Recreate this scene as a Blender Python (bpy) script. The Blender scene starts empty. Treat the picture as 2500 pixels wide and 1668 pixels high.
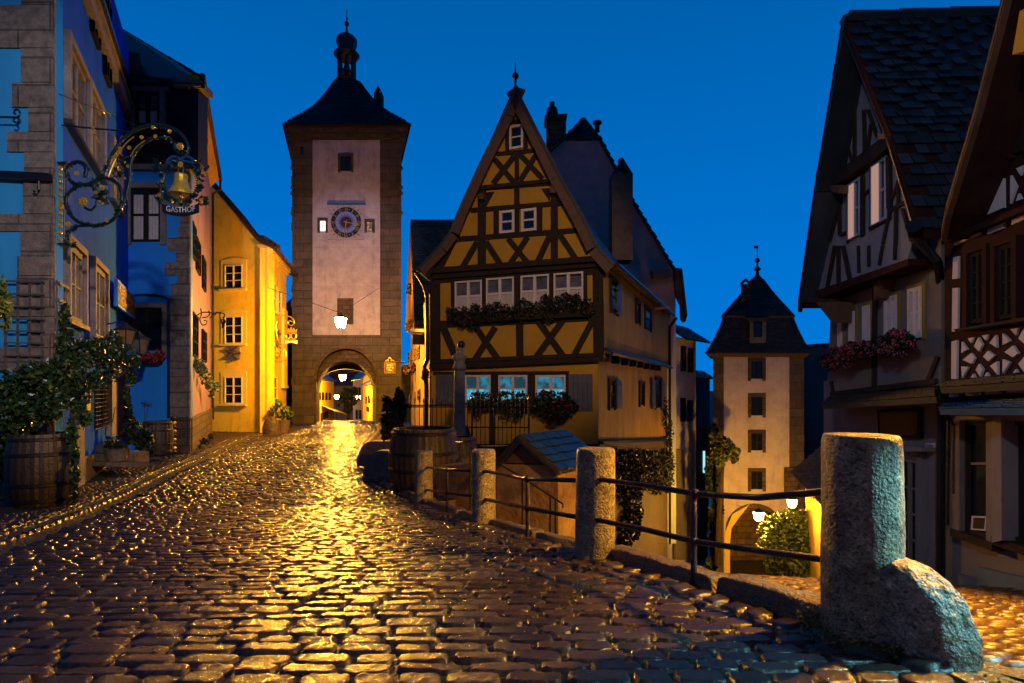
import bpy, bmesh, math, random
import numpy as np
from mathutils import Vector, Matrix, noise as mnoise
random.seed(7); rng = np.random.default_rng(7)
sc = bpy.context.scene
COL = sc.collection
F, CX, HY = 1400.0, 1250.0, 950.0           # focal length, centre and horizon of the 2500 px wide view
# ------------------------------------------------------------ camera
cam = bpy.data.cameras.new('camera'); cam.lens = 36*F/2500; cam.sensor_width = 36
cam.shift_y = (HY-834)/2500; cam.clip_end = 5000; cam.clip_start = .05
camo = bpy.data.objects.new('camera', cam); COL.objects.link(camo)
camo.location = (0, 0, 0); camo.rotation_euler = (math.pi/2, 0, 0); sc.camera = camo
sc.view_settings.view_transform = 'Standard'; sc.view_settings.look = 'None'
sc.view_settings.exposure = 0; sc.view_settings.gamma = 1
sc.cycles.use_denoising = True; sc.cycles.sample_clamp_indirect = 4; sc.cycles.sample_clamp_direct = 0
sc.cycles.max_bounces = 5; sc.cycles.caustics_reflective = False; sc.cycles.caustics_refractive = False
# ------------------------------------------------------------ dusk sky: glow ahead, darker overhead and behind
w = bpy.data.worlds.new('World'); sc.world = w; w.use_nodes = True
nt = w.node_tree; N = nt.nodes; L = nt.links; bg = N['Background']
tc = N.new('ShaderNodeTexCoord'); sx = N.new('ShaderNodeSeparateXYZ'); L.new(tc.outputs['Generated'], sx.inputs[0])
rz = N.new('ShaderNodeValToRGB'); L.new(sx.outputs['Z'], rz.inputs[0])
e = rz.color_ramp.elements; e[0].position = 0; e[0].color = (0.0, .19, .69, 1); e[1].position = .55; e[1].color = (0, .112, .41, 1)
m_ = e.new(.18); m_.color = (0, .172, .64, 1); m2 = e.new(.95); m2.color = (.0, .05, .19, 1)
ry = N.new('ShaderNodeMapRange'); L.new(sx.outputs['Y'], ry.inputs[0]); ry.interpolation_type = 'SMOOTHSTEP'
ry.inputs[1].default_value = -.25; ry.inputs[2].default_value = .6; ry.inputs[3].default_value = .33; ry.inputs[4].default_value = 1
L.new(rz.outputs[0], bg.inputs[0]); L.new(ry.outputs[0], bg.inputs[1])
# ------------------------------------------------------------ off-frame street lamps that cast shadows on the cobbles, plus added fill lights
SODIUM = (1, .50, .10)
def point(name, loc, power, color, radius=.12, parent=None):
    l = bpy.data.lights.new(name, 'POINT'); l.energy = power; l.color = color; l.shadow_soft_size = radius
    o = bpy.data.objects.new(name, l); COL.objects.link(o); o.location = loc
    if parent: o.parent = parent
    return o
point('street_and_fill_light', (-1.2, -1.5, 5.2), 130, (1, .58, .28), .15)  # added soft overhead fill behind the camera, no street lamp of its own
def flood(name, loc, aim, power, color, half, radius=.25):
    l = bpy.data.lights.new(name, 'SPOT'); l.energy = power; l.color = color; l.shadow_soft_size = radius; l.spot_size = 2*math.radians(half); l.spot_blend = .6
    o = bpy.data.objects.new(name, l); COL.objects.link(o); o.location = loc; o.rotation_euler = (Vector(aim)-Vector(loc)).to_track_quat('-Z', 'Y').to_euler()
flood('street_and_fill_light', (4.75, 4.5, 1.75), (1.0, 4.3, -1.6), 2800, (1, .45, .04), 62, .07)
flood('street_and_fill_light', (3.95, 2.55, .0), (2.15, 3.1, -1.0), 340, (.30, .85, 1), 21, .05)
flood('facade_fill_spot', (1.5, -4, 7.5), (0, 19, 3.6), 5400, (1, .62, .32), 15)  # this and the next facade spots are added fill, each aimed to brighten a front
flood('facade_fill_spot', (3.0, -3, 6.5), (-11, 14, 2.2), 6500, (.92, .80, .88), 16)
flood('facade_fill_spot', (-4, -3, 6), (6.8, 8, 2.4), 1150, (.80, .84, 1), 24)
flood('facade_fill_spot', (-2.5, -3, 9), (-10.5, 36.7, 7), 16000, (.58, .58, 1), 9)
flood('stair_fill_spot', (3.0, 3.4, 1.6), (.5, 9.6, -2.3), 1100, (1, .48, .08), 17, .06)  # added fill spot that brightens the hut and stair wall
# ------------------------------------------------------------ helpers
def P(px, py, d): return Vector(((px-CX)/F*d, d, (HY-py)/F*d))
def Z(x0, y0, x1, wz):
    s = (x1-x0)/wz
    return lambda x, y: (x0+x*s, y0+y*s)
zA = Z(0,0,700,1829); zB = Z(0,600,700,1829); zC = Z(480,400,1080,1344); zD = Z(650,0,1050,1045)
zE = Z(1000,150,1700,1829); zF = Z(1000,600,1750,1960); zG = Z(900,900,1700,2281); zH = Z(1600,580,2100,901)
zI = Z(1940,0,2500,1463); zJ = Z(1940,600,2500,1756); zK = Z(1900,1000,2500,1408); zL = Z(0,1000,1000,2347)
zN = Z(0,640,350,2111); zO = Z(640,720,1080,1916); zQ = Z(960,520,1120,896); zR = Z(1640,780,1760,303)
zS = Z(1700,1180,2060,2350); zU = Z(790,490,930,1996); zV = Z(2180,1000,2500,1091); zT = Z(2280,0,2500,690)
zz = lambda x, y: (x, y)
def T(z, pts): return [z(*p) for p in pts]
class Face:
    """a vertical facade plane between two (pixel column, distance) edges; traces land on the real plane"""
    def __init__(s, a, b, off=0):
        A = Vector(((a[0]-CX)/F*a[1], a[1])); B = Vector(((b[0]-CX)/F*b[1], b[1]))
        s.U = (B-A).normalized(); s.A = A; s.len = (B-A).length
        s.Nn = Vector((s.U.y, -s.U.x))
        if s.Nn.dot(-A) < 0: s.Nn = -s.Nn
        s.A = A+s.Nn*off
    def uv(s, px, py, w=0):
        r = Vector(((px-CX)/F, 1.0)); A = s.A+s.Nn*w
        t = A.dot(s.Nn)/r.dot(s.Nn)
        q = r*t
        return (q-A).dot(s.U), (HY-py)/F*t
    def p(s, u, v, w=0):
        q = s.A+s.U*u+s.Nn*w
        return Vector((q.x, q.y, v))
    def at(s, px, py, w=0):
        u, v = s.uv(px, py, w); return s.p(u, v, w)
ORG = {}
_k = [0]
class MB:
    def __init__(s): s.v = []; s.f = []
    def loop(s, pts):
        i = len(s.v); s.v += [tuple(p) for p in pts]; return list(range(i, i+len(pts)))
    def poly(s, pts): s.f.append(s.loop(pts)); return s
    def prism(s, a, b, caps=True):
        A = s.loop(a); B = s.loop(b); n = len(a)
        if caps: s.f.append(A); s.f.append(B[::-1])
        for i in range(n):
            j = (i+1) % n; s.f.append([A[j], A[i], B[i], B[j]])
        return s
    def slab(s, fc, pts, w0, w1):
        uv = [fc.uv(x, y, w1) for x, y in pts]
        return s.prism([fc.p(u, v, w1) for u, v in uv], [fc.p(u, v, w0) for u, v in uv])
    def rect(s, fc, u0, v0, u1, v1, w0, w1):
        q = [(u0, v0), (u1, v0), (u1, v1), (u0, v1)]
        return s.prism([fc.p(u, v, w1) for u, v in q], [fc.p(u, v, w0) for u, v in q])
    def beam(s, fc, p, q, wd, w0, w1):
        _k[0] += 1; w1 = w1+(_k[0] % 13)*.0017
        d = Vector((q[0]-p[0], q[1]-p[1])); n = Vector((-d.y, d.x)).normalized()*wd/2
        return s.slab(fc, [(p[0]+n.x, p[1]+n.y), (q[0]+n.x, q[1]+n.y), (q[0]-n.x, q[1]-n.y), (p[0]-n.x, p[1]-n.y)], w0, w1)
    def box(s, c, sz, rz=0):
        c = Vector(c); R = Matrix.Rotation(rz, 3, 'Z'); h = [x/2 for x in sz]
        q = [(-h[0],-h[1]), (h[0],-h[1]), (h[0],h[1]), (-h[0],h[1])]
        return s.prism([c+R@Vector((x, y, h[2])) for x, y in q], [c+R@Vector((x, y, -h[2])) for x, y in q])
    def tube(s, pts, r, n=6):
        pts = [Vector(p) for p in pts]; rings = []
        rr = r if isinstance(r, (list, tuple)) else [r]*len(pts)
        for i, p in enumerate(pts):
            t = (pts[min(i+1, len(pts)-1)]-pts[max(i-1, 0)]).normalized()
            a = t.cross(Vector((.13, .21, 1)) if abs(t.z) < .9 else Vector((1, .1, 0))).normalized(); b = t.cross(a)
            rings.append(s.loop([p+(a*math.cos(k*2*math.pi/n)+b*math.sin(k*2*math.pi/n))*rr[i] for k in range(n)]))
        for A, B in zip(rings, rings[1:]):
            for k in range(n): s.f.append([A[k], A[(k+1) % n], B[(k+1) % n], B[k]])
        s.f.append(rings[0][::-1]); s.f.append(rings[-1]); return s
    def lathe(s, c, prof, n=16, sq=0, rot=0):
        c = Vector(c); rings = []
        for r, z in prof:
            rings.append(s.loop([c+Vector((r*math.cos(rot+k*2*math.pi/n), r*math.sin(rot+k*2*math.pi/n), z)) for k in range(n)]))
        for A, B in zip(rings, rings[1:]):
            for k in range(n): s.f.append([A[k], A[(k+1) % n], B[(k+1) % n], B[k]])
        s.f.append(rings[0][::-1]); s.f.append(rings[-1]); return s
    def ball(s, c, r, n=8, m=5, sz=1):
        return s.lathe(c, [(max(.001, r*math.sin(math.pi*i/m)), -r*sz*math.cos(math.pi*i/m)) for i in range(m+1)], n)
    def bead(s, c, r):
        c = Vector(c); q = [c+Vector(d)*r*random.uniform(.7, 1.2) for d in ((1,0,0),(-1,0,0),(0,1,0),(0,-1,0),(0,0,1),(0,0,-1))]
        I = s.loop(q)
        for a in (0, 1):
            for b in (2, 3):
                for d in (4, 5): s.f.append([I[a], I[b], I[d]])
        return s
    def leaf(s, c, r):
        c = Vector(c); a = Vector((random.gauss(0,1), random.gauss(0,1), random.gauss(0,1))).normalized()
        b = a.cross(Vector((random.gauss(0,1), random.gauss(0,1), random.gauss(0,1)))).normalized(); n = a.cross(b)
        r *= random.uniform(.6, 1.3)
        I = s.loop([c-a*r, c+b*r*.62+n*r*.22, c+a*r, c-b*r*.62+n*r*.22]); s.f.append([I[0], I[1], I[2]]); s.f.append([I[0], I[2], I[3]])
        return s
    def blob(s, c, rad, n, r, shell=.45, kind='leaf'):
        c = Vector(c)
        for _ in range(n):
            d = Vector((random.gauss(0,1), random.gauss(0,1), random.gauss(0,1))).normalized()*random.random()**shell
            q = c+Vector((d.x*rad[0], d.y*rad[1], d.z*rad[2]))
            (s.leaf if kind == 'leaf' else s.bead)(q, r)
        return s
    def tiles(s, a, b, c, d, course=.17, wide=.2, lift=.035, n=None):
        """a,b = ridge line; d,c = eave line; overlapping courses of single tiles"""
        a, b, c, d = map(Vector, (a, b, c, d)); nn = (b-a).cross(d-a).normalized()
        if nn.z < 0: nn = -nn
        ht = max((d-a).length, (c-b).length); k = max(2, int(ht/course))
        for i in range(k):
            t0, t1 = i/k, (i+1.12)/k
            l0, r0 = a.lerp(d, t0), b.lerp(c, t0); l1, r1 = a.lerp(d, t1), b.lerp(c, t1)
            m = max(1, int(max((r1-l1).length, (r0-l0).length)/wide)); off = .5*(i % 2)
            for j in range(m+1):
                s0 = max(0, (j-off)/m); s1 = min(1, (j+1-off)/m)
                if s1-s0 < .02: continue
                g = (s1-s0)*.03; h = lift*random.uniform(.7, 1.35); e = random.uniform(-.06, .06)/k
                q = [l0.lerp(r0, s0+g), l0.lerp(r0, s1-g), l1.lerp(r1, s1-g)+nn*h+(d-a)*e, l1.lerp(r1, s0+g)+nn*h+(d-a)*e]
                I = s.loop(q+[q[2]-nn*h, q[3]-nn*h]); s.f.append(I[:4]); s.f.append([I[3], I[2], I[4], I[5]])
        return s
    def sheet(s, a, b, c, d, off=-.03):
        a, b, c, d = map(Vector, (a, b, c, d)); nn = (b-a).cross(d-a).normalized()
        if nn.z < 0: nn = -nn
        return s.prism([p+nn*off for p in (a, b, c, d)], [p+nn*(off-.08) for p in (a, b, c, d)])
    def build(s, name, mat, parent=None, smooth=False, recalc=True, label=None):
        me = bpy.data.meshes.new(name); o = bpy.data.objects.new(name, me); COL.objects.link(o)
        org = ORG.get(parent.name, Vector((0,0,0))) if parent else Vector((0,0,0))
        me.from_pydata([(v[0]-org.x, v[1]-org.y, v[2]-org.z) for v in s.v], [], s.f)
        if recalc and len(s.f) < 60000:
            bm = bmesh.new(); bm.from_mesh(me); bmesh.ops.recalc_face_normals(bm, faces=bm.faces); bm.to_mesh(me); bm.free()
        me.update(); autouv(me)
        if smooth: me.polygons.foreach_set('use_smooth', [True]*len(me.polygons))
        me.materials.append(mat)
        if parent: o.parent = parent; ORG[o.name] = org
        if label: o['label'] = label
        return o
def autouv(me):
    uv = me.uv_layers.new(name='UVMap').data
    co = np.empty(len(me.vertices)*3, 'f'); me.vertices.foreach_get('co', co); co = co.reshape(-1, 3)
    nl = len(me.loops); li = np.empty(nl, 'i'); me.loops.foreach_get('vertex_index', li)
    npol = len(me.polygons); nr = np.empty(npol*3, 'f'); me.polygons.foreach_get('normal', nr); nr = nr.reshape(-1, 3)
    tot = np.empty(npol, 'i'); me.polygons.foreach_get('loop_total', tot); n = np.repeat(nr, tot, axis=0)
    t = np.stack([-n[:,1], n[:,0], np.zeros(nl)], 1); ln = np.linalg.norm(t, axis=1); t[ln < .15] = (1, 0, 0)
    t /= np.linalg.norm(t, axis=1)[:, None]; b = np.cross(n, t); p = co[li]
    # facades keep v = world height
    out = np.stack([(p*t).sum(1), (p*b).sum(1)], 1).astype('f'); uv.foreach_set('uv', out.ravel())
def thing(name, label, cat, loc=(0,0,0), group=None):
    o = bpy.data.objects.new(name, None); COL.objects.link(o); o.location = loc; o.empty_display_size = .2
    ORG[o.name] = Vector(loc); o['label'] = label; o['category'] = cat
    if group: o['group'] = group
    return o
def tag(o, label, cat, group=None):
    o['label'] = label; o['category'] = cat
    if group: o['group'] = group
    return o
def struct(o, kind='structure'): o['kind'] = kind; return o
def copy_thing(o, loc, label, parent=None):
    c = o.copy(); COL.objects.link(c)
    if parent is None:
        c.location = loc; c['label'] = label
    else: c.parent = parent
    for ch in o.children: copy_thing(ch, None, None, c)
    return c
def window(par, fc, x0, x1, y0, y1, nx=2, ny=2, fm=None, pm=None, fw=.05, w=0, dep=.05, mul=.025, surround=None, sw=.12, sill=None, name='window', z=zz, curtain=None, arch=0, label=None, sdep=None):
    (x0, y0), (x1, _) = z(x0, y0), z(x1, y0); _, y1 = z(0, y1)
    u0, v1 = fc.uv(x0, y0, w+dep); _, v0 = fc.uv(x0, y1, w+dep); u1, _ = fc.uv(x1, y0, w+dep)
    if u0 > u1: u0, u1 = u1, u0
    m = MB(); a = w-.02
    m.rect(fc, u0, v0, u0+fw, v1, a, w+dep).rect(fc, u1-fw, v0, u1, v1, a, w+dep)
    m.rect(fc, u0+fw, v1-fw, u1-fw, v1, a, w+dep-.002).rect(fc, u0+fw, v0, u1-fw, v0+fw, a, w+dep-.002)
    for i in range(1, nx):
        c = u0+fw+(u1-u0-2*fw)*i/nx; mm = mul*(1.6 if nx == 2 or i == nx/2 else 1); m.rect(fc, c-mm, v0+fw, c+mm, v1-fw, a, w+dep-.006)
    for i in range(1, ny):
        c = v0+fw+(v1-v0-2*fw)*i/ny; m.rect(fc, u0+fw, c-mul*.8, u1-fw, c+mul*.8, a, w+dep-.012)
    f = m.build(name, fm, par, label=label)
    MB().rect(fc, u0+.01, v0+.01, u1-.01, v1-.01, w-.01, w+.012).build('pane', pm, f)
    if curtain:
        c = MB(); hh = v0+fw+(v1-v0)*curtain[1]; k = 18; st = []
        for i in range(k): st.append((u0+fw+(u1-u0-2*fw)*i/(k-1), w+.016+(.010 if i % 2 else 0)))
        for (a0, b0), (a1, b1) in zip(st, st[1:]): c.poly([fc.p(a0, v0+fw, b0), fc.p(a1, v0+fw, b1), fc.p(a1, hh, b1), fc.p(a0, hh, b0)])
        c.build('curtain', curtain[0], f)
    if surround:
        m = MB(); sd = sdep or dep+.04
        m.rect(fc, u0-sw, v0-sw*.6, u0-.003, v1+sw, a, w+sd).rect(fc, u1+.003, v0-sw*.6, u1+sw, v1+sw, a, w+sd)
        m.rect(fc, u0-.003, v1+.003, u1+.003, v1+sw, a, w+sd-.003)
        if arch: m.prism(*[[fc.p(u, v, q) for u, v in [(u0-sw, v1+sw)]+[(u0-sw+(u1-u0+2*sw)*t/8, v1+sw+arch*math.sin(math.pi*t/8)) for t in range(1, 8)]+[(u1+sw, v1+sw)]] for q in (w+sd-.001, a)])
        m.build('window_surround', surround, f)
    if sill:
        m = MB(); m.rect(fc, u0-sw*1.1, v0-.10, u1+sw*1.1, v0-.004, a, w+dep+.10); m.build('window_sill', sill, f)
    return f
def text(fc, s, px, py, width_px, w, mat, parent, name='lettering', rot=0, th=.006, hpx=None, curve=0):
    cu = bpy.data.curves.new('t', 'FONT'); cu.body = s; cu.align_x = 'CENTER'; cu.align_y = 'CENTER'; cu.size = 1
    o = bpy.data.objects.new('t', cu); COL.objects.link(o); dg = bpy.context.evaluated_depsgraph_get()
    me = bpy.data.meshes.new_from_object(o.evaluated_get(dg)); bpy.data.objects.remove(o)
    vs = [v.co.copy() for v in me.vertices]; fs = [list(p.vertices) for p in me.polygons]
    x0 = min(v.x for v in vs); x1 = max(v.x for v in vs); y0 = min(v.y for v in vs); y1 = max(v.y for v in vs)
    u, v = fc.uv(px, py, w); ua, _ = fc.uv(px-width_px/2, py, w); ub, _ = fc.uv(px+width_px/2, py, w)
    k = abs(ub-ua)/(x1-x0); ky = k
    if hpx: ky = (fc.uv(px, py-hpx/2, w)[1]-fc.uv(px, py+hpx/2, w)[1])/(y1-y0)
    c, sn = math.cos(rot), math.sin(rot); m = MB()
    for q in (w, w-th):
        pts = []
        for p in vs:
            a = (p.x-(x0+x1)/2)*k; b = (p.y-(y0+y1)/2)*ky+curve*a*a
            pts.append(fc.p(u+a*c-b*sn, v+a*sn+b*c, q))
        I = m.loop(pts)
        for f in fs: m.f.append([I[i] for i in f])
    bpy.data.meshes.remove(me)
    return m.build(name, mat, parent, recalc=False)
def catmull(pts, k=5):
    out = []; n = len(pts)
    for i in range(n-1):
        p0, p1, p2, p3 = (Vector(pts[max(0, i-1)]), Vector(pts[i]), Vector(pts[i+1]), Vector(pts[min(n-1, i+2)]))
        for j in range(k):
            t = j/k; out.append(.5*((2*p1)+(-p0+p2)*t+(2*p0-5*p1+4*p2-p3)*t*t+(-p0+3*p1-3*p2+p3)*t**3))
    return out+[Vector(pts[-1])]
# ------------------------------------------------------------ materials
def srgb(h):
    h = h.lstrip('#'); return tuple(((int(h[i:i+2], 16)/255+.055)/1.055)**2.4 if int(h[i:i+2], 16) > 10 else int(h[i:i+2], 16)/255/12.92 for i in (0, 2, 4))
def mat(name, col, rough=.75, var=.3, scale=2.5, bump=.25, bs=25, metal=0, col2=None, island=0, spec=.5, brick=None, streak=0, rvar=0, coat=0, dist=.02, stain=0, speck=0, patch=0):
    m = bpy.data.materials.new(name); m.use_nodes = True; n = m.node_tree.nodes; l = m.node_tree.links; b = n['Principled BSDF']
    c1 = srgb(col) if isinstance(col, str) else col; c2 = (srgb(col2) if isinstance(col2, str) else col2) or tuple(x*(1-var) for x in c1)
    tc = n.new('ShaderNodeTexCoord'); nz = n.new('ShaderNodeTexNoise'); nz.inputs['Scale'].default_value = scale; nz.inputs['Detail'].default_value = 6; nz.inputs['Roughness'].default_value = .65
    src = tc.outputs['Object']
    if streak:
        mp = n.new('ShaderNodeMapping'); mp.inputs['Scale'].default_value = (1, 1, streak); l.new(src, mp.inputs[0]); l.new(mp.outputs[0], nz.inputs[0])
    else: l.new(src, nz.inputs[0])
    rp = n.new('ShaderNodeValToRGB'); rp.color_ramp.elements[0].position = .32; rp.color_ramp.elements[1].position = .68
    rp.color_ramp.elements[0].color = (*c2, 1); rp.color_ramp.elements[1].color = (*c1, 1); l.new(nz.outputs[0], rp.inputs[0]); colr = rp.outputs[0]
    nb = n.new('ShaderNodeTexNoise'); nb.inputs['Scale'].default_value = bs; nb.inputs['Detail'].default_value = 5; l.new(src, nb.inputs[0]); hgt = nb.outputs[0]
    if island:
        g = n.new('ShaderNodeNewGeometry'); hs = n.new('ShaderNodeHueSaturation'); mr = n.new('ShaderNodeMapRange'); l.new(g.outputs['Random Per Island'], mr.inputs[0])
        mr.inputs[3].default_value = 1-island; mr.inputs[4].default_value = 1+island; l.new(mr.outputs[0], hs.inputs['Value']); l.new(colr, hs.inputs['Color']); colr = hs.outputs[0]
    def mul(fac_out, lo, colr):
        mr = n.new('ShaderNodeMapRange'); l.new(fac_out, mr.inputs[0]); mr.inputs[1].default_value = lo[0]; mr.inputs[2].default_value = lo[1]; mr.inputs[3].default_value = 1; mr.inputs[4].default_value = lo[2]
        mx = n.new('ShaderNodeMix'); mx.data_type = 'RGBA'; mx.blend_type = 'MULTIPLY'; mx.inputs[0].default_value = 1; l.new(colr, mx.inputs[6]); l.new(mr.outputs[0], mx.inputs[7]); return mx.outputs[2]
    if stain:      # run marks and grime patches that belong to the wall
        for sc_, zs, k0, k1 in ((3.2, .16, .54, .70), (.8, .8, .52, .66), (9, 1, .60, .68)):
            mp = n.new('ShaderNodeMapping'); mp.inputs['Scale'].default_value = (1, 1, zs); l.new(src, mp.inputs[0]); z_ = n.new('ShaderNodeTexNoise'); z_.inputs['Scale'].default_value = sc_; z_.inputs['Detail'].default_value = 8; z_.inputs['Roughness'].default_value = .7
            l.new(mp.outputs[0], z_.inputs[0]); colr = mul(z_.outputs[0], (k0, k1, 1-stain), colr)
    if speck:      # pits and lichen
        for sc_, k0, k1, v in ((38, .56, .62, 1-speck), (90, .57, .62, 1-speck*.8), (24, .60, .66, 1+speck*1.1), (5, .5, .62, 1-speck*.6)):
            z_ = n.new('ShaderNodeTexNoise'); z_.inputs['Scale'].default_value = sc_; z_.inputs['Detail'].default_value = 3; l.new(src, z_.inputs[0]); colr = mul(z_.outputs[0], (k0, k1, v), colr)
    if brick:
        bt = n.new('ShaderNodeTexBrick'); l.new(tc.outputs['UV'], bt.inputs[0]); bt.inputs['Scale'].default_value = 1
        bt.inputs['Brick Width'].default_value = brick[0]; bt.inputs['Row Height'].default_value = brick[1]; bt.inputs['Mortar Size'].default_value = brick[2]; bt.inputs['Mortar Smooth'].default_value = .3
        bt.inputs['Color1'].default_value = (1,1,1,1); bt.inputs['Color2'].default_value = (brick[3],)*3+(1,); bt.inputs['Mortar'].default_value = (brick[4],)*3+(1,)
        bt.offset_frequency = 2; bt.squash = 1
        mx = n.new('ShaderNodeMix'); mx.data_type = 'RGBA'; mx.blend_type = 'MULTIPLY'; mx.inputs[0].default_value = 1
        l.new(colr, mx.inputs[6]); l.new(bt.outputs['Color'], mx.inputs[7]); colr = mx.outputs[2]
        ma = n.new('ShaderNodeMath'); ma.operation = 'MULTIPLY_ADD'; l.new(bt.outputs['Fac'], ma.inputs[0]); ma.inputs[1].default_value = -1.6; l.new(hgt, ma.inputs[2]); hgt = ma.outputs[0]
    l.new(colr, b.inputs['Base Color']); b.inputs['Roughness'].default_value = rough; b.inputs['Metallic'].default_value = metal; b.inputs['Specular IOR Level'].default_value = spec
    if rvar:
        mr = n.new('ShaderNodeMapRange'); l.new(nz.outputs[0], mr.inputs[0]); mr.inputs[1].default_value = .3; mr.inputs[2].default_value = .7; mr.inputs[3].default_value = rough-rvar; mr.inputs[4].default_value = rough+rvar; l.new(mr.outputs[0], b.inputs['Roughness'])
    if bump:
        bp = n.new('ShaderNodeBump'); bp.inputs['Strength'].default_value = bump; bp.inputs['Distance'].default_value = dist; l.new(hgt, bp.inputs['Height']); l.new(bp.outputs[0], b.inputs['Normal'])
    if coat: b.inputs['Coat Weight'].default_value = coat; b.inputs['Coat Roughness'].default_value = .15
    return m
def emit(name, col, s):
    m = bpy.data.materials.new(name); m.use_nodes = True; b = m.node_tree.nodes['Principled BSDF']
    b.inputs['Base Color'].default_value = (.02,.02,.02,1); b.inputs['Emission Color'].default_value = (*col, 1); b.inputs['Emission Strength'].default_value = s; return m
def emit_noise(name, c1, c2, s, scale=6):
    m = emit(name, c1, s); n = m.node_tree.nodes; l = m.node_tree.links; tc = n.new('ShaderNodeTexCoord'); nz = n.new('ShaderNodeTexNoise'); nz.inputs['Scale'].default_value = scale
    rp = n.new('ShaderNodeValToRGB'); rp.color_ramp.elements[0].position = .42; rp.color_ramp.elements[1].position = .6; rp.color_ramp.elements[0].color = (*c2, 1); rp.color_ramp.elements[1].color = (*c1, 1)
    l.new(tc.outputs['Object'], nz.inputs[0]); l.new(nz.outputs[0], rp.inputs[0]); l.new(rp.outputs[0], n['Principled BSDF'].inputs['Emission Color']); return m
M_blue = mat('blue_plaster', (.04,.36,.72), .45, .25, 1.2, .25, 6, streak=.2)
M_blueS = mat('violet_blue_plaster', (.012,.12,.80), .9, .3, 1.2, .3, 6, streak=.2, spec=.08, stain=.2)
M_blue2 = mat('deep_blue_plaster', (.015,.28,.90), .6, .2, 1.0, .15, 8)
M_quoin = mat('grey_sandstone', (.30,.24,.19), .8, .6, 7, .9, 45, brick=(1.2,.52,.02,.75,.5), dist=.03)
M_rough = mat('weathered_stone_trim', (.26,.22,.19), .75, .5, 4, .6, 30)
M_yel = mat('yellow_plaster', (.90,.60,.03), .75, .14, 1.5, .35, 9, stain=.30)
M_yeltrim = mat('pale_yellow_trim', (.88,.62,.10), .7, .15, 3, .1)
M_white = mat('white_plaster', (.52,.46,.53), .85, .3, 1.6, .3, 8, brick=(2.2,1.25,.012,.92,.8), stain=.28)
M_white2 = mat('cream_plaster', (.64,.55,.54), .85, .25, 1.4, .3, 8, stain=.22)
M_ash = mat('dark_ashlar', (.13,.10,.082), .8, .45, 1.6, .8, 18, brick=(1.1,.5,.02,.7,.45), dist=.04, stain=.3)
M_ashd = mat('brown_rubble_stone', (.14,.095,.06), .85, .5, 2, .8, 14, brick=(.5,.28,.03,.6,.5), dist=.05)
M_ochre = mat('ochre_plaster', (.52,.275,.018), .8, .2, 1.3, .2, 10)
M_ochre2 = mat('weathered_ochre_plaster', (.40,.235,.03), .8, .45, 1.1, .3, 8, streak=.3, stain=.25)
M_timber = mat('dark_brown_timber', (.040,.025,.018), .85, .4, 6, .4, 30, spec=.2)
M_timber2 = mat('brown_barge_board', (.13,.065,.03), .65, .35, 6, .3, 30)
M_red = mat('oxblood_timber', (.040,.014,.012), .85, .35, 6, .3, 30, spec=.12)
M_plast = mat('grey_plaster', (.21,.20,.205), .85, .25, 1.5, .3, 10, stain=.25)
M_plast2 = mat('warm_grey_plaster', (.19,.17,.15), .85, .25, 1.5, .3, 10, stain=.25)
M_lilac = mat('pale_lime_plaster', (.60,.56,.58), .85, .15, 2, .2, 12)
M_frame = mat('white_window_frame', (.72,.62,.58), .5, .1, 5, 0)
M_dframe = mat('dark_window_frame', (.02,.018,.018), .85, .2, 5, 0, spec=.08)
M_yframe = mat('cream_window_frame', (.80,.66,.34), .5, .1, 5, 0)
M_glass = mat('dark_glass', (.012,.016,.022), .12, .5, 1.5, 0, spec=.6)
M_glassw = mat('curtained_glass', (.16,.15,.15), .15, .7, 3, 0, spec=.6)
M_curt = mat('white_net_curtain', (.55,.50,.48), .9, .2, 8, .2)
M_pink = emit('curtain_lit_by_the_room', (.75,.42,.33), .55)
M_cyan = emit_noise('window_lit_blue', (.03,.26,.42), (.01,.05,.07), .8, 3)
M_cyanw = emit_noise('blue_lit_curtain', (.12,.62,.85), (.03,.32,.52), .9, 9)
M_litw = emit('lit_window', (1,.86,.55), 2.6)
M_litd = emit_noise('dim_lit_window', (.75,.5,.28), (.12,.07,.04), .8, 5)
M_tile = mat('dark_roof_tile', (.028,.038,.052), .45, .4, 3, .3, 30, island=.45, spec=.45)
M_tileb = mat('blue_black_slate', (.022,.034,.048), .5, .4, 3, .3, 30, island=.4, spec=.6)
M_tiler = mat('brown_roof_tile', (.075,.045,.034), .5, .4, 3, .3, 30, island=.45, spec=.6)
M_iron = mat('black_iron', (.012,.014,.016), .4, .3, 8, .2, 40, metal=.3)
M_green = mat('dark_green_wrought_iron', (.008,.035,.04), .35, .4, 9, .3, 60, metal=.4)
M_gold = mat('gilded_metal', (.95,.62,.08), .28, .35, 14, .3, 60, metal=.75)
M_gut = mat('copper_gutter', (.12,.07,.035), .25, .4, 5, .2, metal=.8)
M_rail = mat('wet_railing_iron', (.055,.04,.045), .35, .4, 10, .5, 120, metal=.5, rvar=.12)
M_leaf = mat('vine_leaf', (.022,.055,.008), .35, .5, 3, 0, col2=(.010,.022,.007), island=.6)
M_leafd = mat('dark_foliage', (.012,.024,.009), .5, .5, 3, 0, island=.6)
M_leafy = mat('bright_shrub_leaf', (.16,.20,.03), .4, .4, 2, 0, col2=(.05,.12,.05), island=.5)
M_autumn = mat('reddish_foliage', (.06,.016,.010), .45, .4, 3, 0, col2=(.05,.06,.012), island=.6)
M_fred = mat('red_geranium', (.42,.03,.02), .5, .3, 5, 0, island=.4)
M_fpink = mat('pink_petunia', (.62,.10,.19), .5, .3, 5, 0, island=.4)
M_fwhite = mat('white_blossom', (.6,.55,.6), .5, .3, 5, 0, island=.3)
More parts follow.
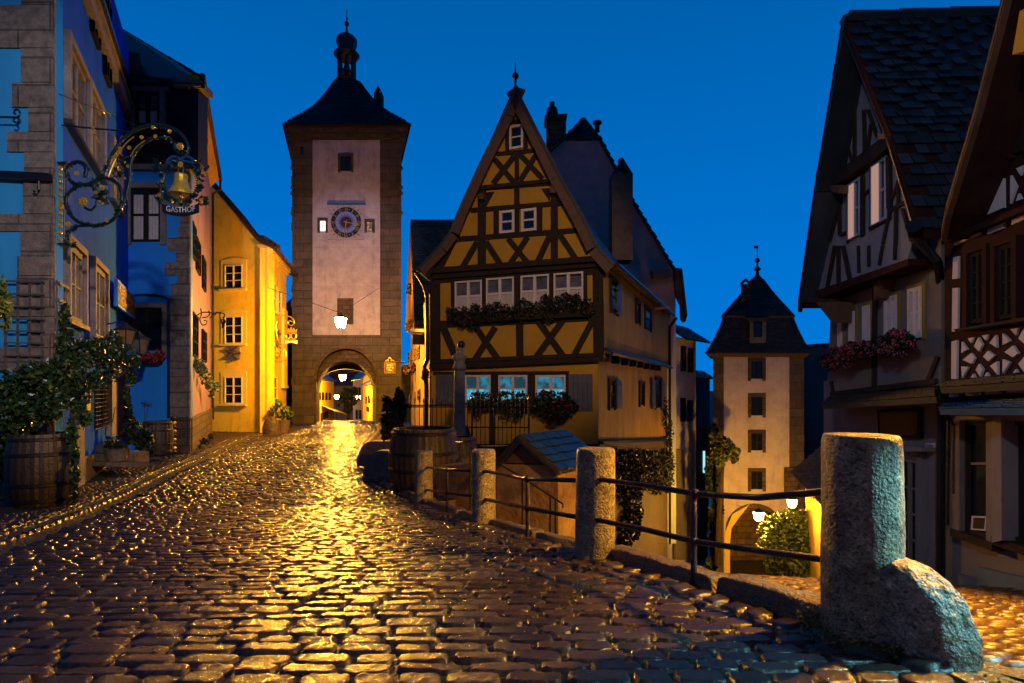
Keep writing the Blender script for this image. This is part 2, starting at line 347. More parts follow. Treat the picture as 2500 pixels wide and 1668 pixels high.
M_post = mat('granite_post', (.44,.37,.23), .5, .75, 16, 1.0, 55, dist=.02, rvar=.12, col2=(.17,.13,.08), speck=.6)
M_rock = mat('pitted_granite', (.44,.37,.26), .42, .8, 18, 1.0, 42, dist=.022, rvar=.1, col2=(.15,.115,.08), speck=.6)
M_kerb = mat('worn_kerb_stone', (.16,.12,.08), .5, .6, 9, 1.0, 40, dist=.03, rvar=.15)
M_render = mat('stained_render_wall', (.42,.26,.085), .7, .65, 2.2, .7, 14, col2=(.16,.08,.025), stain=.5)
M_barrel = mat('weathered_oak_staves', (.055,.036,.022), .5, .8, 5, .6, 20, streak=.12)
M_hoop = mat('rusty_iron_hoop', (.03,.02,.018), .45, .4, 8, .4, 40, metal=.5)
M_wood = mat('grey_weathered_lath', (.10,.085,.075), .7, .5, 9, .5, 40)
M_shut = mat('grey_blue_shutter', (.10,.105,.12), .6, .3, 5, .3)
M_slateblue = mat('wet_slate', (.008,.020,.05), .3, .5, 4, .3, 20, island=.35, spec=.7)
def cobble_mat(name, c1, c2, rough, rv, bs, bump, dist=.006):
    m = mat(name, c1, rough, .5, 2.2, bump, bs, col2=c2, island=.45, rvar=rv, spec=.7, dist=dist); return m
M_cob = cobble_mat('wet_basalt_cobble', (.052,.035,.025), (.024,.017,.013), .21, .10, 95, 1.0, .006)
M_pav = cobble_mat('wet_small_paver', (.04,.026,.018), (.02,.014,.011), .38, .1, 40, .6)
M_low = cobble_mat('wet_brick_paver', (.13,.072,.035), (.06,.032,.018), .42, .1, 40, .7)
M_mort = mat('wet_sandy_joint', (.05,.035,.02), .28, .5, 20, 1.0, 60, dist=.02, col2=(.03,.035,.008), rvar=.12, spec=.8)
M_gnd = mat('earth', (.02,.02,.02), .9)
M_moss = mat('joint_moss', (.07,.11,.015), .5, .4, 8, 0, island=.5)
# ------------------------------------------------------------ the ground: road falls from the camera to the fork, then level to the gate
_ky = [-30, 0, 2.7, 3.27, 5.4, 7.8, 9.6, 10.6, 13, 19, 29, 38, 44, 60, 80, 120]
_kd = [.2, 1.22, 1.36, 1.40, 1.57, 1.83, 1.99, 2.07, 2.14, 2.16, 2.21, 2.23, 2.42, 3.5, 5.0, 8.0]
_ty = np.arange(-30, 120, .1); _td = np.interp(_ty, _ky, _kd); _pad = np.pad(_td, 10, mode='edge'); _td = np.convolve(_pad, np.ones(21)/21, 'valid')
def Dg(y): return np.interp(y, _ty, _td)
def xB(y): return np.interp(y, [-15, 2.5, 2.8, 3.27, 10.4, 10.9, 11.3, 17.5, 30, 120], [2.6, 2.45, 2.35, 1.99, -1.62, -1.0, .3, 2.75, 8, 40])
def xR(y): return np.minimum(xB(y)-.12, np.interp(y, [9.0, 10.2, 12.6, 16.7, 22.9, 31, 36.7, 44, 60], [50, -1.75, -2.95, -4.55, -5.9, -7.3, -8.7, -10.2, -14]))
def xG(y): return np.interp(y, [-5, 0, 6, 10.1, 14.4, 18, 24, 30, 36.7, 44, 60], [-.6, -2.6, -5.36, -7.2, -8.75, -9.7, -11.6, -12.7, -12.5, -14.9, -20])
def zL(x, y):
    d = 1.44+.2*(y-3.27)+.05*np.maximum(0, x-2); d2 = np.where(y > 6.6, (y-6.6)*.15, 0)
    d = np.where(y > 7.2, d+d2, d+d2*0+np.where(y > 6.6, (y-6.6)*.15, 0)); return -np.minimum(d, 11.2)
def G(px, py, extra=0):                        # where a sight line meets the road
    k = (py-HY)/F; ys = np.arange(2, 110, .02); i = np.argmax(Dg(ys)-extra <= k*ys); d = ys[i]; return Vector(((px-CX)/F*d, d, -Dg(d)+extra))
def grid(name, ys, xl, xr, zf, nx, m):
    vs = []; fs = []
    for y in ys:
        a, b = float(xl(y)), float(xr(y))
        for i in range(nx+1):
            x = a+(b-a)*(i/nx); vs.append((x, y, float(zf(x, y))))
    for j in range(len(ys)-1):
        for i in range(nx):
            k = j*(nx+1)+i; fs.append((k, k+1, k+nx+2, k+nx+1))
    mb = MB(); mb.v = vs; mb.f = fs; return mb.build(name, m, recalc=False, smooth=True)
ys = list(np.arange(-15, 14, .25))+list(np.arange(14, 60, 1))+list(range(60, 121, 5))
struct(grid('road', ys, lambda y: -40, xB, lambda x, y: -Dg(y)-.009, 24, M_mort))
struct(grid('lower_street', [y for y in ys if y > -2], lambda y: xB(y)+.02, lambda y: 40, lambda x, y: zL(x, y)-.02, 24, M_mort))
g = MB(); g.poly([(-3000, -500, -14), (3000, -500, -14), (3000, 4000, -14), (-3000, 4000, -14)]); struct(g.build('ground', M_gnd, recalc=False))
def patch_stones(specs, nu, nv, name, m, H, jit, pw=6, zf=None, base=0.0):
    """specs: rows (x0, x1, y0, y1, skew) -> domed, individually tilted stones on the ground"""
    S = np.array(specs); n = len(S); u = np.linspace(0, 1, nu); v = np.linspace(0, 1, nv); U, V = np.meshgrid(u, v); U = U.ravel(); V = V.ravel()
    uu = .5+.5*np.sign(U-.5)*np.abs(2*U-1)**.6; vv = .5+.5*np.sign(V-.5)*np.abs(2*V-1)**.6
    prof = (1-np.abs(2*uu-1)**pw)*(1-np.abs(2*vv-1)**(pw*.7)); prof = prof**.6
    # rounded corners in plan
    cu = (uu-.5)*(1-.16*np.abs(2*vv-1)**3)+.5; cv = (vv-.5)*(1-.22*np.abs(2*uu-1)**4)+.5
    X = S[:,0:1]+(S[:,1:2]-S[:,0:1])*cu; Y = S[:,2:3]+(S[:,3:4]-S[:,2:3])*cv
    X = X+S[:,4:5]*(cv-.5)
    hh = rng.uniform(.75, 1.25, (n,1))*H; tx = rng.normal(0, jit, (n,1)); tyy = rng.normal(0, jit, (n,1))
    Zt = hh*prof+tx*(cu-.5)*prof*.5+tyy*(cv-.5)*prof*.5+rng.normal(0, .003, (n,1))
    if nu*nv > 30:
        Zt = Zt+prof*(.0035*np.sin(X*71+Y*33+S[:,0:1]*9)*np.sin(Y*83+S[:,2:3]*13)+.0022*np.sin(X*160+3*S[:,2:3])*np.sin(Y*190+X*40))
        X = X+.004*np.sin(Y*120+S[:,0:1]*7)*(1-prof); Y = Y+.004*np.sin(X*110+S[:,2:3]*5)*(1-prof)
    Zg = zf(X, Y); Zt = Zt+Zg+base-.03*(prof <= 0.001)
    co = np.stack([X, Y, Zt], -1).reshape(-1, 3)
    q = np.array([[j*nu+i, j*nu+i+1, (j+1)*nu+i+1, (j+1)*nu+i] for j in range(nv-1) for i in range(nu-1)])
    fc = (q[None]+(np.arange(n)*nu*nv)[:,None,None]).reshape(-1, 4)
    me = bpy.data.meshes.new(name); me.vertices.add(len(co)); me.vertices.foreach_set('co', co.astype('f').ravel())
    me.loops.add(len(fc)*4); me.loops.foreach_set('vertex_index', fc.astype('i').ravel()); me.polygons.add(len(fc))
    me.polygons.foreach_set('loop_start', np.arange(0, len(fc)*4, 4, dtype='i')); me.update(calc_edges=True); me.validate()
    me.polygons.foreach_set('use_smooth', [True]*len(me.polygons)); autouv(me); me.materials.append(m)
    o = bpy.data.objects.new(name, me); COL.objects.link(o); return struct(o)
def rows(y0, y1, rh, xl, xr, lmin, lmax, gap, wave=.03):
    out = []; y = y0
    while y < y1:
        h = rh*random.uniform(.85, 1.2); x = float(xl(y))+random.uniform(0, .1); e = float(xr(y)); ph = random.uniform(0, 6)
        while x < e-.06:
            l = min(random.uniform(lmin, lmax), e-x); yo = wave*math.sin(x*.9+y*.35)+wave*.4*math.sin(x*3+ph*.2)+random.uniform(-.006, .006)
            if l > .05: out.append((x+gap/2, x+l-gap/2, y+gap/2+yo, y+h-gap/2+yo+random.uniform(-.008, .008), random.uniform(-.02, .02)))
            x += l
        y += h
    return out
zr = lambda x, y: -Dg(y)
near = rows(2.2, 4.6, .128, lambda y: max(float(xG(y))+.2, -5), lambda y: float(xR(y))-.10, .18, .36, .010)
patch_stones(near, 13, 9, 'cobblestones', M_cob, .0155, .012, zf=zr, pw=18)
mid = rows(4.6, 9.5, .118, lambda y: float(xG(y))+.2, lambda y: float(xR(y))-.14, .15, .30, .010)
patch_stones(mid, 9, 7, 'cobblestones', M_cob, .0145, .012, zf=zr, pw=11)
far = rows(9.5, 22, .125, lambda y: float(xG(y))+.2, lambda y: float(xR(y))-.1, .14, .28, .013)
patch_stones(far, 6, 5, 'cobblestones', M_cob, .015, .013, zf=zr, pw=9)
vfar = rows(22, 44, .17, lambda y: float(xG(y))+.2, lambda y: float(xR(y))-.1, .18, .32, .025)
patch_stones(vfar, 5, 4, 'cobblestones', M_cob, .018, .018, zf=zr, pw=8)
pav = rows(5.2, 16, .10, lambda y: -13, lambda y: float(xG(y))-.32, .13, .2, .012, .02)
pav = [p for p in pav if p[0] > -.93*p[2]-.3]
patch_stones(pav, 5, 4, 'pavement', M_pav, .008, .008, zf=zr)
pav = rows(16, 34, .13, lambda y: -17, lambda y: float(xG(y))-.32, .16, .24, .015, .02)
pav = [p for p in pav if p[0] > -.60*p[2]-.3]
patch_stones(pav, 4, 4, 'pavement', M_pav, .009, .008, zf=zr)
isl = rows(9.8, 16, .12, lambda y: float(xR(y))+.25, lambda y: float(xB(y))-.1, .14, .22, .015, .02)
patch_stones(isl, 5, 4, 'pavement', M_pav, .010, .010, zf=zr)
low = rows(.5, 8.2, .085, lambda y: float(xB(y))+.18, lambda y: 8.5, .15, .24, .011, .02)
low = [p for p in low if p[1] < .95*max(p[2], .1)+.6]
patch_stones(low, 5, 4, 'lower_street_pavers', M_low, .009, .008, zf=zL)
# gutter stones laid along the kerb lines
def along(pts, name, wd, ln, m, H, off=0.0, zf=zr, up=0, gap=.02, nu=6, nv=5, jit=.02, e1=8, e2=6):
    pts = [Vector(p) for p in pts]; P_ = []
    acc = [0]
    for a, b in zip(pts, pts[1:]): acc.append(acc[-1]+(b-a).length)
    def at(s):
        for i in range(len(pts)-1):
            if s <= acc[i+1]: t = (s-acc[i])/(acc[i+1]-acc[i]); return pts[i].lerp(pts[i+1], t), (pts[i+1]-pts[i]).normalized()
        return pts[-1], (pts[-1]-pts[-2]).normalized()
    u = np.linspace(0, 1, nu); v = np.linspace(0, 1, nv); mb = MB(); s = 0
    while s < acc[-1]-.1:
        l = ln*random.uniform(.75, 1.3); h = H*random.uniform(.85, 1.15); tl = random.gauss(0, jit)
        base = len(mb.v)
        for b in v:
            for a in u:
                aa = .5+.5*math.copysign(abs(2*a-1)**.7, a-.5); bb = .5+.5*math.copysign(abs(2*b-1)**.7, b-.5)
                p, t = at(s+gap/2+(l-gap)*aa); n = Vector((-t.y, t.x)); q = p+n*(off+wd*(bb-.5))
                pr = ((1-abs(2*aa-1)**e1)*(1-abs(2*bb-1)**e2))**.4
                z = float(zf(q.x, q.y))+up+h*pr+tl*(aa-.5)*pr+(.006*mnoise.noise((q.x*14, q.y*14, 1))+.02*mnoise.noise((q.x*5, q.y*5, 3))*(e1 > 20))*pr-(.12 if pr < .01 else 0)
                mb.v.append((q.x, q.y, z))
        for j in range(nv-1):
            for i in range(nu-1): k = base+j*nu+i; mb.f.append([k, k+1, k+nu+1, k+nu])
        s += l
    return struct(mb.build(name, m, recalc=False, smooth=True))
gl = [(float(xG(y)), y) for y in np.arange(3.5, 36, .5)]
along(gl, 'gutter', .11, .26, M_cob, .026, .04); along(gl, 'gutter', .11, .26, M_cob, .022, .42)
gr_ = [(float(xR(y)), y) for y in list(np.arange(10.2, 14, .25))+list(np.arange(14, 36, .7))]
along(gr_, 'gutter', .15, .26, M_cob, .045, .05); along(gr_, 'gutter', .13, .24, M_cob, .04, .30); along(gr_, 'kerb', .22, .6, M_kerb, .10, -.18)
gn = [(float(xB(y)), y) for y in np.arange(2.9, 10.3, .2)]
along(gn, 'gutter', .28, .20, M_cob, .03, .24)
along([(float(xB(y)), y) for y in np.arange(2.95, 5.4, .12)], 'kerb', .23, 1.5, M_kerb, .13, -.02, nu=40, nv=12, jit=.004, gap=.012, e1=30, e2=10)
along([(float(xB(y)), y) for y in np.arange(5.3, 10.6, .2)], 'kerb', .2, 1.3, M_kerb, .07, -.02, nu=26, nv=8, jit=.004, gap=.012, e1=24, e2=8)
# retaining wall under the road edge and round the stair well
bp = [(float(xB(y))+.03, y) for y in (1.5, 2.8, 3.27, 5.4, 7.8, 10.4, 10.9, 11.3, 14, 17.5)]
rw = MB()
for (x0, y0), (x1, y1) in zip(bp, bp[1:]):
    z0, z1 = -float(Dg(y0))+(-.02), -float(Dg(y1))-.02
    rw.prism([(x0, y0, z0), (x1, y1, z1), (x1, y1, -7), (x0, y0, -7)], [(x0-.3, y0-.1, z0-.01), (x1-.3, y1-.1, z1-.01), (x1-.3, y1-.1, -7), (x0-.3, y0-.1, -7)])
tag(rw.build('retaining_wall', M_render), 'orange lit rendered retaining wall below the road edge and stair well', 'wall')
mo = MB()
for _ in range(900):
    y = random.uniform(2.6, 5.5); x = random.uniform(float(xB(y))-1.6, float(xB(y))-.1)
    if random.random() < .5: x = float(xB(y))-abs(random.gauss(0, .3))
    if mnoise.noise((x*3, y*3, 4)) > -.05: mo.leaf((x, y, -float(Dg(y))-.002+random.uniform(0, .008)), .010)
for _ in range(500):
    a = random.uniform(0, 6.28); r = random.uniform(.21, .32); mo.leaf((1.93+r*math.cos(a), 3.2+r*math.sin(a), -1.36+random.uniform(0, .05)), .013)
struct(mo.build('moss', M_moss, recalc=False), 'stuff')
# ------------------------------------------------------------ stone posts, rails and guard stone
def post(c, ztop, r0, r1, label, lean=(0, 0), seed=0, n=40, k=46):
    t = thing('stone_post', label, 'stone post', c, 'granite posts of the railing')
    m = MB(); h = ztop-c[2]; rings = []
    for i in range(k+1):
        f = i/k; z = -.25+(h+.25)*f; r = r1+(r0-r1)*f
        if f > .965: r *= math.sqrt(max(0, 1-((f-.965)/.035)**2*.12))
        rg = []
        for j in range(n):
            a = j*2*math.pi/n; d = Vector((math.cos(a), math.sin(a), z*1.0))
            rr = r*(1+.035*mnoise.noise(d*1.7+Vector((seed, 0, 0)))+.014*mnoise.noise(Vector((d.x*5, d.y*5, z*9+seed)))+.010*mnoise.noise(Vector((d.x*14, d.y*14, z*30+seed))))
            rg.append((c[0]+rr*d.x+lean[0]*f, c[1]+rr*d.y+lean[1]*f, c[2]+z))
        rings.append(m.loop(rg))
    for A, B in zip(rings, rings[1:]):
        for j in range(n): m.f.append([A[j], A[(j+1) % n], B[(j+1) % n], B[j]])
    prev = rings[-1]; cx = c[0]+lean[0]; cy = c[1]+lean[1]
    for s in (.8, .5, .2):
        cur = m.loop([((v[0]-cx)*s+cx, (v[1]-cy)*s+cy, v[2]+.006*(1-s)+random.uniform(-.004, .004)) for v in [m.v[q] for q in rings[-1]]])
        for j in range(n): m.f.append([prev[j], prev[(j+1) % n], cur[(j+1) % n], cur[j]])
        prev = cur
    m.f.append(prev)
    m.build('shaft', M_post, t, smooth=True); return t
def gpt(px, d, up=0): return ((px-CX)/F*d, d, -float(Dg(d))+up)
p4 = gpt(2106, 3.27); p3 = gpt(1452, 5.38); p2 = gpt(1181, 7.78); p1 = gpt(1035, 10.4)
post(p4, (HY-1062)/F*3.27, .199, .212, 'thick leaning granite post nearest the camera beside the guard stone', (-.012, 0), 1, 72, 90)
post(p3, (HY-1095)/F*5.38, .180, .190, 'granite post third along the railing with yellow lit right side', (.01, 0), 5, 56, 64)
post(p2, (HY-1098)/F*7.78, .160, .166, 'granite post second along the railing in front of the slate roofed hut', (0, 0), 9)
post(p1, (HY-1100)/F*10.4, .158, .166, 'short granite post at the far end of the railing beside the large cask', (0, 0), 13)
def rail(name_label, a, mids, b, par, r=.024):
    pts = [P(*a)]+[P(*q) for q in mids]+[P(*b)]
    return MB().tube(pts, r, 10).build('rail', M_rail, par, smooth=True)
def bay(label, tops, bots, mp, dm, r=.024):
    t = thing('iron_railing', label, 'railing', tuple(P(mp[0], mp[2], dm)), 'iron railings between the granite posts')
    rail('', tops[0], tops[1:-1], tops[-1], t, r); rail('', bots[0], bots[1:-1], bots[-1], t, r)
    m = MB(); a = P(mp[0], mp[1], dm); b = P(mp[0], mp[2], dm); b.z -= .06; m.tube([a, a.lerp(b, .3), a.lerp(b, .9), b], [r*.95, r, r, r*1.4], 10)
    m.build('baluster', M_rail, t, smooth=True)
    for q in (tops, bots):
        k = [x for x in q if abs(x[0]-mp[0]) < 14]
        if k: MB().ball(P(*k[0]), r*1.75, 10, 8).build('collar', M_rail, t, smooth=True)
    return t
bay('rails between the cask post and the second granite post', [(1042, 1141, 10.32), (1092, 1147, 9.1), (1160, 1150, 7.95)], [(1040, 1196, 10.32), (1092, 1203, 9.1), (1160, 1212, 7.95)], (1092, 1141, 1247), 9.1, .022)
bay('rails between the second and third granite posts across the stair well', [(1182, 1150, 7.65), (1288, 1170, 6.4), (1412, 1173, 5.5)], [(1184, 1219, 7.65), (1288, 1241, 6.4), (1412, 1263, 5.5)], (1288, 1164, 1306), 6.4)
bay('longest rails between the third post and the thick near post', [(1466, 1171, 5.2), (1580, 1186, 4.72), (1697, 1206, 4.33), (1850, 1215, 3.85), (2025, 1200, 3.42)], [(1458, 1270, 5.2), (1570, 1292, 4.75), (1694, 1322, 4.33), (1850, 1345, 3.85), (2030, 1368, 3.42)], (1694, 1197, 1415), 4.33, .023)
# quarter round guard stone
t = thing('guard_stone', 'squat quarter round pitted guard stone leaning on the thick near post', 'guard stone', (2.1, 3.0, -1.4))
m = MB(); O = Vector((1.94, 3.17, -1.47)); Ud = Vector((.42, -.90, 0)).normalized(); Wd = Vector((.95, .16, 0)).normalized()
na, nw = 46, 22; Rl, Rh, Wt = .42, .565, .215
def gs(a, wv, k=1.0):
    th = a*math.pi/2; e = 2.5
    x = Rl*math.sin(th)**(2/e*1.0); z = Rh*math.cos(th)**(2/e)
    rnd = 1-.06*abs(2*wv-1)**5
    q = O+Ud*(x*k*rnd)+Vector((0,0,1))*(z*k*rnd)+Wd*(Wt*(wv-.0)*(1+.15*math.sin(th)))
    nn = (Ud*x+Vector((0,0,z))).normalized()
    f = .018*mnoise.noise(q*6)+.012*mnoise.noise(q*17)+.008*mnoise.noise(q*42)
    return q+nn*f*k
rim = [[gs(i/na, j/nw) for i in range(na+1)] for j in range(nw+1)]
idx = [m.loop(r) for r in rim]
for j in range(nw):
    for i in range(na): m.f.append([idx[j][i], idx[j][i+1], idx[j+1][i+1], idx[j+1][i]])
for side, wv, sg in ((0, 0.0, -1), (nw, 1.0, 1)):
    prev = idx[side]
    for s in np.linspace(.94, 0.02, 14):
        ring = []
        for i in range(na+1):
            q = gs(i/na, wv, s); d = Wd*sg*(.03*min(1, (1-s)*6)+.010*mnoise.noise(q*13)+.007*mnoise.noise(q*40)); ring.append(q+d)
        cur = m.loop(ring)
        for i in range(na): m.f.append([prev[i], prev[i+1], cur[i+1], cur[i]])
        prev = cur
m.build('stone_body', M_rock, t, smooth=True)
# ============================================================ buildings
def lantern(par_label, px, py, d, size, strength, color, name='street_lamp', wires=None, hang=True, lit=True, group=None, post=None):
    c = P(px, py, d); t = thing(name, par_label, 'street lamp', tuple(c), group); s = size
    gl = MB(); gl.lathe(c, [(s*.28, -s*.5), (s*.42, -s*.1), (s*.5, s*.32)], 6, rot=.5); gl.build('lamp_glass', emit('lamp_glow', color, strength) if lit else M_glassw, t)
    cp = MB(); cp.lathe(c, [(s*.56, s*.325), (s*.5, s*.40), (s*.30, s*.52), (s*.1, s*.62), (s*.04, s*.78)], 8); cp.lathe(c, [(s*.24, -s*.58), (s*.30, -s*.505)], 8)
    cp.build('lamp_cap', M_iron, t)
    for k_ in range(6 if d < 60 else 0):
        a = .5+k_*math.pi/3; q = lambda r_, z: c+Vector((s*r_*math.cos(a), s*r_*math.sin(a), s*z)); MB().tube([q(.29, -.52), q(.435, -.1), q(.52, .33)], s*.022, 4).build('glazing_bar', M_iron, t)
    if wires:
        m = MB(); top = c+Vector((0, 0, s*.75))
        for w_ in wires: m.tube([top, P(*w_)], .014, 4)
        m.build('wire', M_iron, t)
    if post:
        m = MB(); m.tube([c-Vector((0, 0, s*.5)), Vector((c.x, c.y, post))], .05, 8); m.build('pole', M_iron, t)
    return t
LAMP = (1, .45, .04)
# ---------------- gate tower with the clock
FT = Face((713, 36.7), (980, 36.7)); SH = .288      # tower plan sheared along the camera's sight line, which hides its side face
_p0, _uv0 = Face.p, Face.uv
class Skew(Face):
    def p(s, u, v, w=0): return _p0(s, u+SH*w, v, w)
    def uv(s, px, py, w=0):
        u, v = _uv0(s, px, py, w); return u-SH*w, v
FT = Skew((713, 36.7), (980, 36.7))
tw = thing('clock_tower', 'tall stone gate tower with a clock and bell turret above the lit archway', 'tower', tuple(FT.p(3.5, -2.2)))
def arch_pts(fc, xl, xr, ytop, yspr, ybot, w, n=14):
    uL, _ = fc.uv(xl, ybot, w); uR, _ = fc.uv(xr, ybot, w); vt = fc.uv(xl, ytop, w)[1]; vs = fc.uv(xl, yspr, w)[1]; vb = fc.uv(xl, ybot, w)[1]
    c = (uL+uR)/2; r = (uR-uL)/2
    return [(uL, vb)]+[(c-r*math.cos(math.pi*i/n), vs+(vt-vs)*math.sin(math.pi*i/n)) for i in range(n+1)]+[(uR, vb)]
def arch_wall(fc, x0, x1, ytop, ybot, hole, w1, w0):
    u0, vt = fc.uv(x0, ytop, w1); u1, vb = fc.uv(x1, ybot, w1)
    h = [(u, v if v > vb+.01 else vb) for u, v in hole]; h[0] = (h[0][0], vb); h[-1] = (h[-1][0], vb)
    pts = [(u0, vb), (u0, vt), (u1, vt), (u1, vb)]+h[::-1]
    m = MB(); m.prism([fc.p(u, v, w1) for u, v in pts], [fc.p(u, v, w0) for u, v in pts]); return m
ha = arch_pts(FT, 772, 918, 851, 930, 1045, 0)
arch_wall(FT, 713, 980, 318, 1046, ha, 0, -1.2).build('wall', M_ash, tw)
hb = arch_pts(FT, 778-3, 904+6, 905, 955, 1045, -.2)
hb2 = arch_pts(FT, 780-9, 918, 880, 955, 1045, 0)
m = arch_wall(FT, 713.6, 979.4, 330, 1046, hb2, -1.201, -5.4)
m.build('gate_passage', M_ashd, tw)
hc = arch_pts(FT, 768, 922, 893, 935, 1045, 0)
arch_wall(FT, 713.3, 979.7, 325, 1046, hc, -5.401, -7).build('rear_wall', M_ash, tw)
# arch mouldings
m = MB(); a1 = arch_pts(FT, 766, 924, 843, 928, 1045, 0, 20); a2 = arch_pts(FT, 772, 918, 851, 930, 1045, 0, 20)
for i in range(len(a1)-1):
    q = [a1[i], a1[i+1], a2[i+1], a2[i]]; m.prism([FT.p(u, v, .07) for u, v in q], [FT.p(u, v, -.05) for u, v in q])
m.build('arch_moulding', M_ashd, tw)
MB().slab(FT, [(763, 342), (928, 342), (928, 818), (763, 818)], -.02, .05).build('plaster_panel', M_white, tw)
MB().slab(FT, [(823, 728), (863, 728), (863, 792), (823, 792)], 0, .065).build('plaster_patch', M_ashd, tw)
# projecting corner blocks
for i in range(17):
    y = 392+i*38
    for x, s in ((711.5, 1), (981.5, -1)):
        if random.random() < .65: MB().slab(FT, [(x-1, y), (x+s*22, y), (x+s*22, y+random.choice((13, 18))), (x-1, y+16)], -.35, .05+random.random()*.03).build('corner_stone', M_ash, tw)
for y in (411, 458, 472, 520):
    for x in (713.5, 979): MB().ball(FT.at(x, y, .05), .14, 6, 4).build('boss', M_ash, tw)
zc = lambda y: (HY-y)/F*36.7
cx, cy = FT.p(3.5, 0, -3.5).x, FT.p(3.5, 0, -3.5).y
def shy(pts): return [(x-SH*(y-cy)+0, y, z) for x, y, z in pts]
def sq(h, z): return shy([(cx-h, cy-h, z), (cx+h, cy-h, z), (cx+h, cy+h, z), (cx-h, cy+h, z)])
m = MB(); hw = 3.5
for (h0, z0), (h1, z1) in (((hw+.02, zc(386)), (hw+.32, zc(345))), ((hw+.32, zc(345)), (hw+.42, zc(320)))): m.prism(sq(h1, z1), sq(h0, z0))
m.prism(sq(hw+.52, zc(311)), sq(hw+.44, zc(319.9)))
# leave the plaster face clear: front cove only at the sides
m2 = MB()
for sx_ in (-1, 1):
    a = [(cx+sx_*(hw+.02), zc(388)), (cx+sx_*(hw+.38), zc(330)), (cx+sx_*(hw+.44), zc(315)), (cx+sx_*(hw-.1), zc(315))]
    m2.prism(shy([(x, cy-hw-.3, z) for x, z in a]), shy([(x, cy+hw+.3, z) for x, z in a]))
for e1, f0, z0_, z1_ in ((.4, -.42, 316, 329), (.3, -.22, 329.5, 341)):
    f1_ = f0+.5; q = lambda z: shy([(cx-hw-e1, cy-hw+f0, z), (cx+hw+e1, cy-hw+f0, z), (cx+hw+e1, cy-hw+f1_, z), (cx-hw-e1, cy-hw+f1_, z)])
    m2.prism(q(zc(z0_)), q(zc(z1_)))
m2.build('eaves_cornice', M_ashd, tw)
k = 36.7/F; prof = [(4.02, 308), (3.66, 296), (3.22, 285.5), (2.72, 274), (2.30, 263), (1.95, 250), (1.62, 236), (1.32, 221), (1.02, 205), (.85, 198)]
rf = MB()
zh = lambda y, h: (HY-y)/F*(cy-h*.93)
for (h0, y0), (h1, y1) in zip(prof, prof[1:]):
    A = sq(h0, zh(y0, h0)); B = sq(h1, zh(y1, h1))
    for i in range(4): j = (i+1) % 4; rf.tiles(B[i], B[j], A[j], A[i], .17, .22, .03)
    rf.prism(sq(h1-.05, zh(y1, h1)-.03), sq(h0-.05, zh(y0, h0)-.03))
zc = lambda y: (HY-y)/F*(cy-.1)
roof = rf.build('roof', M_tile, tw, recalc=False)
ft = MB(); ft.prism(sq(4.06, zh(307, 4)), sq(4.06, zh(312, 4))); ft.build('eaves_board', M_timber, tw)
bt = MB(); c0 = (cx, cy, 0); r8 = math.pi/8
def hz(pairs): return [(r*.90, zc(y)) for r, y in pairs]
bt.lathe(c0, hz([(.95, 203), (1.0, 200), (.86, 196), (.66, 194)]), 8, rot=r8)
bt.lathe(c0, hz([(.78, 142), (1.0, 133), (.92, 129), (.66, 124), (.72, 112), (.82, 103), (.80, 95), (.62, 88), (.25, 84), (.10, 78), (.06, 62)]), 12)
for i in range(8):
    a = i*math.pi/4+r8; bt.tube([(cx+.56*math.cos(a), cy+.56*math.sin(a), zc(197)), (cx+.56*math.cos(a), cy+.56*math.sin(a), zc(140))], .085, 6)
bt.lathe(c0, hz([(.60, 178), (.60, 174)]), 8, rot=r8)
bt.build('bell_turret', M_tileb, tw)
MB().lathe(c0, hz([(.30, 172), (.22, 160), (.12, 152), (.04, 150)]), 12).build('bell', M_iron, tw)
sp = MB(); sp.ball((cx, cy, zc(56)), .17, 10, 8); sp.tube([(cx, cy, zc(64)), (cx, cy, zc(22))], [.045, .022], 6); sp.prism([(cx, cy, zc(50)), (cx+.09, cy, zc(44)), (cx, cy, zc(34))], [(cx, cy+.02, zc(50)), (cx+.09, cy+.02, zc(44)), (cx, cy+.02, zc(34))]); sp.build('finial', M_iron, tw)
ch = MB(); chx = P(925, 262, 38.6); ch.box((chx.x, chx.y, chx.z), (.55, .55, 1.7)); q = zc(237)+.25
for s in (-1, 1): ch.prism([(chx.x+s*.27, chx.y-.27, chx.z+.85), (chx.x+s*.16, chx.y-.27, chx.z+.85), (chx.x, chx.y-.27, chx.z+1.22), (chx.x, chx.y-.27, chx.z+1.36)], [(chx.x+s*.27, chx.y+.27, chx.z+.85), (chx.x+s*.16, chx.y+.27, chx.z+.85), (chx.x, chx.y+.27, chx.z+1.22), (chx.x, chx.y+.27, chx.z+1.36)])
ch.build('chimney', M_ash, roof)
window(tw, FT, 831, 857, 382, 417, 2, 1, M_dframe, M_glass, .05, .05, .05, surround=M_ashd, sw=.15, mul=.02, sdep=.1)
window(tw, FT, 781, 795, 539, 565, 1, 1, M_ashd, M_litw, .02, .05, .03, surround=M_ashd, sw=.16, sdep=.12, label='brightly lit small window left of the clock')
window(tw, FT, 895, 909.5, 541, 565, 1, 1, M_dframe, M_litd, .03, .05, .03, surround=M_ashd, sw=.14, sdep=.12, label='dim small window right of the clock')
MB().slab(FT, [(733, 358), (741, 358), (741, 377), (733, 377)], -.02, .004).build('arrow_slit', M_glass, tw)
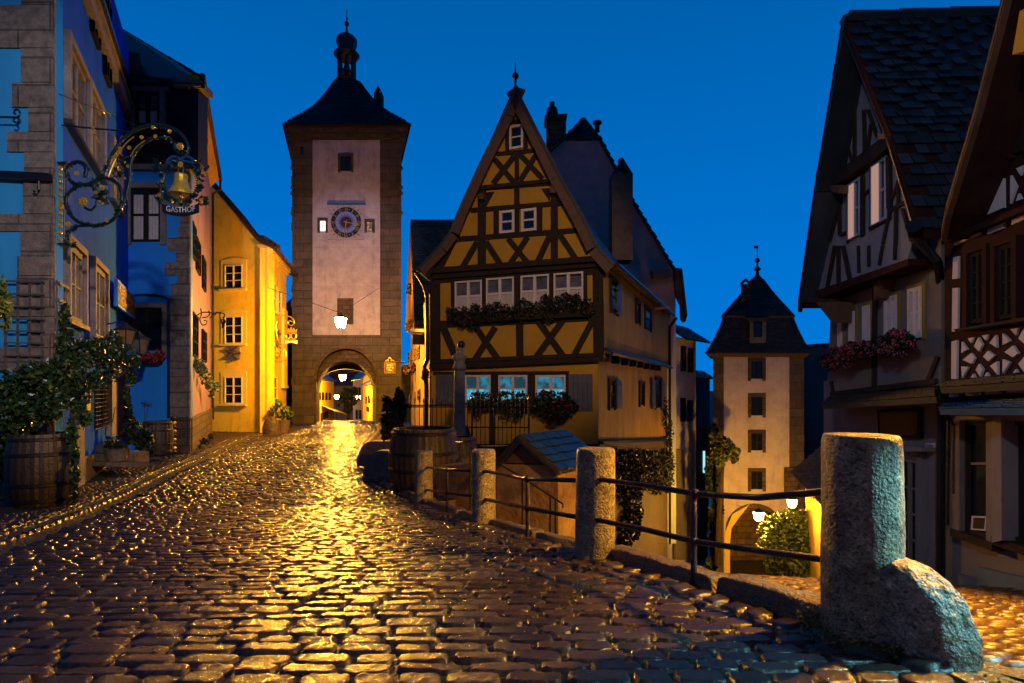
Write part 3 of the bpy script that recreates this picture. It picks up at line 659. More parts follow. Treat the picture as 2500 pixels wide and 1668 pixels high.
# clock
ck = MB(); a, b = FT.uv(802, 501, .1), FT.uv(888, 584, .1); u0, v1, u1, v0 = a[0], a[1], b[0], b[1]
M_ckf = mat('clock_frame_stone', (.40,.36,.42), .7, .2, 4, .2)
ck.rect(FT, u0, v0, u1, v1, .04, .13); clock = ck.build('clock', M_ckf, tw)
fr = MB(); e_ = .10
fr.rect(FT, u0-.04, v0-.04, u0+e_, v1, .05, .2).rect(FT, u1-e_, v0-.04, u1+.04, v1, .05, .2).rect(FT, u0+e_, v0-.04, u1-e_, v0+e_*.6, .05, .197); fr.build('clock_frame', M_ckf, clock)
MB().rect(FT, u0-.08, v1, u1+.08, v1+.07, .05, .34).build('drip_board', mat('blue_sheet_metal', (.03,.12,.35), .35), clock)
cu_, cv_ = FT.uv(845, 543, .14)
def disc(r0, r1, w_, n=48):
    m = MB()
    for i in range(n):
        a, b = 2*math.pi*i/n, 2*math.pi*(i+1)/n
        q = [(cu_+r1*math.cos(a), cv_+r1*math.sin(a)), (cu_+r1*math.cos(b), cv_+r1*math.sin(b)), (cu_+r0*math.cos(b), cv_+r0*math.sin(b)), (cu_+r0*math.cos(a), cv_+r0*math.sin(a))]
        m.prism([FT.p(*p, w_) for p in q], [FT.p(*p, w_-.02) for p in q])
    return m
R1, R0 = 37/F*36.6, 26.3/F*36.6
disc(R0, R1, .155).build('numeral_ring', mat('black_enamel', (.012,.014,.02), .4), clock)
disc(.001, R0, .150).build('dial', mat('violet_dial', (.20,.24,.62), .6, .15), clock)
sm = MB()
for i in range(32):
    a = i*2*math.pi/32; r_ = R0*(.92 if i % 2 else .76); q = [(cu_+.30*math.cos(a-.11), cv_+.30*math.sin(a-.11)), (cu_+r_*math.cos(a), cv_+r_*math.sin(a)), (cu_+.30*math.cos(a+.11), cv_+.30*math.sin(a+.11)), (cu_, cv_)]
    sm.prism([FT.p(*p, .158+.0004*i) for p in q], [FT.p(*p, .148) for p in q])
sm.build('sun_rays', mat('maroon_paint', (.03,.012,.03), .6), clock)
cor = MB()
for sxx in (-1, 1):
    for syy in (-1, 1):
        for j in range(5):
            aa = math.radians(45+(-30+15*j)); rr = R1*(1.06+.02*abs(j-2)); r2 = R1*(1.30-.10*abs(j-2)); _k[0] += 1; w_ = .14+.001*j
            q = [(cu_+sxx*rr*math.cos(aa-.05), cv_+syy*rr*math.sin(aa-.05)), (cu_+sxx*r2*math.cos(aa), cv_+syy*r2*math.sin(aa)), (cu_+sxx*rr*math.cos(aa+.05), cv_+syy*rr*math.sin(aa+.05))]
            cor.prism([FT.p(*p, w_) for p in q], [FT.p(*p, .12) for p in q])
cor.build('corner_ornament', mat('faded_rose_paint', (.30,.09,.10), .7), clock)
for i, s in enumerate(['XII','I','II','III','IIII','V','VI','VII','VIII','IX','X','XI']):
    a = math.pi/2-i*math.pi/6; rr = (R0+R1)/2; x = 845+rr*math.cos(a)*F/36.6; y = 543-rr*math.sin(a)*F/36.6
    text(FT, s, x, y, {'I':2.4,'II':4.6,'III':6.6,'IIII':8.6,'V':5.4,'X':5.6}.get(s, 8.2), .166, M_gold, clock, 'numeral', rot=a-math.pi/2, hpx=8.4)
dt = MB()
for i in range(12):
    a = (i+.5)*math.pi/6; rr = (R0+R1)/2; dt.ball(FT.p(cu_+rr*math.cos(a), cv_+rr*math.sin(a), .16), .022, 6, 4)
dt.build('minute_dots', M_fwhite, clock)
def hand(ang, ln, wd, nm):
    a = math.radians(90-ang); d = Vector((math.cos(a), math.sin(a))); n_ = Vector((-d.y, d.x)); c = Vector((cu_, cv_))
    pr = [(-.18, .6), (0, 1), (.45, .5), (.62, .5), (.68, 2.2), (.80, 2.6), (.88, .8), (1, .1)]
    q = [c+d*ln*t_+n_*wd*w_ for t_, w_ in pr]+[c+d*ln*t_-n_*wd*w_ for t_, w_ in pr[::-1]]
    return MB().prism([FT.p(p.x, p.y, .20) for p in q], [FT.p(p.x, p.y, .18) for p in q]).build(nm, M_gold, clock)
hand(102, .90, .035, 'minute_hand'); hand(188, .74, .04, 'hour_hand')
lantern('large glowing lantern hung on wires in front of the clock tower', 832, 786, 26, .53, 3600, LAMP, 'hanging_street_lamp', wires=[(638, 697, 29.5), (926, 703, 36.6)])
lantern('glowing street lamp seen through the upper part of the tower archway', 837, 921, 52, .62, 3000, LAMP, 'hanging_street_lamp', wires=[(775, 905, 51), (900, 905, 53)])
lantern('small distant street lamp seen low through the tower archway', 822, 969, 80, .6, 900, LAMP, 'street_lamp', post=-5.1)
# ---------------- street beyond the gate
def simple_house(name, label, fa, fb, ytop, ybot, wm, wins=(), depth=5, roofh=2.0, rm=None, off=0, fm=None, side=1, over=.3, zt=zz):
    fc = Face(fa, fb, off); t = thing(name, label, 'house', tuple(fc.p(fc.len/2, -2.3)))
    v1 = (HY-ytop)/F*((fa[1]+fb[1])/2 if not isinstance(ytop, tuple) else 1)
    v0 = (HY-ybot)/F*max(fa[1], fb[1])-2
    MB().rect(fc, 0, v0, fc.len, v1, -depth, 0).build('wall', wm, t)
    if rm:
        m = MB(); A, B = fc.p(-over, v1-.1, over), fc.p(fc.len+over, v1-.1, over); C, D = fc.p(fc.len+over, v1+roofh, -depth/2), fc.p(-over, v1+roofh, -depth/2)
        m.tiles(D, C, B, A, .25, .25, .03); m.sheet(D, C, B, A); E, G_ = fc.p(-over, v1-.1, -depth-over), fc.p(fc.len+over, v1-.1, -depth-over); m.tiles(D, C, G_, E, .3, .3, .03); m.sheet(D, C, G_, E)
        m.build('roof', rm, t, recalc=False)
        for u in (.01, fc.len-.21): MB().prism([fc.p(u, v1, 0), fc.p(u, v1, -depth), fc.p(u, v1+roofh-.15, -depth/2)], [fc.p(u+.2, v1, 0), fc.p(u+.2, v1, -depth), fc.p(u+.2, v1+roofh-.15, -depth/2)]).build('gable', wm, t)
    for wd in wins: window(t, fc, wd[0], wd[1], wd[2], wd[3], 2, 2, fm or M_dframe, M_glass, .05, 0, .05, mul=.02, z=zt)
    return t, fc, v1
h1, f1, _ = simple_house('townhouse', 'orange lit house on the left beyond the archway with an awning', (764, 50), (815, 66), 925, 1035, M_yel, [(778, 784, 958, 977), (787, 792, 958, 977), (795, 800, 959, 977), (803, 808, 960, 977)], rm=M_tiler)
m = MB(); a, b = f1.at(784, 988, 0), f1.at(822, 1000, 0); nv = Vector((f1.Nn.x, f1.Nn.y, 0))
m.prism([a, b, b+nv*1.3+Vector((0,0,-.6)), a+nv*1.3+Vector((0,0,-.6))], [a-Vector((0,0,.05)), b-Vector((0,0,.05)), b+nv*1.3+Vector((0,0,-.66)), a+nv*1.3+Vector((0,0,-.66))]); m.build('awning', M_yeltrim, h1)
MB().rect(f1, *f1.uv(782, 1028), *f1.uv(800, 1004), -.02, .06).build('shop_door', M_timber, h1)
simple_house('townhouse', 'lit pale house right of the tree beyond the archway', (887, 62), (862, 74), 925, 1035, M_white2, [(868, 873, 946, 977), (875, 880, 946, 977), (868, 873, 1000, 1022), (876, 882, 1000, 1022)], rm=M_tiler, roofh=3)
simple_house('townhouse', 'narrow lit house furthest right inside the archway', (915, 48), (889, 60), 935, 1035, M_yel, [(892, 895, 968, 986), (898, 902, 966, 985), (894, 900, 992, 1003)], rm=M_tiler, roofh=1.5)
simple_house('townhouse', 'dark house closing the end of the street beyond the archway', (800, 95), (880, 95), 940, 1030, M_plast2, [(825, 829, 985, 995), (840, 844, 985, 995)], rm=M_tiler, roofh=3)
def tree(name, label, cat, blobs, n, leaf, m_, trunk=None, group=None):
    b0 = blobs[0]; t = thing(name, label, cat, tuple(trunk[0]) if trunk else tuple(P(b0[0], b0[1], b0[3])), group)
    m = MB()
    for (px, py, r, d) in blobs:
        R_ = r/F*d; m.blob(P(px, py, d), (R_, R_*.9, R_*.95), n, leaf, .33)
    m.build('crown', m_, t, recalc=False)
    if trunk:
        q = MB(); q.tube([trunk[0], Vector(trunk[0]).lerp(Vector(trunk[1]), .5)+Vector((.08, 0, 0)), trunk[1]], [trunk[2], trunk[2]*.75, trunk[2]*.4], 7)
        for (px, py, r, d) in blobs[:5]: q.tube([Vector(trunk[0]).lerp(Vector(trunk[1]), .8), P(px, py, d)], [trunk[2]*.4, trunk[2]*.12], 5)
        q.build('trunk', M_timber, t)
    return t
tree('street_tree', 'dark leafy tree standing in the street beyond the archway', 'tree', [(848, 960, 16, 68), (858, 980, 14, 68), (838, 975, 12, 68), (868, 955, 12, 68), (850, 1000, 12, 68)], 260, .14, M_leafd, (P(850, 1030, 68), P(850, 985, 68), .18))
# ---------------- dark house between yellow house and tower
t, fc, v = simple_house('townhouse', 'narrow dark house squeezed between the yellow house and the clock tower', (684, 40), (722, 40), 760, 1050, M_ashd, rm=M_tile, roofh=1.4, over=.1)
MB().slab(fc, [zO(208, 1085), zO(326, 1085), zO(326, 1390), zO(208, 1390)], 0, .08).build('gate', mat('plank_gate', (.16,.085,.03), .6, .4, 5, .5, brick=(4, .16, .01, .7, .3)), t)
# ---------------- yellow house
FY = Face((440, 30.4), (655, 29.2)); FYs = Face((655, 29.2), (699, 34.2))
yh = thing('yellow_house', 'tall sunny yellow plastered house glowing in lamplight left of the clock tower', 'house', tuple(FY.p(FY.len/2, -2.2)))
gp = [(440, 1075), (440, 400), (505, 440), (520, 455), (549, 490), (593, 541), (622, 580), (640, 597), (655, 602), (655, 1075)]
MB().slab(FY, gp, -.5, 0).build('wall', M_yel, yh)
zt_ = FY.uv(655, 602)[1]
m = MB(); L_ = FYs.len; m.rect(FYs, .02, -2.6, L_, zt_-.02, -.4, -.002); m.build('side_wall', M_yel, yh)
m = MB(); m.slab(FY, [zC(340, 450), zC(386, 450), zC(386, 1478), zC(343, 1470)], -.05, .05); m.slab(FY, [zC(325, 440), zC(388, 440), zC(388, 458), zC(335, 458)], -.05, .16); m.build('corner_pilaster', M_yeltrim, yh)
u_ = FYs.uv(655, 600)[0]
m = MB(); m.rect(FYs, -.02, zt_-.30, L_+.2, zt_+.02, -.1, .22).rect(FYs, -.02, zt_-.45, L_+.2, zt_-.302, -.1, .12); m.build('eaves_cornice', M_yeltrim, yh)
rf = MB(); crv = [(440, 393), (505, 433), (549, 483), (593, 534), (622, 573), (640, 590), (668, 600)]
V = [FY.uv(x, y, .1) for x, y in crv]; back = Vector((FYs.U.x, FYs.U.y, 0))*8
for (a0, b0), (a1, b1) in zip(V, V[1:]):
    p, q = FY.p(a0, b0+.08, .18), FY.p(a1, b1+.08, .18); rf.tiles(p+back, p, q, q+back, .2, .22, .03); rf.prism([p, q, q+back, p+back], [x-Vector((0,0,.22)) for x in (p, q, q+back, p+back)])
roofy = rf.build('roof', M_tiler, yh, recalc=False)
m = MB()
for (a0, b0), (a1, b1) in zip(V, V[1:]): m.prism([FY.p(a0, b0-.08, .2), FY.p(a1, b1-.08, .2), FY.p(a1, b1+.14, .2), FY.p(a0, b0+.14, .2)], [FY.p(a0, b0-.08, -.1), FY.p(a1, b1-.08, -.1), FY.p(a1, b1+.14, -.1), FY.p(a0, b0+.14, -.1)])
m.build('verge_board', M_timber, yh)
g_ = MB(); a, b = FYs.p(-.3, zt_-.12, .42), FYs.p(L_+.5, zt_-.12, .42); g_.tube([a, b], .09, 8); gt = g_.build('gutter', M_gut, yh)
dm = MB(); p, q = FYs.p(1.6, zt_+.15, -.6), FYs.p(4.4, zt_+1.1, -1); dm.box((p+q)/2, (.9, 2.2, .8)); dm.build('dormer', M_tiler, roofy)
for y0, y1, nm in ((648, 706, 'top'), (773, 840, 'm'), (920, 986, 'b')):
    f_ = window(yh, FY, 547.5, 591, y0, y1, 2, 3, M_yframe, M_glass, .055, 0, .06, mul=.022, surround=M_yeltrim, sw=.24, sdep=.03, arch=.16, sill=M_yeltrim)
m = MB(); a = FY.uv(*zC(157, 1005), .1); b = FY.uv(*zC(232, 1070), .1); m.rect(FY, a[0], b[1], b[0], a[1], -.02, .05); pq = m.build('coat_of_arms', M_rough, yh)
m = MB(); c_ = ((a[0]+b[0])/2, (a[1]+b[1])/2)
for i in range(26):
    an = i*.9; r_ = .05+.018*i; m.ball(FY.p(c_[0]+r_*math.cos(an), c_[1]+r_*math.sin(an), .06), .06, 6, 4)
m.build('relief', M_ashd, pq)
for i, (x0, x1, y0, y1) in enumerate([(668, 676, 690, 760), (681, 688, 705, 765), (668, 677, 800, 870), (682, 689, 812, 872), (669, 678, 920, 975)]): window(yh, FYs, x0, x1, y0, y1, 1, 2, M_yframe, M_glass, .06, 0, .06, surround=M_yeltrim, sw=.12, sdep=.04)
m = MB(); m.rect(FYs, L_-1.5, .2, L_-.4, 4.6, 0, .14); m.rect(FYs, L_-1.6, .05, L_-.3, .2, 0, .18); m.build('bay_window', M_yeltrim, yh)
def boulder(label, px, py, d, r, m_, sz=1.2, flat=.9, n=14, name='corner_stone', cat='stone', group=None):
    c = P(px, py, d); t = MB(); k_ = 12
    for i in range(k_+1):
        f = i/k_; z = f*sz; rr = r*math.sqrt(max(.0, 1-(f)**2.4))+.001; rg = []
        for j in range(n):
            a = j*2*math.pi/n; q = Vector((math.cos(a), math.sin(a)*flat, z)); k2 = 1+.16*mnoise.noise(q*1.7+Vector((px, 0, 0)))+.05*mnoise.noise(q*6); rg.append((c.x+rr*q.x*k2, c.y+rr*q.y*k2, c.z-.1+z))
        cur = t.loop(rg)
        if i: 
            for j in range(n): t.f.append([prev[j], prev[(j+1) % n], cur[(j+1) % n], cur[j]])
        prev = cur
    o = t.build(name, m_, smooth=True); tag(o, label, cat, group); return o
boulder('rounded guard stone against the corner of the yellow house', 663, 1060, 28.3, .42, M_ashd, 1.0)
boulder('low wedge shaped stone below the left window of the yellow house', 575, 1052, 30, .28, M_rock, .9, .6)
def potplant(label, px, py, d, pr, ph, blobs, m_, leaf, n, pm=None, stems=8, name='potted_plant', group=None):
    c = P(px, py, d); t = thing(name, label, 'plant', tuple(c), group)
    MB().lathe(c, [(pr*.75, 0), (pr*.85, ph*.5), (pr, ph*.9), (pr*1.06, ph), (pr*.8, ph*1.01)], 14).build('pot', pm or M_kerb, t)
    m = MB(); st = MB()
    for (x, y, r, dd) in blobs:
        R_ = r/F*dd; q = P(x, y, dd); m.blob(q, (R_, R_, R_), n, leaf, .5); st.tube([c+Vector((0, 0, ph)), c.lerp(q, .6)+Vector((0, 0, ph*.5)), q], [.02, .015, .008], 5)
    m.build('foliage', m_, t, recalc=False); st.build('stem', M_timber, t); return t
potplant('oleander in a stone tub at the right corner of the yellow house', 690, 1062, 29, .38, .75, [(668, 1000, 9, 29), (680, 985, 10, 29), (698, 1000, 9, 29), (708, 1012, 8, 29), (684, 1012, 11, 29)], M_leafy, .09, 120)
# pretzel sign
FP = Face((640, 30.2), (740, 30.2)); ps = thing('hanging_sign', 'gilded bakery sign with crown over a pretzel on a scrolled bracket', 'shop sign', tuple(FP.at(662, 850)))
def curve(fc, z, pts, r, w_=0, n=6, k_=5, taper=None):
    q = catmull([Vector(z(*p)).to_3d() for p in pts], k_); return MB().tube([fc.at(v.x, v.y, w_) for v in q], r, n)
m = curve(FP, zO, [(150, 400), (152, 300), (185, 240), (240, 220), (310, 240), (342, 290), (318, 325), (285, 315), (278, 290), (300, 275), (318, 290)], .035)
for pts in ([(150, 390), (165, 480), (220, 540), (250, 610), (245, 680), (200, 712), (130, 700), (95, 640), (120, 605), (180, 610)], [(130, 470), (160, 520), (210, 560), (235, 620)], [(120, 490), (140, 545), (190, 580), (225, 640)], [(150, 380), (190, 365), (200, 375)]):
    q = curve(FP, zO, pts, .03); i = len(m.v); m.v += q.v; m.f += [[a+i for a in f] for f in q.f]
m.build('bracket', M_gold, ps)
m = curve(FP, zO, [(305, 478), (262, 470), (250, 430), (275, 405), (300, 430), (320, 470), (350, 465), (362, 430), (340, 405), (308, 420), (285, 465), (305, 478)], .05); m.build('pretzel', M_gold, ps)
m = MB(); m.slab(FP, [zO(248, 400), zO(244, 362), zO(262, 378), zO(276, 350), zO(290, 375), zO(305, 338), zO(320, 375), zO(335, 350), zO(348, 378), zO(368, 362), zO(360, 400)], -.03, .03); m.build('crown', M_gold, ps)
m = MB(); m.slab(FP, [zO(238, 480), zO(300, 488), zO(376, 480), zO(372, 522), zO(305, 508), zO(242, 522)], -.02, .02); m.build('banner', M_fwhite, ps)
m = MB(); m.ball(FP.at(*zO(150, 640), .03), .12, 8, 5)
for i in range(6): m.ball(FP.at(*zO(150+26*math.cos(i*1.05), 640+26*math.sin(i*1.05)), .02), .09, 6, 4)
m.build('rosette', M_gold, ps)
# ============================================================ left side of the street
def leafy(name, label, cat, loc, blobs, n, leaf, m_, group=None, flowers=(), part='foliage', box=None, boxm=None, shell=.4):
    """blobs: (px,py,rx px,ry px,d) clumps; flowers: (material, count, size, name)"""
    t = thing(name, label, cat, tuple(loc), group); m = MB(); tot = sum(b[2]*b[3] for b in blobs)
    for (px, py, rx, ry, d) in blobs:
        a, b = rx/F*d, ry/F*d; m.blob(P(px, py, d), (a, min(a, b)*.9, b), max(6, int(n*rx*ry/tot)), leaf, shell)
    m.build(part, m_, t, recalc=False)
    for fm_, cnt, fs, nm in flowers:
        q = MB()
        for _ in range(cnt):
            px, py, rx, ry, d = random.choices(blobs, [b[2]*b[3] for b in blobs])[0]; a, b = rx/F*d, ry/F*d; c = P(px, py, d); an = random.uniform(0, 6.28); r_ = random.random()**.5
            o = Vector((a*r_*math.cos(an), -min(a, b)*.9*math.sqrt(max(0, 1-r_*r_))*random.uniform(.6, 1.1), b*r_*math.sin(an)))
            for _ in range(4): q.bead(c+o+Vector((random.gauss(0, fs*.7), random.gauss(0, fs*.5), random.gauss(0, fs*.7))), fs*.55)
        q.build(nm, fm_, t, recalc=False)['kind'] = 'stuff'
    if box: MB().prism(*box).build('planter_box', boxm or M_timber, t)
    return t
# ---------------- blue guesthouse, left edge
dC = 10.8
F1f = Face((-1400, dC), (126, dC)); F1s = Face((126, dC), (318, 19.8))
gh = thing('guesthouse', 'blue plastered guesthouse with grey corner blocks filling the left edge', 'guesthouse', tuple(F1s.p(0, -2.1)))
zt_ = 11.5
fl = F1f.len
def body(pts, z0, z1): return MB().prism([(x, y, z1) for x, y in pts], [(x, y, z0) for x, y in pts])
MB().rect(F1f, 0, -3, fl-.02, zt_, -.3, -.004).build('front_wall', M_blue, gh)
c_, e_ = F1s.p(.1, 0, -.15), F1s.p(F1s.len, 0, -.15); body([(c_.x, c_.y+.1), (e_.x, e_.y), (-22, e_.y), (-20, c_.y+.1)], -3, zt_-.01).build('rear_wall', M_blue, gh)
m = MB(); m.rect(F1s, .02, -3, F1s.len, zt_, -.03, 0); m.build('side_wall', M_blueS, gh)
rows_ = [(-60, 11, 51), (11, 117, -30), (117, 201, 51), (201, 262, 29), (262, 321, 69), (321, 371, 17), (371, 436, 59), (436, 522, 56), (522, 565, -30), (565, 625, 50), (625, 673, 42), (673, 726, 40), (726, 773, -30), (773, 849, 66), (849, 905, -30), (905, 990, 45), (990, 1060, 20), (1060, 1260, -30)]
q = MB()
for y0, y1, x in rows_:
    w1 = .035+random.random()*.012; q.slab(F1f, [(x, y0+.8), (127, y0+.8), (127, y1-.8), (x, y1-.8)], -.02, w1)
qn = q.build('quoin', M_quoin, gh)
q = MB()
for y0, y1, x in rows_:
    v1 = (HY-y0)/F*dC; v0 = (HY-y1)/F*dC; q.rect(F1s, -.02, v0+.004, .10+(0), v1-.004, -.02, .04)
q.build('quoin_side', M_quoin, gh)
# string course / cornice on the long side
def sline(p, q_): 
    a = F1s.uv(*p); b = F1s.uv(*q_); return a, b
vcor = F1s.uv(*zA(830, 830))[1]; vt2 = F1s.uv(*zA(560, 60), .3)[1]
m = MB(); m.rect(F1s, 0, vcor, F1s.len, vcor+.34, -.05, .16); m.rect(F1s, 0, vcor+.34, F1s.len, vcor+.46, -.05, .22); m.build('cornice', M_rough, gh)
m = MB(); m.rect(F1s, 0, vcor+.462, F1s.len, vcor+.56, -.05, .30); m.build('gutter', M_gut, gh)
m = MB(); m.rect(F1s, F1s.len-.32, vcor-.55, F1s.len+.12, zt_, -.5, .30); m.build('end_post', M_timber2, gh)
for a, b in ((605, 648), (684, 717)): window(gh, F1s, a, b, -60, 205 if a < 650 else 480, 2, 3, M_dframe, M_glass, .06, 0, .10, z=zA)
for (x0, x1, y0, y1) in ((436, 553, 238, 775), (572, 652, 535, 1005), (717, 770, 888, 1270)):
    window(gh, F1s, x0, x1, y0+20, y1, 2, 2, M_rough, M_glassw, .10, 0, .05, z=zA, surround=M_rough, sw=.16, sdep=.12, sill=M_iron)
for (x0, x1, y0, y1) in ((433, 532, -30, 470), (597, 674, 108, 585)):
    window(gh, F1s, x0, x1, y0, y1, 2, 2, M_rough, M_glassw, .13, 0, .05, z=zB, surround=M_rough, sw=.14, sdep=.12, sill=M_render)
bw = window(gh, F1s, 614, 692, 895, 1165, 2, 2, M_dframe, M_glass, .04, 0, .04, z=zB, name='barred_window')
m = MB(); u0, v1 = F1s.uv(*zB(612, 893), .12); u1, _ = F1s.uv(*zB(694, 893), .12); _, v0 = F1s.uv(*zB(612, 1172), .12)
for i in range(8): x = u0+(u1-u0)*i/7; m.tube([F1s.p(x, v0, .1), F1s.p(x, v1, .1)], .010, 5)
for i in range(11): y = v0+(v1-v0)*i/10; m.tube([F1s.p(u0, y, .1), F1s.p(u1, y, .1)], .008, 5)
m.build('grille', M_iron, bw)
MB().slab(F1s, [zB(555, 922), zB(580, 918), zB(580, 1048), zB(557, 1053)], -.02, .03).build('niche', M_yeltrim, gh)
m = MB(); m.slab(F1s, [zB(716, 785), zB(742, 785), zB(742, 1215), zB(716, 1215)], -.02, .14); m.slab(F1s, [zB(742, 785), zB(800, 785), zB(800, 815), zB(742, 812)], -.02, .13); m.build('door_frame', M_rough, gh)
m = MB(); m.slab(F1s, [zB(743, 820), zB(800, 818), zB(800, 1215), zB(743, 1215)], -.02, .03); dr = m.build('door', M_timber, gh)
m = MB(); m.tube([F1s.at(*zB(735, 1032), .2), F1s.at(*zB(716, 1128), .2)], .014, 6); m.build('door_handle', M_iron, dr)
m = MB(); m.slab(F1s, [(128, 1130), (205, 1130), (209, 1195), (128, 1300)], -.02, .05); m.slab(F1s, [zB(548, 1345), zB(692, 1318), zB(692, 1405), zB(548, 1515)], -.02, .06); m.build('plinth', M_render, gh)
MB().slab(F1s, [(188, 1000), (207, 1000), (207, 1190), (188, 1205)], -.02, .10).build('pilaster', M_rough, gh)
# iron bar on the front
t = thing('iron_bracket', 'heavy black iron bar with a hook sticking out of the corner blocks', 'bracket', tuple(F1f.at(60, 426)))
m = MB(); m.slab(F1f, [(-40, 414), (116, 422), (116, 440), (-40, 432)], .05, .17); m.build('bar', M_iron, t)
m = MB(); a = F1f.at(95, 440, .12); m.tube([a, a-Vector((0,0,.18)), a-Vector((.05,0,.24)), a-Vector((.1,0,.2))], .02, 6); m.build('hook', M_iron, t)
t = thing('wrought_iron_bracket', 'small scrolled iron bracket poking in at the left edge above the corner blocks', 'bracket', tuple(F1f.at(20, 285)))
m = curve(F1f, zA, [(-60, 748), (60, 748), (110, 748), (128, 730), (120, 705), (98, 702), (90, 720), (100, 730)], .018, .25); q = curve(F1f, zA, [(60, 752), (105, 752), (122, 765), (110, 785), (95, 778)], .014, .25); i = len(m.v); m.v += q.v; m.f += [[a+i for a in f] for f in q.f]
m.build('scroll', M_iron, t)
# trellises
def trellis(label, fc, z, xs, ys, wd, w0):
    t = thing('garden_trellis', label, 'trellis', tuple(fc.at(*z(xs[0], ys[-1]))), 'wooden trellises on the corner of the blue guesthouse')
    m = MB()
    for x in xs: m.slab(fc, [z(x-wd/2, ys[0]-10), z(x+wd/2, ys[0]-10), z(x+wd/2, ys[-1]+220), z(x-wd/2, ys[-1]+220)], w0, w0+.025)
    m.build('upright_laths', M_wood, t); t.children[0]['kind'] = 'stuff'; m = MB()
    for i, y in enumerate(ys): m.beam(fc, z(xs[0]-25, y-4), z(xs[-1]+28, y+6), wd*.85/1.0*F/F*.166, w0+.03, w0+.055)
    m.build('cross_laths', M_wood, t); return t
trellis('square wooden trellis on the corner blocks facing the camera', F1f, zN, [75, 255, 430, 610], [280, 470, 650, 835, 1015, 1190, 1375], 27, .08)
t = thing('garden_trellis', 'narrow foreshortened wooden trellis round the corner on the street side', 'trellis', tuple(F1s.at(130, 900)), 'wooden trellises on the corner of the blue guesthouse')
m = MB(); us = [F1s.uv(x, 780)[0] for x in (128, 135, 142, 148, 152)]; vs_ = [F1s.uv(129, 640+y*.1658)[1] for y in (300, 560, 830, 1100, 1370)]
for u in us: m.rect(F1s, u-.02, vs_[-1]-.9, u+.02, vs_[0]+.05, .06, .085)
for v in vs_: m.rect(F1s, us[0]-.03, v-.03, us[-1]+.03, v+.03, .09, .115)
m.build('laths', M_wood, t)
# board sign with gothic lettering
fs = Face((264, F1s.at(264, 700).y), (313, F1s.at(313, 700).y)); fs = F1s
t = thing('board_sign', 'blue bordered board sign with gold lettering on the guesthouse street wall', 'sign', tuple(F1s.at(290, 750)))
u0 = F1s.uv(265, 700)[0]; u1 = F1s.uv(311, 740)[0]; v1 = F1s.uv(265, 680)[1]; v0 = F1s.uv(265, 746)[1]
MB().rect(F1s, u0, v0, u1, v1, .12, .22).build('board', M_blue2, t); MB().rect(F1s, u0+.1, v0+.08, u1-.1, v1-.08, .2, .232).build('panel', M_timber2, t)
pc = ((265+311)/2-4, 722)
for s, dy, wd_ in (('Gasthof', .20, 1), ('Glocke', -.22, .8)):
    uc = (u0+u1)/2; vc = (v0+v1)/2+dy*(v1-v0); q = F1s.p(uc, vc, .24); px = CX+q.x/q.y*F; py = HY-q.z/q.y*F
    cu = bpy.data.curves.new('t', 'FONT'); cu.body = s; o = bpy.data.objects.new('t', cu); COL.objects.link(o); dg = bpy.context.evaluated_depsgraph_get(); me = bpy.data.meshes.new_from_object(o.evaluated_get(dg)); bpy.data.objects.remove(o)
    xs = [v.co.x for v in me.vertices]; k_ = (u1-u0-.35)*wd_/(max(xs)-min(xs)); ky = .34*(v1-v0)/.7; mm = MB()
    for w_ in (.245, .235):
        I = mm.loop([F1s.p(uc+(v.co.x-(max(xs)+min(xs))/2)*k_, vc+(v.co.y-.3)*ky, w_) for v in me.vertices])
        for p in me.polygons: mm.f.append([I[i] for i in p.vertices])
    mm.build('lettering', M_gold, t, recalc=False)
# wall lanterns
def wall_lantern(label, px, py, d, s, gm):
    c = P(px, py, d); t = thing('wall_lantern', label, 'lantern', tuple(c))
    MB().lathe(c, [(s*.30, -s*.62), (s*.48, s*.2)], 4, rot=.6).build('lamp_glass', gm, t)
    MB().lathe(c, [(s*.60, s*.2), (s*.62, s*.24), (s*.28, s*.42), (s*.08, s*.6), (s*.04, s*.7)], 4, rot=.6).build('lamp_cap', M_iron, t)
    m = MB()
    for k_ in range(4): a = .6+k_*math.pi/2; m.tube([c+Vector((s*.31*math.cos(a), s*.31*math.sin(a), -s*.64)), c+Vector((s*.5*math.cos(a), s*.5*math.sin(a), s*.2))], s*.035, 4)
    m.build('glazing_bars', M_iron, t)
    MB().tube([c+Vector((0,0,s*.6)), c+Vector((-.1,0,s*.75)), c+Vector((-.55,.1,s*.6))], .02, 5).build('arm', M_iron, t)
M_amb = mat('amber_glass', (.30,.17,.08), .2, .3, 4, 0)
wall_lantern('unlit amber glazed lantern with a pointed cap above the vine', 307, 815, 14.6, .42, M_amb)
wall_lantern('dark lantern in front of the recessed window beyond the vine', 340, 838, 16.6, .5, M_glassw)
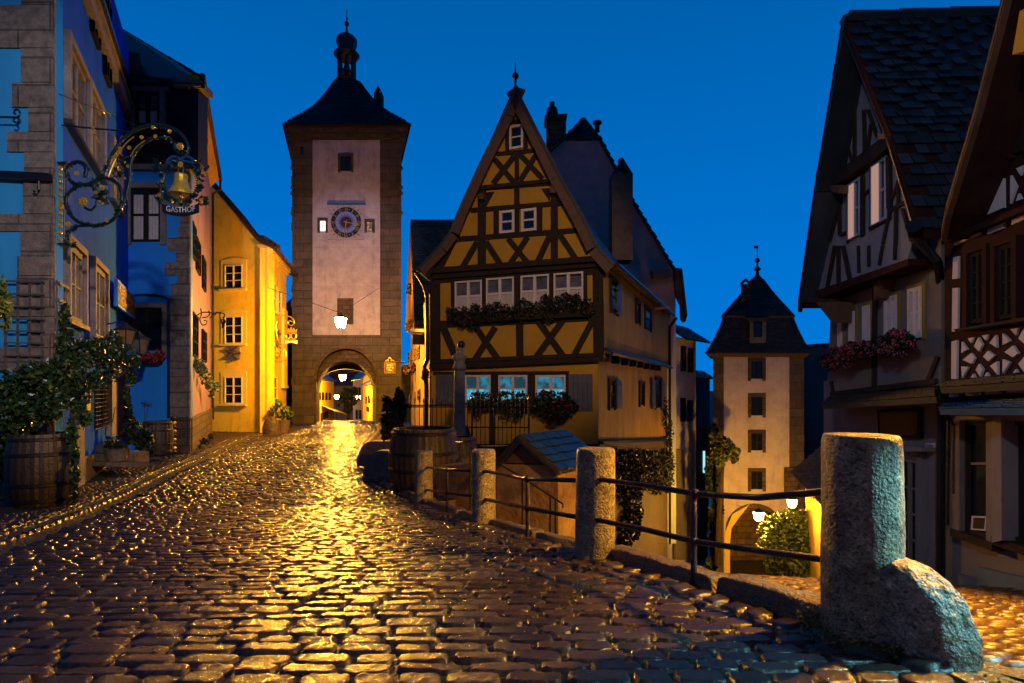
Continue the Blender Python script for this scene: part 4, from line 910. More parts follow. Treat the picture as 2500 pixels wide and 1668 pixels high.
# ---------------- second blue house
F2f = Face((250, 19.4), (463, 19.4)); F2s = Face((463, 19.4), (514, 28.2))
bh = thing('blue_corner_house', 'deep blue house with a dark upper storey and grey corner blocks behind the guesthouse', 'house', tuple(F2f.at(460, 1108)))
zr2 = F2f.uv(463, 205)[1]
MB().rect(F2f, 0, -3, F2f.len-.01, zr2, -.2, 0).build('front_wall', M_blue2, bh)
c_, e_ = F2s.p(.1, 0, -.2), F2s.p(F2s.len, 0, -.2); body([(c_.x, c_.y), (e_.x, e_.y), (e_.x-6, e_.y), (c_.x-5, c_.y)], -3, zr2-.06).build('rear_wall', M_blue2, bh)
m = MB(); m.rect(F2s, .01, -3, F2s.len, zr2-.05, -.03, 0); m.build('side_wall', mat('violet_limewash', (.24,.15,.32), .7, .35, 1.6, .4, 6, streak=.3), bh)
q = MB(); ys = [400, 440, 478, 510, 556, 580, 613, 640, 674, 692, 723, 770, 797, 845, 900, 960, 1019]; xs = [425, 440, 417, 440, 435, 410, 430, 402, 432, 418, 414, 414, 415, 415, 415, 415]
for y0, y1, x in zip(ys, ys[1:], xs): q.slab(F2f, [(x, y0+.6), (463.5, y0+.6), (463.5, y1-.6), (x, y1-.6)], -.02, .04+random.random()*.01)
for y0, y1, x in zip(ys, ys[1:], xs):
    a = F2f.uv(463, y0)[1]; b = F2f.uv(463, y1)[1]; q.rect(F2s, -.02, b+.005, .12+.2*(x % 3), a-.005, -.02, .035)
q.build('quoin', M_quoin, bh)
m = MB(); m.slab(F2f, [(414, 1020), (464, 1020), (464, 1125), (414, 1115)], -.02, .09); a = F2s.uv(463, 1020)[1]; m.rect(F2s, -.02, -3, F2s.len, a, -.02, .08); m.build('plinth', M_ashd, bh)
# jettied dark upper storey
m = MB(); m.slab(F2f, [(314, 208), (484, 212), (484, 398), (314, 398)], -.3, .30); m.build('upper_storey', mat('black_boarding', (.012,.007,.006), .6, .4, 4, .4), bh)
m = MB(); m.slab(F2f, [(310, 399), (487, 399), (487, 413), (310, 413)], -.3, .24); m.build('cornice', M_plast2, bh); m = MB(); m.slab(F2f, [(322, 203), (410, 207), (410, 222), (322, 219)], -.3, .42); m.build('cornice', M_plast2, bh); m = MB(); m.slab(F2f, [(420, 190), (490, 195), (488, 210), (424, 210)], -.3, .5); m.build('cornice', M_plast2, bh)
window(bh, F2f, 862, 1020, 585, 805, 2, 2, M_dframe, M_glassw, .10, .30, .07, mul=.04, z=zA, surround=M_rough, sw=.16, sdep=.1, curtain=(M_curt, .45))
window(bh, F2f, 834, 1024, 1200, 1540, 2, 2, M_dframe, M_glass, .07, 0, .06, mul=.05, z=zA, surround=M_rough, sw=.18, sdep=.1, curtain=(M_curt, .84))
window(bh, F2f, 826, 1035, 395, 668, 2, 3, M_dframe, M_glass, .06, .0, .05, mul=.03, z=zB, surround=M_rough, sw=.14, sdep=.09)
m = MB(); a1 = arch_pts(F2f, 300, 412, 722, 737, 740, .06, 10)[1:-1]; a2 = [(u, v+.07) for u, v in a1]
for i in range(len(a1)-1): m.prism([F2f.p(*p, .09) for p in (a1[i], a1[i+1], a2[i+1], a2[i])], [F2f.p(*p, -.02) for p in (a1[i], a1[i+1], a2[i+1], a2[i])])
m.slab(F2f, [(408, 735), (413.5, 737), (413.5, 1020), (408, 1020)], -.02, .08); m.build('arch_band', mat('dark_blue_paint', (.008,.03,.10), .5), bh)
rf = MB(); A = P(318, 78, 23.5); B = P(498, 190, 21.5); Cc = P(500, 206, 18.9); D = P(305, 200, 18.9); A2 = P(250, 40, 23.5); D2 = P(240, 198, 18.9)
rf.tiles(A2, B, Cc, D2, .2, .22, .04); rf.sheet(A2, B, Cc, D2)
rf.build('roof', M_tile, bh, recalc=False)
m = MB(); e0 = F2s.p(-.5, zr2+.12, .42); e1 = F2s.p(F2s.len+.2, zr2+.12, .42); m.prism([F2s.p(-.5, zr2-.4, 0), F2s.p(-.5, zr2+.1, .42), F2s.p(-.5, zr2+.1, 0)], [F2s.p(F2s.len, zr2-.4, 0), F2s.p(F2s.len, zr2+.1, .42), F2s.p(F2s.len, zr2+.1, 0)]); m.build('eaves', M_ochre, bh)
m = MB(); m.tube([e0, e1], .10, 8); m.tube([e1, e1-Vector((0,0,.5)), F2s.p(F2s.len+.05, zr2-.7, .1), F2s.p(F2s.len+.05, -1.5, .1)], .06, 6); m.build('gutter', M_gut, bh)
for x0, x1, y0, y1 in ((1236, 1256, -160, 60), (1262, 1284, -60, 150), (1300, 1318, 60, 265)): window(bh, F2s, x0, x1, y0, y1, 2, 3, M_dframe, M_glass, .05, 0, .08, z=zB)
for x0, x1, y0, y1 in ((1238, 1268, 420, 700), (1298, 1322, 530, 735)): window(bh, F2s, x0, x1, y0, y1, 2, 3, M_dframe, M_glass, .05, 0, .08, z=zB)
leafy('window_box', 'window box of red geraniums under the arched window of the deep blue house', 'window box', F2f.at(370, 885), [(355, 868, 14, 12, 19), (375, 872, 16, 12, 19), (392, 868, 12, 14, 19)], 260, .06, M_leafd, flowers=[(M_fred, 60, .05, 'geraniums')], box=([F2f.p(*F2f.uv(345, 878), .1), F2f.p(*F2f.uv(400, 878), .1), F2f.p(*F2f.uv(400, 890), .1), F2f.p(*F2f.uv(345, 890), .1)], [F2f.p(*F2f.uv(345, 878), .35), F2f.p(*F2f.uv(400, 878), .35), F2f.p(*F2f.uv(400, 890), .35), F2f.p(*F2f.uv(345, 890), .35)]))
leafy('trailing_window_box', 'long window box with trailing greenery on the lamplit side of the blue corner house', 'window box', F2s.at(490, 915), [(482, 888, 10, 18, 20.5), (492, 905, 12, 18, 21), (503, 925, 14, 18, 22), (514, 940, 14, 14, 23), (527, 945, 12, 12, 23.5), (516, 962, 8, 12, 23.5)], 520, .07, M_leafy, flowers=[(M_fwhite, 26, .03, 'blossom')])
leafy('weeds', 'low weeds growing at the foot of the blue corner house wall', 'plant', F2s.at(500, 1080), [(500, 1078, 14, 8, 21), (515, 1066, 9, 7, 23), (488, 1090, 8, 5, 20)], 220, .05, M_leafd)
# grape sign
t = thing('hanging_sign', 'small scrolled iron sign with hanging grapes on the blue corner house', 'shop sign', tuple(P(490, 765, 21)))
FG = Face((470, 21), (560, 21)); m = MB()
for pts in ([(1262, 440), (1300, 425), (1360, 430), (1415, 430), (1435, 445), (1420, 460)], [(1280, 400), (1285, 440), (1275, 470), (1290, 505), (1315, 500), (1318, 480), (1300, 478)], [(1290, 460), (1320, 455), (1340, 430), (1330, 418)], [(1340, 460), (1370, 440), (1385, 420)]):
    q = curve(FG, zB, pts, .022, 0, 5); i = len(m.v); m.v += q.v; m.f += [[a+i for a in f] for f in q.f]
m.tube([FG.at(*zB(1262, 440)), Vector((F2s.at(*zB(1250, 440)).x, F2s.at(*zB(1250, 440)).y, FG.at(*zB(1262, 440)).z))], .022, 5); m.build('bracket', M_iron, t)
m = MB(); c = FG.at(*zB(1422, 490)); 
for i in range(16): m.ball(c+Vector((random.uniform(-.07, .07)*(1-i/20), random.uniform(-.05, .05), .1-.018*i)), .045, 6, 4)
m.build('grapes', M_iron, t)
# steps, barrel and planters by the guesthouse door
t = thing('stone_steps', 'three worn stone steps rising to the guesthouse door', 'steps', tuple(G(310, 1135)))
FS = Face((255, 13.6), (394, 15.2))
for pts, w1 in (([zB(685, 1382), zB(950, 1382), zB(950, 1412), zB(685, 1410)], .0), ([zB(700, 1330), zB(882, 1330), zB(882, 1378), zB(700, 1378)], -.3), ([zB(700, 1272), zB(812, 1272), zB(812, 1325), zB(700, 1325)], -.6)):
    MB().slab(FS, pts, w1-1.2, w1).build('step', M_kerb, t)
MB().slab(FS, [zB(882, 1310), zB(952, 1310), zB(952, 1378), zB(882, 1378)], -.55, -.2).build('side_block', M_render, t)
def barrel(label, px, pyb, d, r, h, name='barrel', group=None, hoops=(.08, .3, .72, .93), lift=0, n=26):
    c = P(px, pyb, d); t = thing(name, label, 'barrel', tuple(c), group)
    fr_ = lambda f: r*(.86+.14*math.sin(math.pi*(f*.94+.03))**.8)
    m = MB()
    for k_ in range(n):
        a0, a1 = 2*math.pi*(k_+.02)/n, 2*math.pi*(k_+.98)/n; am = (a0+a1)/2; cols = []
        for a, e in ((a0, -.008), (am, random.uniform(-.003, .006)), (a1, -.008)):
            cols.append(m.loop([c+Vector(((fr_(i/10)+e)*math.cos(a), (fr_(i/10)+e)*math.sin(a), h*i/10)) for i in range(11)]))
        for A, B in zip(cols, cols[1:]):
            for i in range(10): m.f.append([A[i], B[i], B[i+1], A[i+1]])
        i0 = m.loop([c+Vector(((fr_(1)-.05)*math.cos(a), (fr_(1)-.05)*math.sin(a), h)) for a in (a0, a1)])
        m.f.append([cols[0][10], cols[2][10], i0[1], i0[0]])
    m.build('staves', M_barrel, t, recalc=False); t.children[0]['kind'] = 'stuff'
    for f in hoops:
        q = MB(); q.lathe(c, [(fr_(f)+.004, h*(f-.028)), (fr_(f)+.014, h*(f-.02)), (fr_(f)+.014, h*(f+.02)), (fr_(f)+.004, h*(f+.028))], 40); q.f = q.f[:-2]; q.build('hoop', M_hoop, t)
    MB().lathe(c, [(fr_(1)-.03, h*.93), (fr_(1)-.03, h*.94)], 24).build('soil', M_gnd, t); return t
barrel('oak barrel planter with iron hoops under the big vine at the left', 104, 1228, 10.05, .52, 1.22)
m = MB()
t = thing('vine_shrub', 'large climbing vine spilling from the barrel up the guesthouse corner', 'climbing plant', tuple(P(110, 1062, 10.1)))
def vb(px, py, rx, ry, d): return (px, py, rx, ry, d)
VB = [vb(40, 950, 45, 55, 10), vb(95, 920, 50, 40, 10), vb(60, 1010, 60, 45, 9.9), vb(120, 980, 45, 50, 9.9), vb(25, 1050, 40, 25, 9.9), vb(150, 900, 34, 40, 10.3), vb(160, 850, 22, 60, 10.9), vb(158, 780, 12, 40, 11), vb(185, 880, 34, 38, 11), vb(185, 950, 30, 60, 10.4), vb(200, 1020, 20, 30, 10.2), vb(215, 850, 40, 32, 12), vb(250, 870, 36, 40, 12.6), vb(275, 840, 26, 38, 13.2), vb(300, 870, 32, 30, 13.8), vb(325, 885, 20, 24, 14.5), vb(270, 905, 28, 34, 13), vb(230, 930, 26, 26, 12.2), vb(320, 920, 14, 30, 14.3), vb(310, 960, 8, 40, 14.3), vb(175, 1060, 12, 40, 9.9), vb(180, 1110, 9, 40, 9.8), vb(183, 1160, 10, 30, 9.7), vb(185, 1200, 6, 30, 9.7), vb(-20, 990, 40, 70, 9.9), vb(20, 1120, 40, 60, 10.2)]
tot = sum(b[2]*b[3] for b in VB); m = MB()
for px, py, rx, ry, d in VB: a, b = rx/F*d, ry/F*d; m.blob(P(px, py, d), (a, min(a, b, .28), b), int(7500*rx*ry/tot), .056, .5)
m.build('foliage', M_leaf, t, recalc=False)
q = MB(); q.tube([P(125, 1062, 10.1), P(122, 1010, 10.1), P(150, 950, 10.3), P(160, 860, 10.9), P(158, 760, 11)], [.06, .05, .04, .03, .01], 7); q.tube([P(150, 930, 10.3), P(230, 890, 12), P(320, 880, 14.4)], [.03, .025, .01], 6); q.build('stem', M_timber, t)
leafy('leafy_branch', 'bright green leaf sprig hanging in at the left edge beside the trellis', 'branch', P(5, 720, 6), [(3, 700, 10, 30, 6), (12, 730, 12, 26, 6), (15, 780, 10, 30, 6), (8, 755, 14, 24, 6)], 90, .05, M_leafy)
barrel('dark barrel half hidden behind the steps by the deep blue house', 385, 1108, 17.5, .42, 1.0)
leafy('agapanthus', 'agapanthus clump with two tall seed heads beside the guesthouse steps', 'plant', P(340, 1090, 16), [(335, 1060, 26, 26, 16), (352, 1075, 22, 26, 16), (318, 1045, 14, 40, 15.5), (312, 990, 7, 40, 15.5)], 700, .10, M_leafd, flowers=[(M_leafd, 1, .02, 'bud')])
t = thing('seed_heads', 'pair of round agapanthus seed heads on thin stalks in front of the blue wall', 'plant', tuple(P(353, 1060, 16)))
for x, y in ((353, 986), (361, 990)):
    q = MB(); c = P(x, y, 16); q.tube([P(353, 1060, 16), c], .008, 4)
    for i in range(26): a = Vector((random.gauss(0,1), random.gauss(0,1), random.gauss(0,1))).normalized()*.09; q.tube([c, c+a], .004, 3); q.bead(c+a, .014)
    q.build('seed_head', M_timber, t, recalc=False)
potplant('round clipped pot plant left of the guesthouse steps', 285, 1125, 14.2, .28, .3, [(272, 1082, 12, 14.2), (290, 1085, 12, 14.2), (300, 1100, 12, 14.2), (278, 1105, 13, 14.2), (295, 1118, 11, 14.2), (280, 1120, 12, 14.2)], M_leafd, .05, 110)
t = thing('twisted_column', 'twisted black and gold pole beside the dark barrel', 'pole', tuple(P(424, 1112, 18.3)))
for k_ in range(9):
    MB().lathe(P(424, 1108-k_*10.2, 18.3), [(.05, 0), (.085, .035), (.085, .06), (.05, .10)], 8).build('band', M_gold if k_ % 2 else M_iron, t)
MB().tube([P(424, 1114, 18.3), P(424, 1018, 18.3)], .05, 8).build('core', M_iron, t)
# ---------------- the big wrought iron inn sign
FI = Face((120, 11.0), (520, 11.0)); t = thing('inn_sign', 'large ornate wrought iron inn sign with a gilded bell in a rose wreath', 'inn sign', tuple(FI.at(140, 600)))
def multi(curves, r, fc=FI, z=zA, w_=0, n=6):
    m = MB()
    for pts in curves:
        q = curve(fc, z, pts, r, w_, n); i = len(m.v); m.v += q.v; m.f += [[a+i for a in f] for f in q.f]
    return m
S1 = [(545, 1130), (552, 1080), (530, 1045), (490, 1033), (445, 1055), (425, 1100), (445, 1150), (500, 1180), (575, 1172), (640, 1125), (682, 1060), (722, 975), (780, 890), (850, 838), (925, 808), (1010, 798), (1090, 815), (1150, 850), (1190, 905), (1202, 955), (1175, 982), (1135, 972), (1115, 940), (1120, 915)]
S2 = [(1112, 925), (1085, 888), (1000, 880), (925, 908), (862, 970), (835, 1050), (828, 1150), (805, 1250), (790, 1305)]
S3 = [(608, 1195), (560, 1180), (490, 1190), (440, 1235), (422, 1290), (438, 1350), (480, 1402), (545, 1432), (640, 1437), (720, 1402), (768, 1335), (780, 1260), (762, 1190), (712, 1147), (655, 1135), (615, 1160), (602, 1205), (625, 1235), (665, 1240), (680, 1215)]
S4 = [(540, 1325), (580, 1340), (610, 1310), (625, 1270), (655, 1265)]
S5 = [(600, 1437), (520, 1440), (460, 1458), (430, 1500), (428, 1540), (448, 1568), (480, 1565)]
multi([S1, S3], .034).build('scroll', M_green, t, smooth=True); multi([S2, S4, S5], .026).build('scroll', M_green, t, smooth=True)
multi([[(690, 1128), (740, 1010), (800, 920), (855, 872)], [(830, 1000), (870, 940), (925, 898)]], .012, w_=.02).build('gilt_line', M_gold, t)
lf = MB()
for S in (S1, S2, S3, S5):
    for v in catmull([Vector(zA(*p)).to_3d() for p in S], 6): 
        q = FI.at(v.x, v.y, 0)
        for _ in range(2): lf.leaf(q+Vector((random.gauss(0, .015), random.gauss(0, .02), random.gauss(0, .015))), .045)
for x, y, n_ in ((770, 1000, 14), (745, 1095, 16), (800, 1070, 10), (640, 1255, 16), (660, 1280, 10), (760, 1370, 6), (1010, 1050, 12), (1260, 1050, 14), (1295, 1090, 10), (1020, 1270, 12), (1290, 1270, 14), (1310, 1300, 8), (1010, 1090, 8)):
    c = FI.at(*zA(x, y)); lf.blob(c, (.12, .05, .12), n_, .06, .5)
lf.build('iron_leaves', M_green, t, recalc=False); [c.__setitem__('kind', 'stuff') for c in t.children if c.name.startswith('iron_leaves')]
m = MB(); a, b = FI.at(*zA(355, 990)), FI.at(*zA(355, 1600)); m.tube([a, b], .018, 6); a, b = FI.at(*zA(412, 1040)), FI.at(*zA(412, 1560)); m.tube([a, b], .016, 6); m.slab(FI, [zA(360, 1032), zA(425, 1030), zA(415, 1048), zA(368, 1048)], -.05, .05); m.slab(FI, [zA(360, 1550), zA(418, 1550), zA(418, 1560), zA(360, 1560)], -.05, .05)
m.build('mounting_frame', M_iron, t)
m = MB()
for y in (1072, 1112, 1155, 1197, 1240, 1358, 1400, 1440, 1482, 1525): m.ball(FI.at(*zA(383, y)), .040, 8, 6, 1.3)
c = [zA(383, 1262), zA(402, 1298), zA(383, 1332), zA(364, 1298)]; m.slab(FI, c, -.03, .03); bd = m.build('gilt_beads', M_gold, t, smooth=False); bd['kind'] = 'stuff'
for (x, y, r) in ((490,1108,20),(532,1290,34),(653,1200,21),(612,1230,16),(437,1432,20),(465,1535,19),(685,1410,14),(765,945,13),(725,1005,13),(765,1085,12),(817,1063,12),(797,1140,11),(825,945,15),(905,878,15),(992,872,14),(977,814,15),(1083,840,16),(1150,937,28),(668,1258,11),(640,1290,12),(1152,1050,20),(1037,1158,14),(1272,1166,14),(1017,1247,15),(1287,1277,14),(1153,1287,13)):
    c = FI.at(*zA(x, y), .05); R_ = r*.383/F*11; q = MB(); q.ball(c, R_*.45, 6, 4); 
    for i in range(7): a = i*2*math.pi/7; q.lathe(c+Vector((R_*.62*math.cos(a), -.01, R_*.62*math.sin(a))), [(.001, -R_*.3), (R_*.34, -R_*.05), (R_*.30, R_*.2), (.001, R_*.32)], 5)
    q.build('rosette', M_gold, t, recalc=False)
rg = MB(); k_ = 40; rg.tube([FI.at(*zA(1152+112*math.cos(a), 1168+118*math.sin(a))) for a in [i*2*math.pi/k_ for i in range(k_+1)]], .016, 6); rg.build('wreath_ring', M_green, t)
rg = MB()
for i in range(44): a = i*2*math.pi/44; rg.ball(FI.at(*zA(1152+101*math.cos(a), 1168+106*math.sin(a))), .015, 5, 4)
rg.build('wreath_beads', M_green, t); t.children[-1]['kind'] = 'stuff'
for i in range(46):
    pass
wl = MB()
for i in range(150): a = random.uniform(0, 6.28); wl.leaf(FI.at(*zA(1152+122*math.cos(a), 1168+127*math.sin(a)))+Vector((random.gauss(0, .02), random.gauss(0, .03), random.gauss(0, .02))), .055)
wl.build('wreath_leaves', M_green, t, recalc=False); wl = [c for c in t.children if c.name.startswith('wreath_leaves')][0]; wl['kind'] = 'stuff'
multi([[(1150, 1015), (1110, 1000), (1080, 1015), (1062, 1040), (1100, 1035), (1150, 1025)], [(1155, 1015), (1190, 1000), (1225, 1015), (1245, 1040), (1205, 1035), (1155, 1025)]], .028).build('bow', mat('blue_ribbon', (.01,.06,.2), .35), t)
c = FI.at(*zA(1155, 1110)); s = .383/F*11; pr = [(0.001, 0), (34, -2), (40, -12), (38, -30), (41, -55), (48, -80), (58, -100), (62, -112), (70, -118), (72, -132), (66, -134)]
bell = MB().lathe(c, [(r*s, z*s) for r, z in pr], 24).build('bell', mat('gilded_bell', (.95,.60,.08), .32, .45, 9, .4, 18, metal=.6), t, smooth=False)
MB().ball(FI.at(*zA(1155, 1252)), 13*s, 8, 6).build('clapper', M_gold, bell); m = MB(); m.tube([FI.at(*zA(1135, 1068)), FI.at(*zA(1138, 1112))], .016, 5); m.tube([FI.at(*zA(1168, 1068)), FI.at(*zA(1166, 1112))], .016, 5); m.build('bell_straps', M_iron, bell)
bn = MB(); n_ = 14
for i in range(n_):
    xa, xb = 1035+232*i/n_, 1035+232*(i+1)/n_; ya, yb = [1352-((x-1151)/116)**2*26 for x in (xa, xb)]
    bn.slab(FI, [zA(xa, ya-28), zA(xb, yb-28), zA(xb, yb+28), zA(xa, ya+28)], -.012, .012)
bn.build('name_banner', M_iron, t)
text(FI, 'GASTHOF', *zA(1151, 1338), 70, .03, M_fwhite, t, 'lettering', hpx=13.5, curve=.35)
multi([[(1040, 1315), (1030, 1290), (1050, 1270)], [(1262, 1315), (1270, 1290), (1255, 1270)]], .01).build('banner_chain', M_iron, t)
MB().tube([FI.at(*zA(395, 800)), FI.at(*zA(860, 845))], .016, 6).build('stay_bar', M_iron, t); MB().tube([FI.at(*zA(335, 583)), FI.at(*zA(905, 812))], .007, 5).build('stay_wire', M_iron, t)
m = MB(); m.ball(FI.at(*zA(595, 820)), .04, 6, 5); m.ball(FI.at(*zA(650, 714)), .05, 6, 5, .6); m.ball(FI.at(*zA(693, 730)), .05, 6, 5, .6); m.build('stay_knobs', M_gold, t); [c.__setitem__('kind', 'stuff') for c in t.children if c.name.startswith('stay_knobs')]
# ============================================================ half timbered house at the fork
H = Face((1050, 19.6), (1470, 17.5)); HSu = Face((1475, 17.45), (1630, 29.7)); HSl = Face((1461, 17.55), (1628, 29.8))
ht = thing('half_timbered_house', 'steep gabled ochre half timbered house with flower boxes at the fork of the two streets', 'house', tuple(H.p(H.len/2, -2.2)))
bk = Vector((HSu.U.x, HSu.U.y, 0))*12.2
gab = [zE(150, 1335), zE(175, 1270), zE(290, 1120), zE(330, 960), zE(455, 670), zE(610, 330), zE(675, 175), zE(735, 310), zE(860, 560), zE(950, 740), zE(1095, 980), zE(1190, 1180), zE(1240, 1262)]
lowp = [(1056, 895), (1056, 661), (1466, 632), (1466, 875)]
MB().slab(H, gab, -.3, .16).build('gable_wall', M_ochre, ht)
MB().slab(H, [(1052, 895), (1052, 640), (1473, 620), (1473, 875)], -.3, .10).build('upper_wall', M_ochre, ht)
MB().slab(H, [(1053, 1200), (1053, 880), (1460, 865), (1460, 1110), (1300, 1300), (1053, 1300)], -.3, 0).build('ground_wall', M_ochre, ht)
zj = HSu.uv(1480, 853)[1]; ze = HSu.uv(1474, 650)[1]
MB().rect(HSu, 0, zj-.1, HSu.len, ze+.1, -.3, .05).build('upper_side_wall', M_ochre2, ht)
Ls = HSl.len; zb0, zb1 = -1.64, -2.62
MB().prism([HSl.p(0, zb0, 0), HSl.p(Ls, zb1, 0), HSl.p(Ls, zj, 0), HSl.p(0, zj, 0)], [HSl.p(0, zb0, -.3), HSl.p(Ls, zb1, -.3), HSl.p(Ls, zj, -.3), HSl.p(0, zj, -.3)]).build('ground_side_wall', M_ochre2, ht)
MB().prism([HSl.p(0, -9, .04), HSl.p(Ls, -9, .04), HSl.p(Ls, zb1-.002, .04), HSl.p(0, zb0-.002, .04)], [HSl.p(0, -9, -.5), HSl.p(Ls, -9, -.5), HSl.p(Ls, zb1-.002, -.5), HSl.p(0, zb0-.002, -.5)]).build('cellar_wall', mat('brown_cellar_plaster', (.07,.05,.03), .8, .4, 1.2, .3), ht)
MB().prism([HSl.p(0, zb0-.05, .16), HSl.p(Ls, zb1-.05, .16), HSl.p(Ls, zb1+.04, .16), HSl.p(0, zb0+.04, .16)], [HSl.p(0, zb0-.05, -.1), HSl.p(Ls, zb1-.05, -.1), HSl.p(Ls, zb1+.04, -.1), HSl.p(0, zb0+.04, -.1)]).build('string_course', M_slateblue, ht)
# inner body so nothing is hollow
i0, i1 = H.p(.3, 0, -.25), H.p(H.len-.15, 0, -.25)
MB().prism([i0+Vector((0,0,ze)), i1+Vector((0,0,ze)), i1+bk+Vector((0,0,ze)), i0+bk+Vector((0,0,ze))], [p+Vector((0,0,-8)) for p in (i0, i1, i1+bk, i0+bk)]).build('rear_wall', M_ochre2, ht)
fr = MB()
def eb(x0, y0, x1, y1, w_, base=.16): fr.beam(H, zE(x0, y0), zE(x1, y1), w_*.3827, base-.06, base+.035)
for a in ((650,250,435,735,42),(435,735,290,1105,42),(290,1105,150,1320,40),(695,245,860,570,42),(860,570,1000,830,42),(1000,830,1105,1050,40),(1105,1050,1235,1262,38),
          (630,385,722,380,26),(555,590,815,565,26),(440,808,950,768,34),(390,950,1015,900,30),(300,1135,1110,1075,34),(150,1332,1240,1262,26),
          (622,375,622,590,24),(738,372,738,575,26),(683,585,683,785,26),(683,800,683,1100,32),(459,810,459,1312,50),(922,780,922,1280,44),(550,945,550,1120,30),(828,915,828,1090,32),(610,1120,610,1100,60),
          (540,620,665,770,32),(668,600,530,778,32),(700,590,848,748,34),(815,580,705,760,32),
          (430,1150,330,1325,36),(280,1145,185,1335,34),(485,1150,585,1305,36),(628,1130,758,1292,34),(752,1120,635,1298,34),(895,1105,812,1288,36),(955,1100,1065,1268,36)): eb(*a)
fr.slab(H, [zE(485, 930), zE(485, 836), zE(540, 832)], .1, .19); fr.slab(H, [zE(895, 895), zE(895, 808), zE(840, 812)], .1, .19)
fr.build('gable_timber_frame', M_timber, ht)
bm_ = MB()
bm_.slab(H, [zE(430, 795), zE(945, 742), zE(945, 765), zE(430, 820)], .1, .30); bm_.build('jetty_beam', M_timber, ht)
bm_ = MB(); bm_.slab(H, [(1040, 668), (1040, 655), (1478, 622), (1482, 636)], .05, .40); bm_.build('jetty_beam', M_timber, ht)
bm_ = MB(); bm_.slab(H, [(1046, 682), (1044, 669), (1474, 637), (1474, 650)], .05, .26); bm_.build('jetty_beam', M_timber, ht)
bm_ = MB(); bm_.slab(H, [(1048, 902), (1048, 889), (1472, 871), (1472, 882)], .0, .22); bm_.build('jetty_beam', M_timber, ht)
bm_ = MB(); bm_.slab(H, [(1050, 888), (1050, 878), (1470, 862), (1470, 870)], .0, .17); bm_.build('jetty_beam', M_timber, ht)
for x, y, s in ((455, 860, 34), (912, 815, 46)): MB().slab(H, [zE(x-s/2, y-s/2), zE(x+s/2, y-s/2), zE(x+s/2*.8, y+s/2), zE(x-s/2*.8, y+s/2)], .1, .42).build('corbel', M_timber2, ht)
fr = MB()
def fb(x0, y0, x1, y1, w_, base=.10): fr.beam(H, zF(x0, y0), zF(x1, y1), w_*.3827, base-.05, base+.03)
fb(130, 200, 1240, 140, 80); fb(160, 200, 163, 740, 62); fb(275, 190, 278, 500, 28); fb(474, 190, 474, 480, 34); fb(686, 180, 686, 460, 46); fb(903, 170, 903, 450, 40); fb(1118, 160, 1122, 450, 26); fb(1200, 150, 1205, 700, 66)
fb(140, 505, 700, 480, 46); fb(700, 480, 1200, 455, 46); fb(700, 480, 703, 720, 44)
fb(212, 520, 308, 745, 44); fb(420, 520, 560, 722, 38); fb(545, 520, 415, 728, 38); fb(822, 485, 978, 705, 40); fb(978, 475, 806, 712, 40); fb(1168, 475, 1048, 702, 38); fb(160, 738, 1200, 695, 24)
fr.build('timber_frame', M_timber, ht)
fr = MB(); fr.slab(H, [zF(150, 805), zF(1016, 800), zF(1016, 822), zF(150, 826)], -.05, .04)
for x in (540, 776, 1004): fr.slab(H, [zF(x-22, 822), zF(x+(22 if x < 1000 else 12), 822), zF(x+(22 if x < 1000 else 12), 1010), zF(x-22, 1010)], -.05, .037)
fr.slab(H, [zF(300, 985), zF(1016, 980), zF(1016, 1012), zF(300, 1016)], -.05, .042); fr.build('window_band', M_timber, ht)
MB().slab(H, [(1053, 1094), (1053, 1085), (1460, 1085), (1460, 1094)], -.05, .06).build('base_beam', M_timber, ht)
MB().slab(H, [zF(510, 1050), zF(545, 1050), zF(545, 1270), zF(510, 1270)], -.05, .03).build('post', M_timber, ht)
WK = dict(fm=M_frame, pm=M_glassw, fw=.055, dep=.07, mul=.03)
window(ht, H, 635, 723, 412, 562, 1, 2, w=.16, z=zE, fm=M_frame, pm=M_glass, fw=.07, dep=.08, mul=.03)
window(ht, H, 573, 667, 955, 1098, 1, 2, w=.16, z=zE, fm=M_frame, pm=M_glass, fw=.08, dep=.08, mul=.035)
window(ht, H, 711, 808, 943, 1086, 1, 2, w=.16, z=zE, fm=M_frame, pm=M_glass, fw=.08, dep=.08, mul=.035)
for x0, x1, y0, y1 in ((287, 460, 229, 430), (487, 664, 209, 415), (707, 888, 192, 400), (918, 1107, 177, 385)):
    window(ht, H, x0, x1, y0, y1, 2, 2, w=.10, z=zF, curtain=(M_curt, .50), **WK)
M_inroom = mat('dim_room_behind_glass', (.10,.09,.07), .2, .6, 2.2, 0, col2=(.015,.012,.01))
for x0, x1 in ((352, 516), (566, 750), (803, 995)):
    window(ht, H, x0, x1, 826, 1000, 2, 2, w=0, z=zF, fm=M_frame, pm=M_cyan, fw=.06, dep=.07, mul=.03, curtain=(M_cyanw, .42), label='blue lit ground floor window with a half curtain')
for x0, x1, y0, y1 in ((166, 300, 822, 1012), (1014, 1167, 820, 1055)):
    s = MB(); n_ = 5
    for i in range(n_): a = x0+(x1-x0)*i/n_; b = x0+(x1-x0)*(i+1)/n_-2; s.slab(H, [zF(a, y0), zF(b, y0), zF(b, y1), zF(a, y1)], .01, .05+random.random()*.006)
    o = s.build('shutter', M_shut, ht)
    for f in (.2, .84): y = y0+(y1-y0)*f; MB().slab(H, [zF(x0, y-9), zF(x1-2, y-9), zF(x1-2, y+9), zF(x0, y+9)], .03, .075).build('batten', M_shut, o)
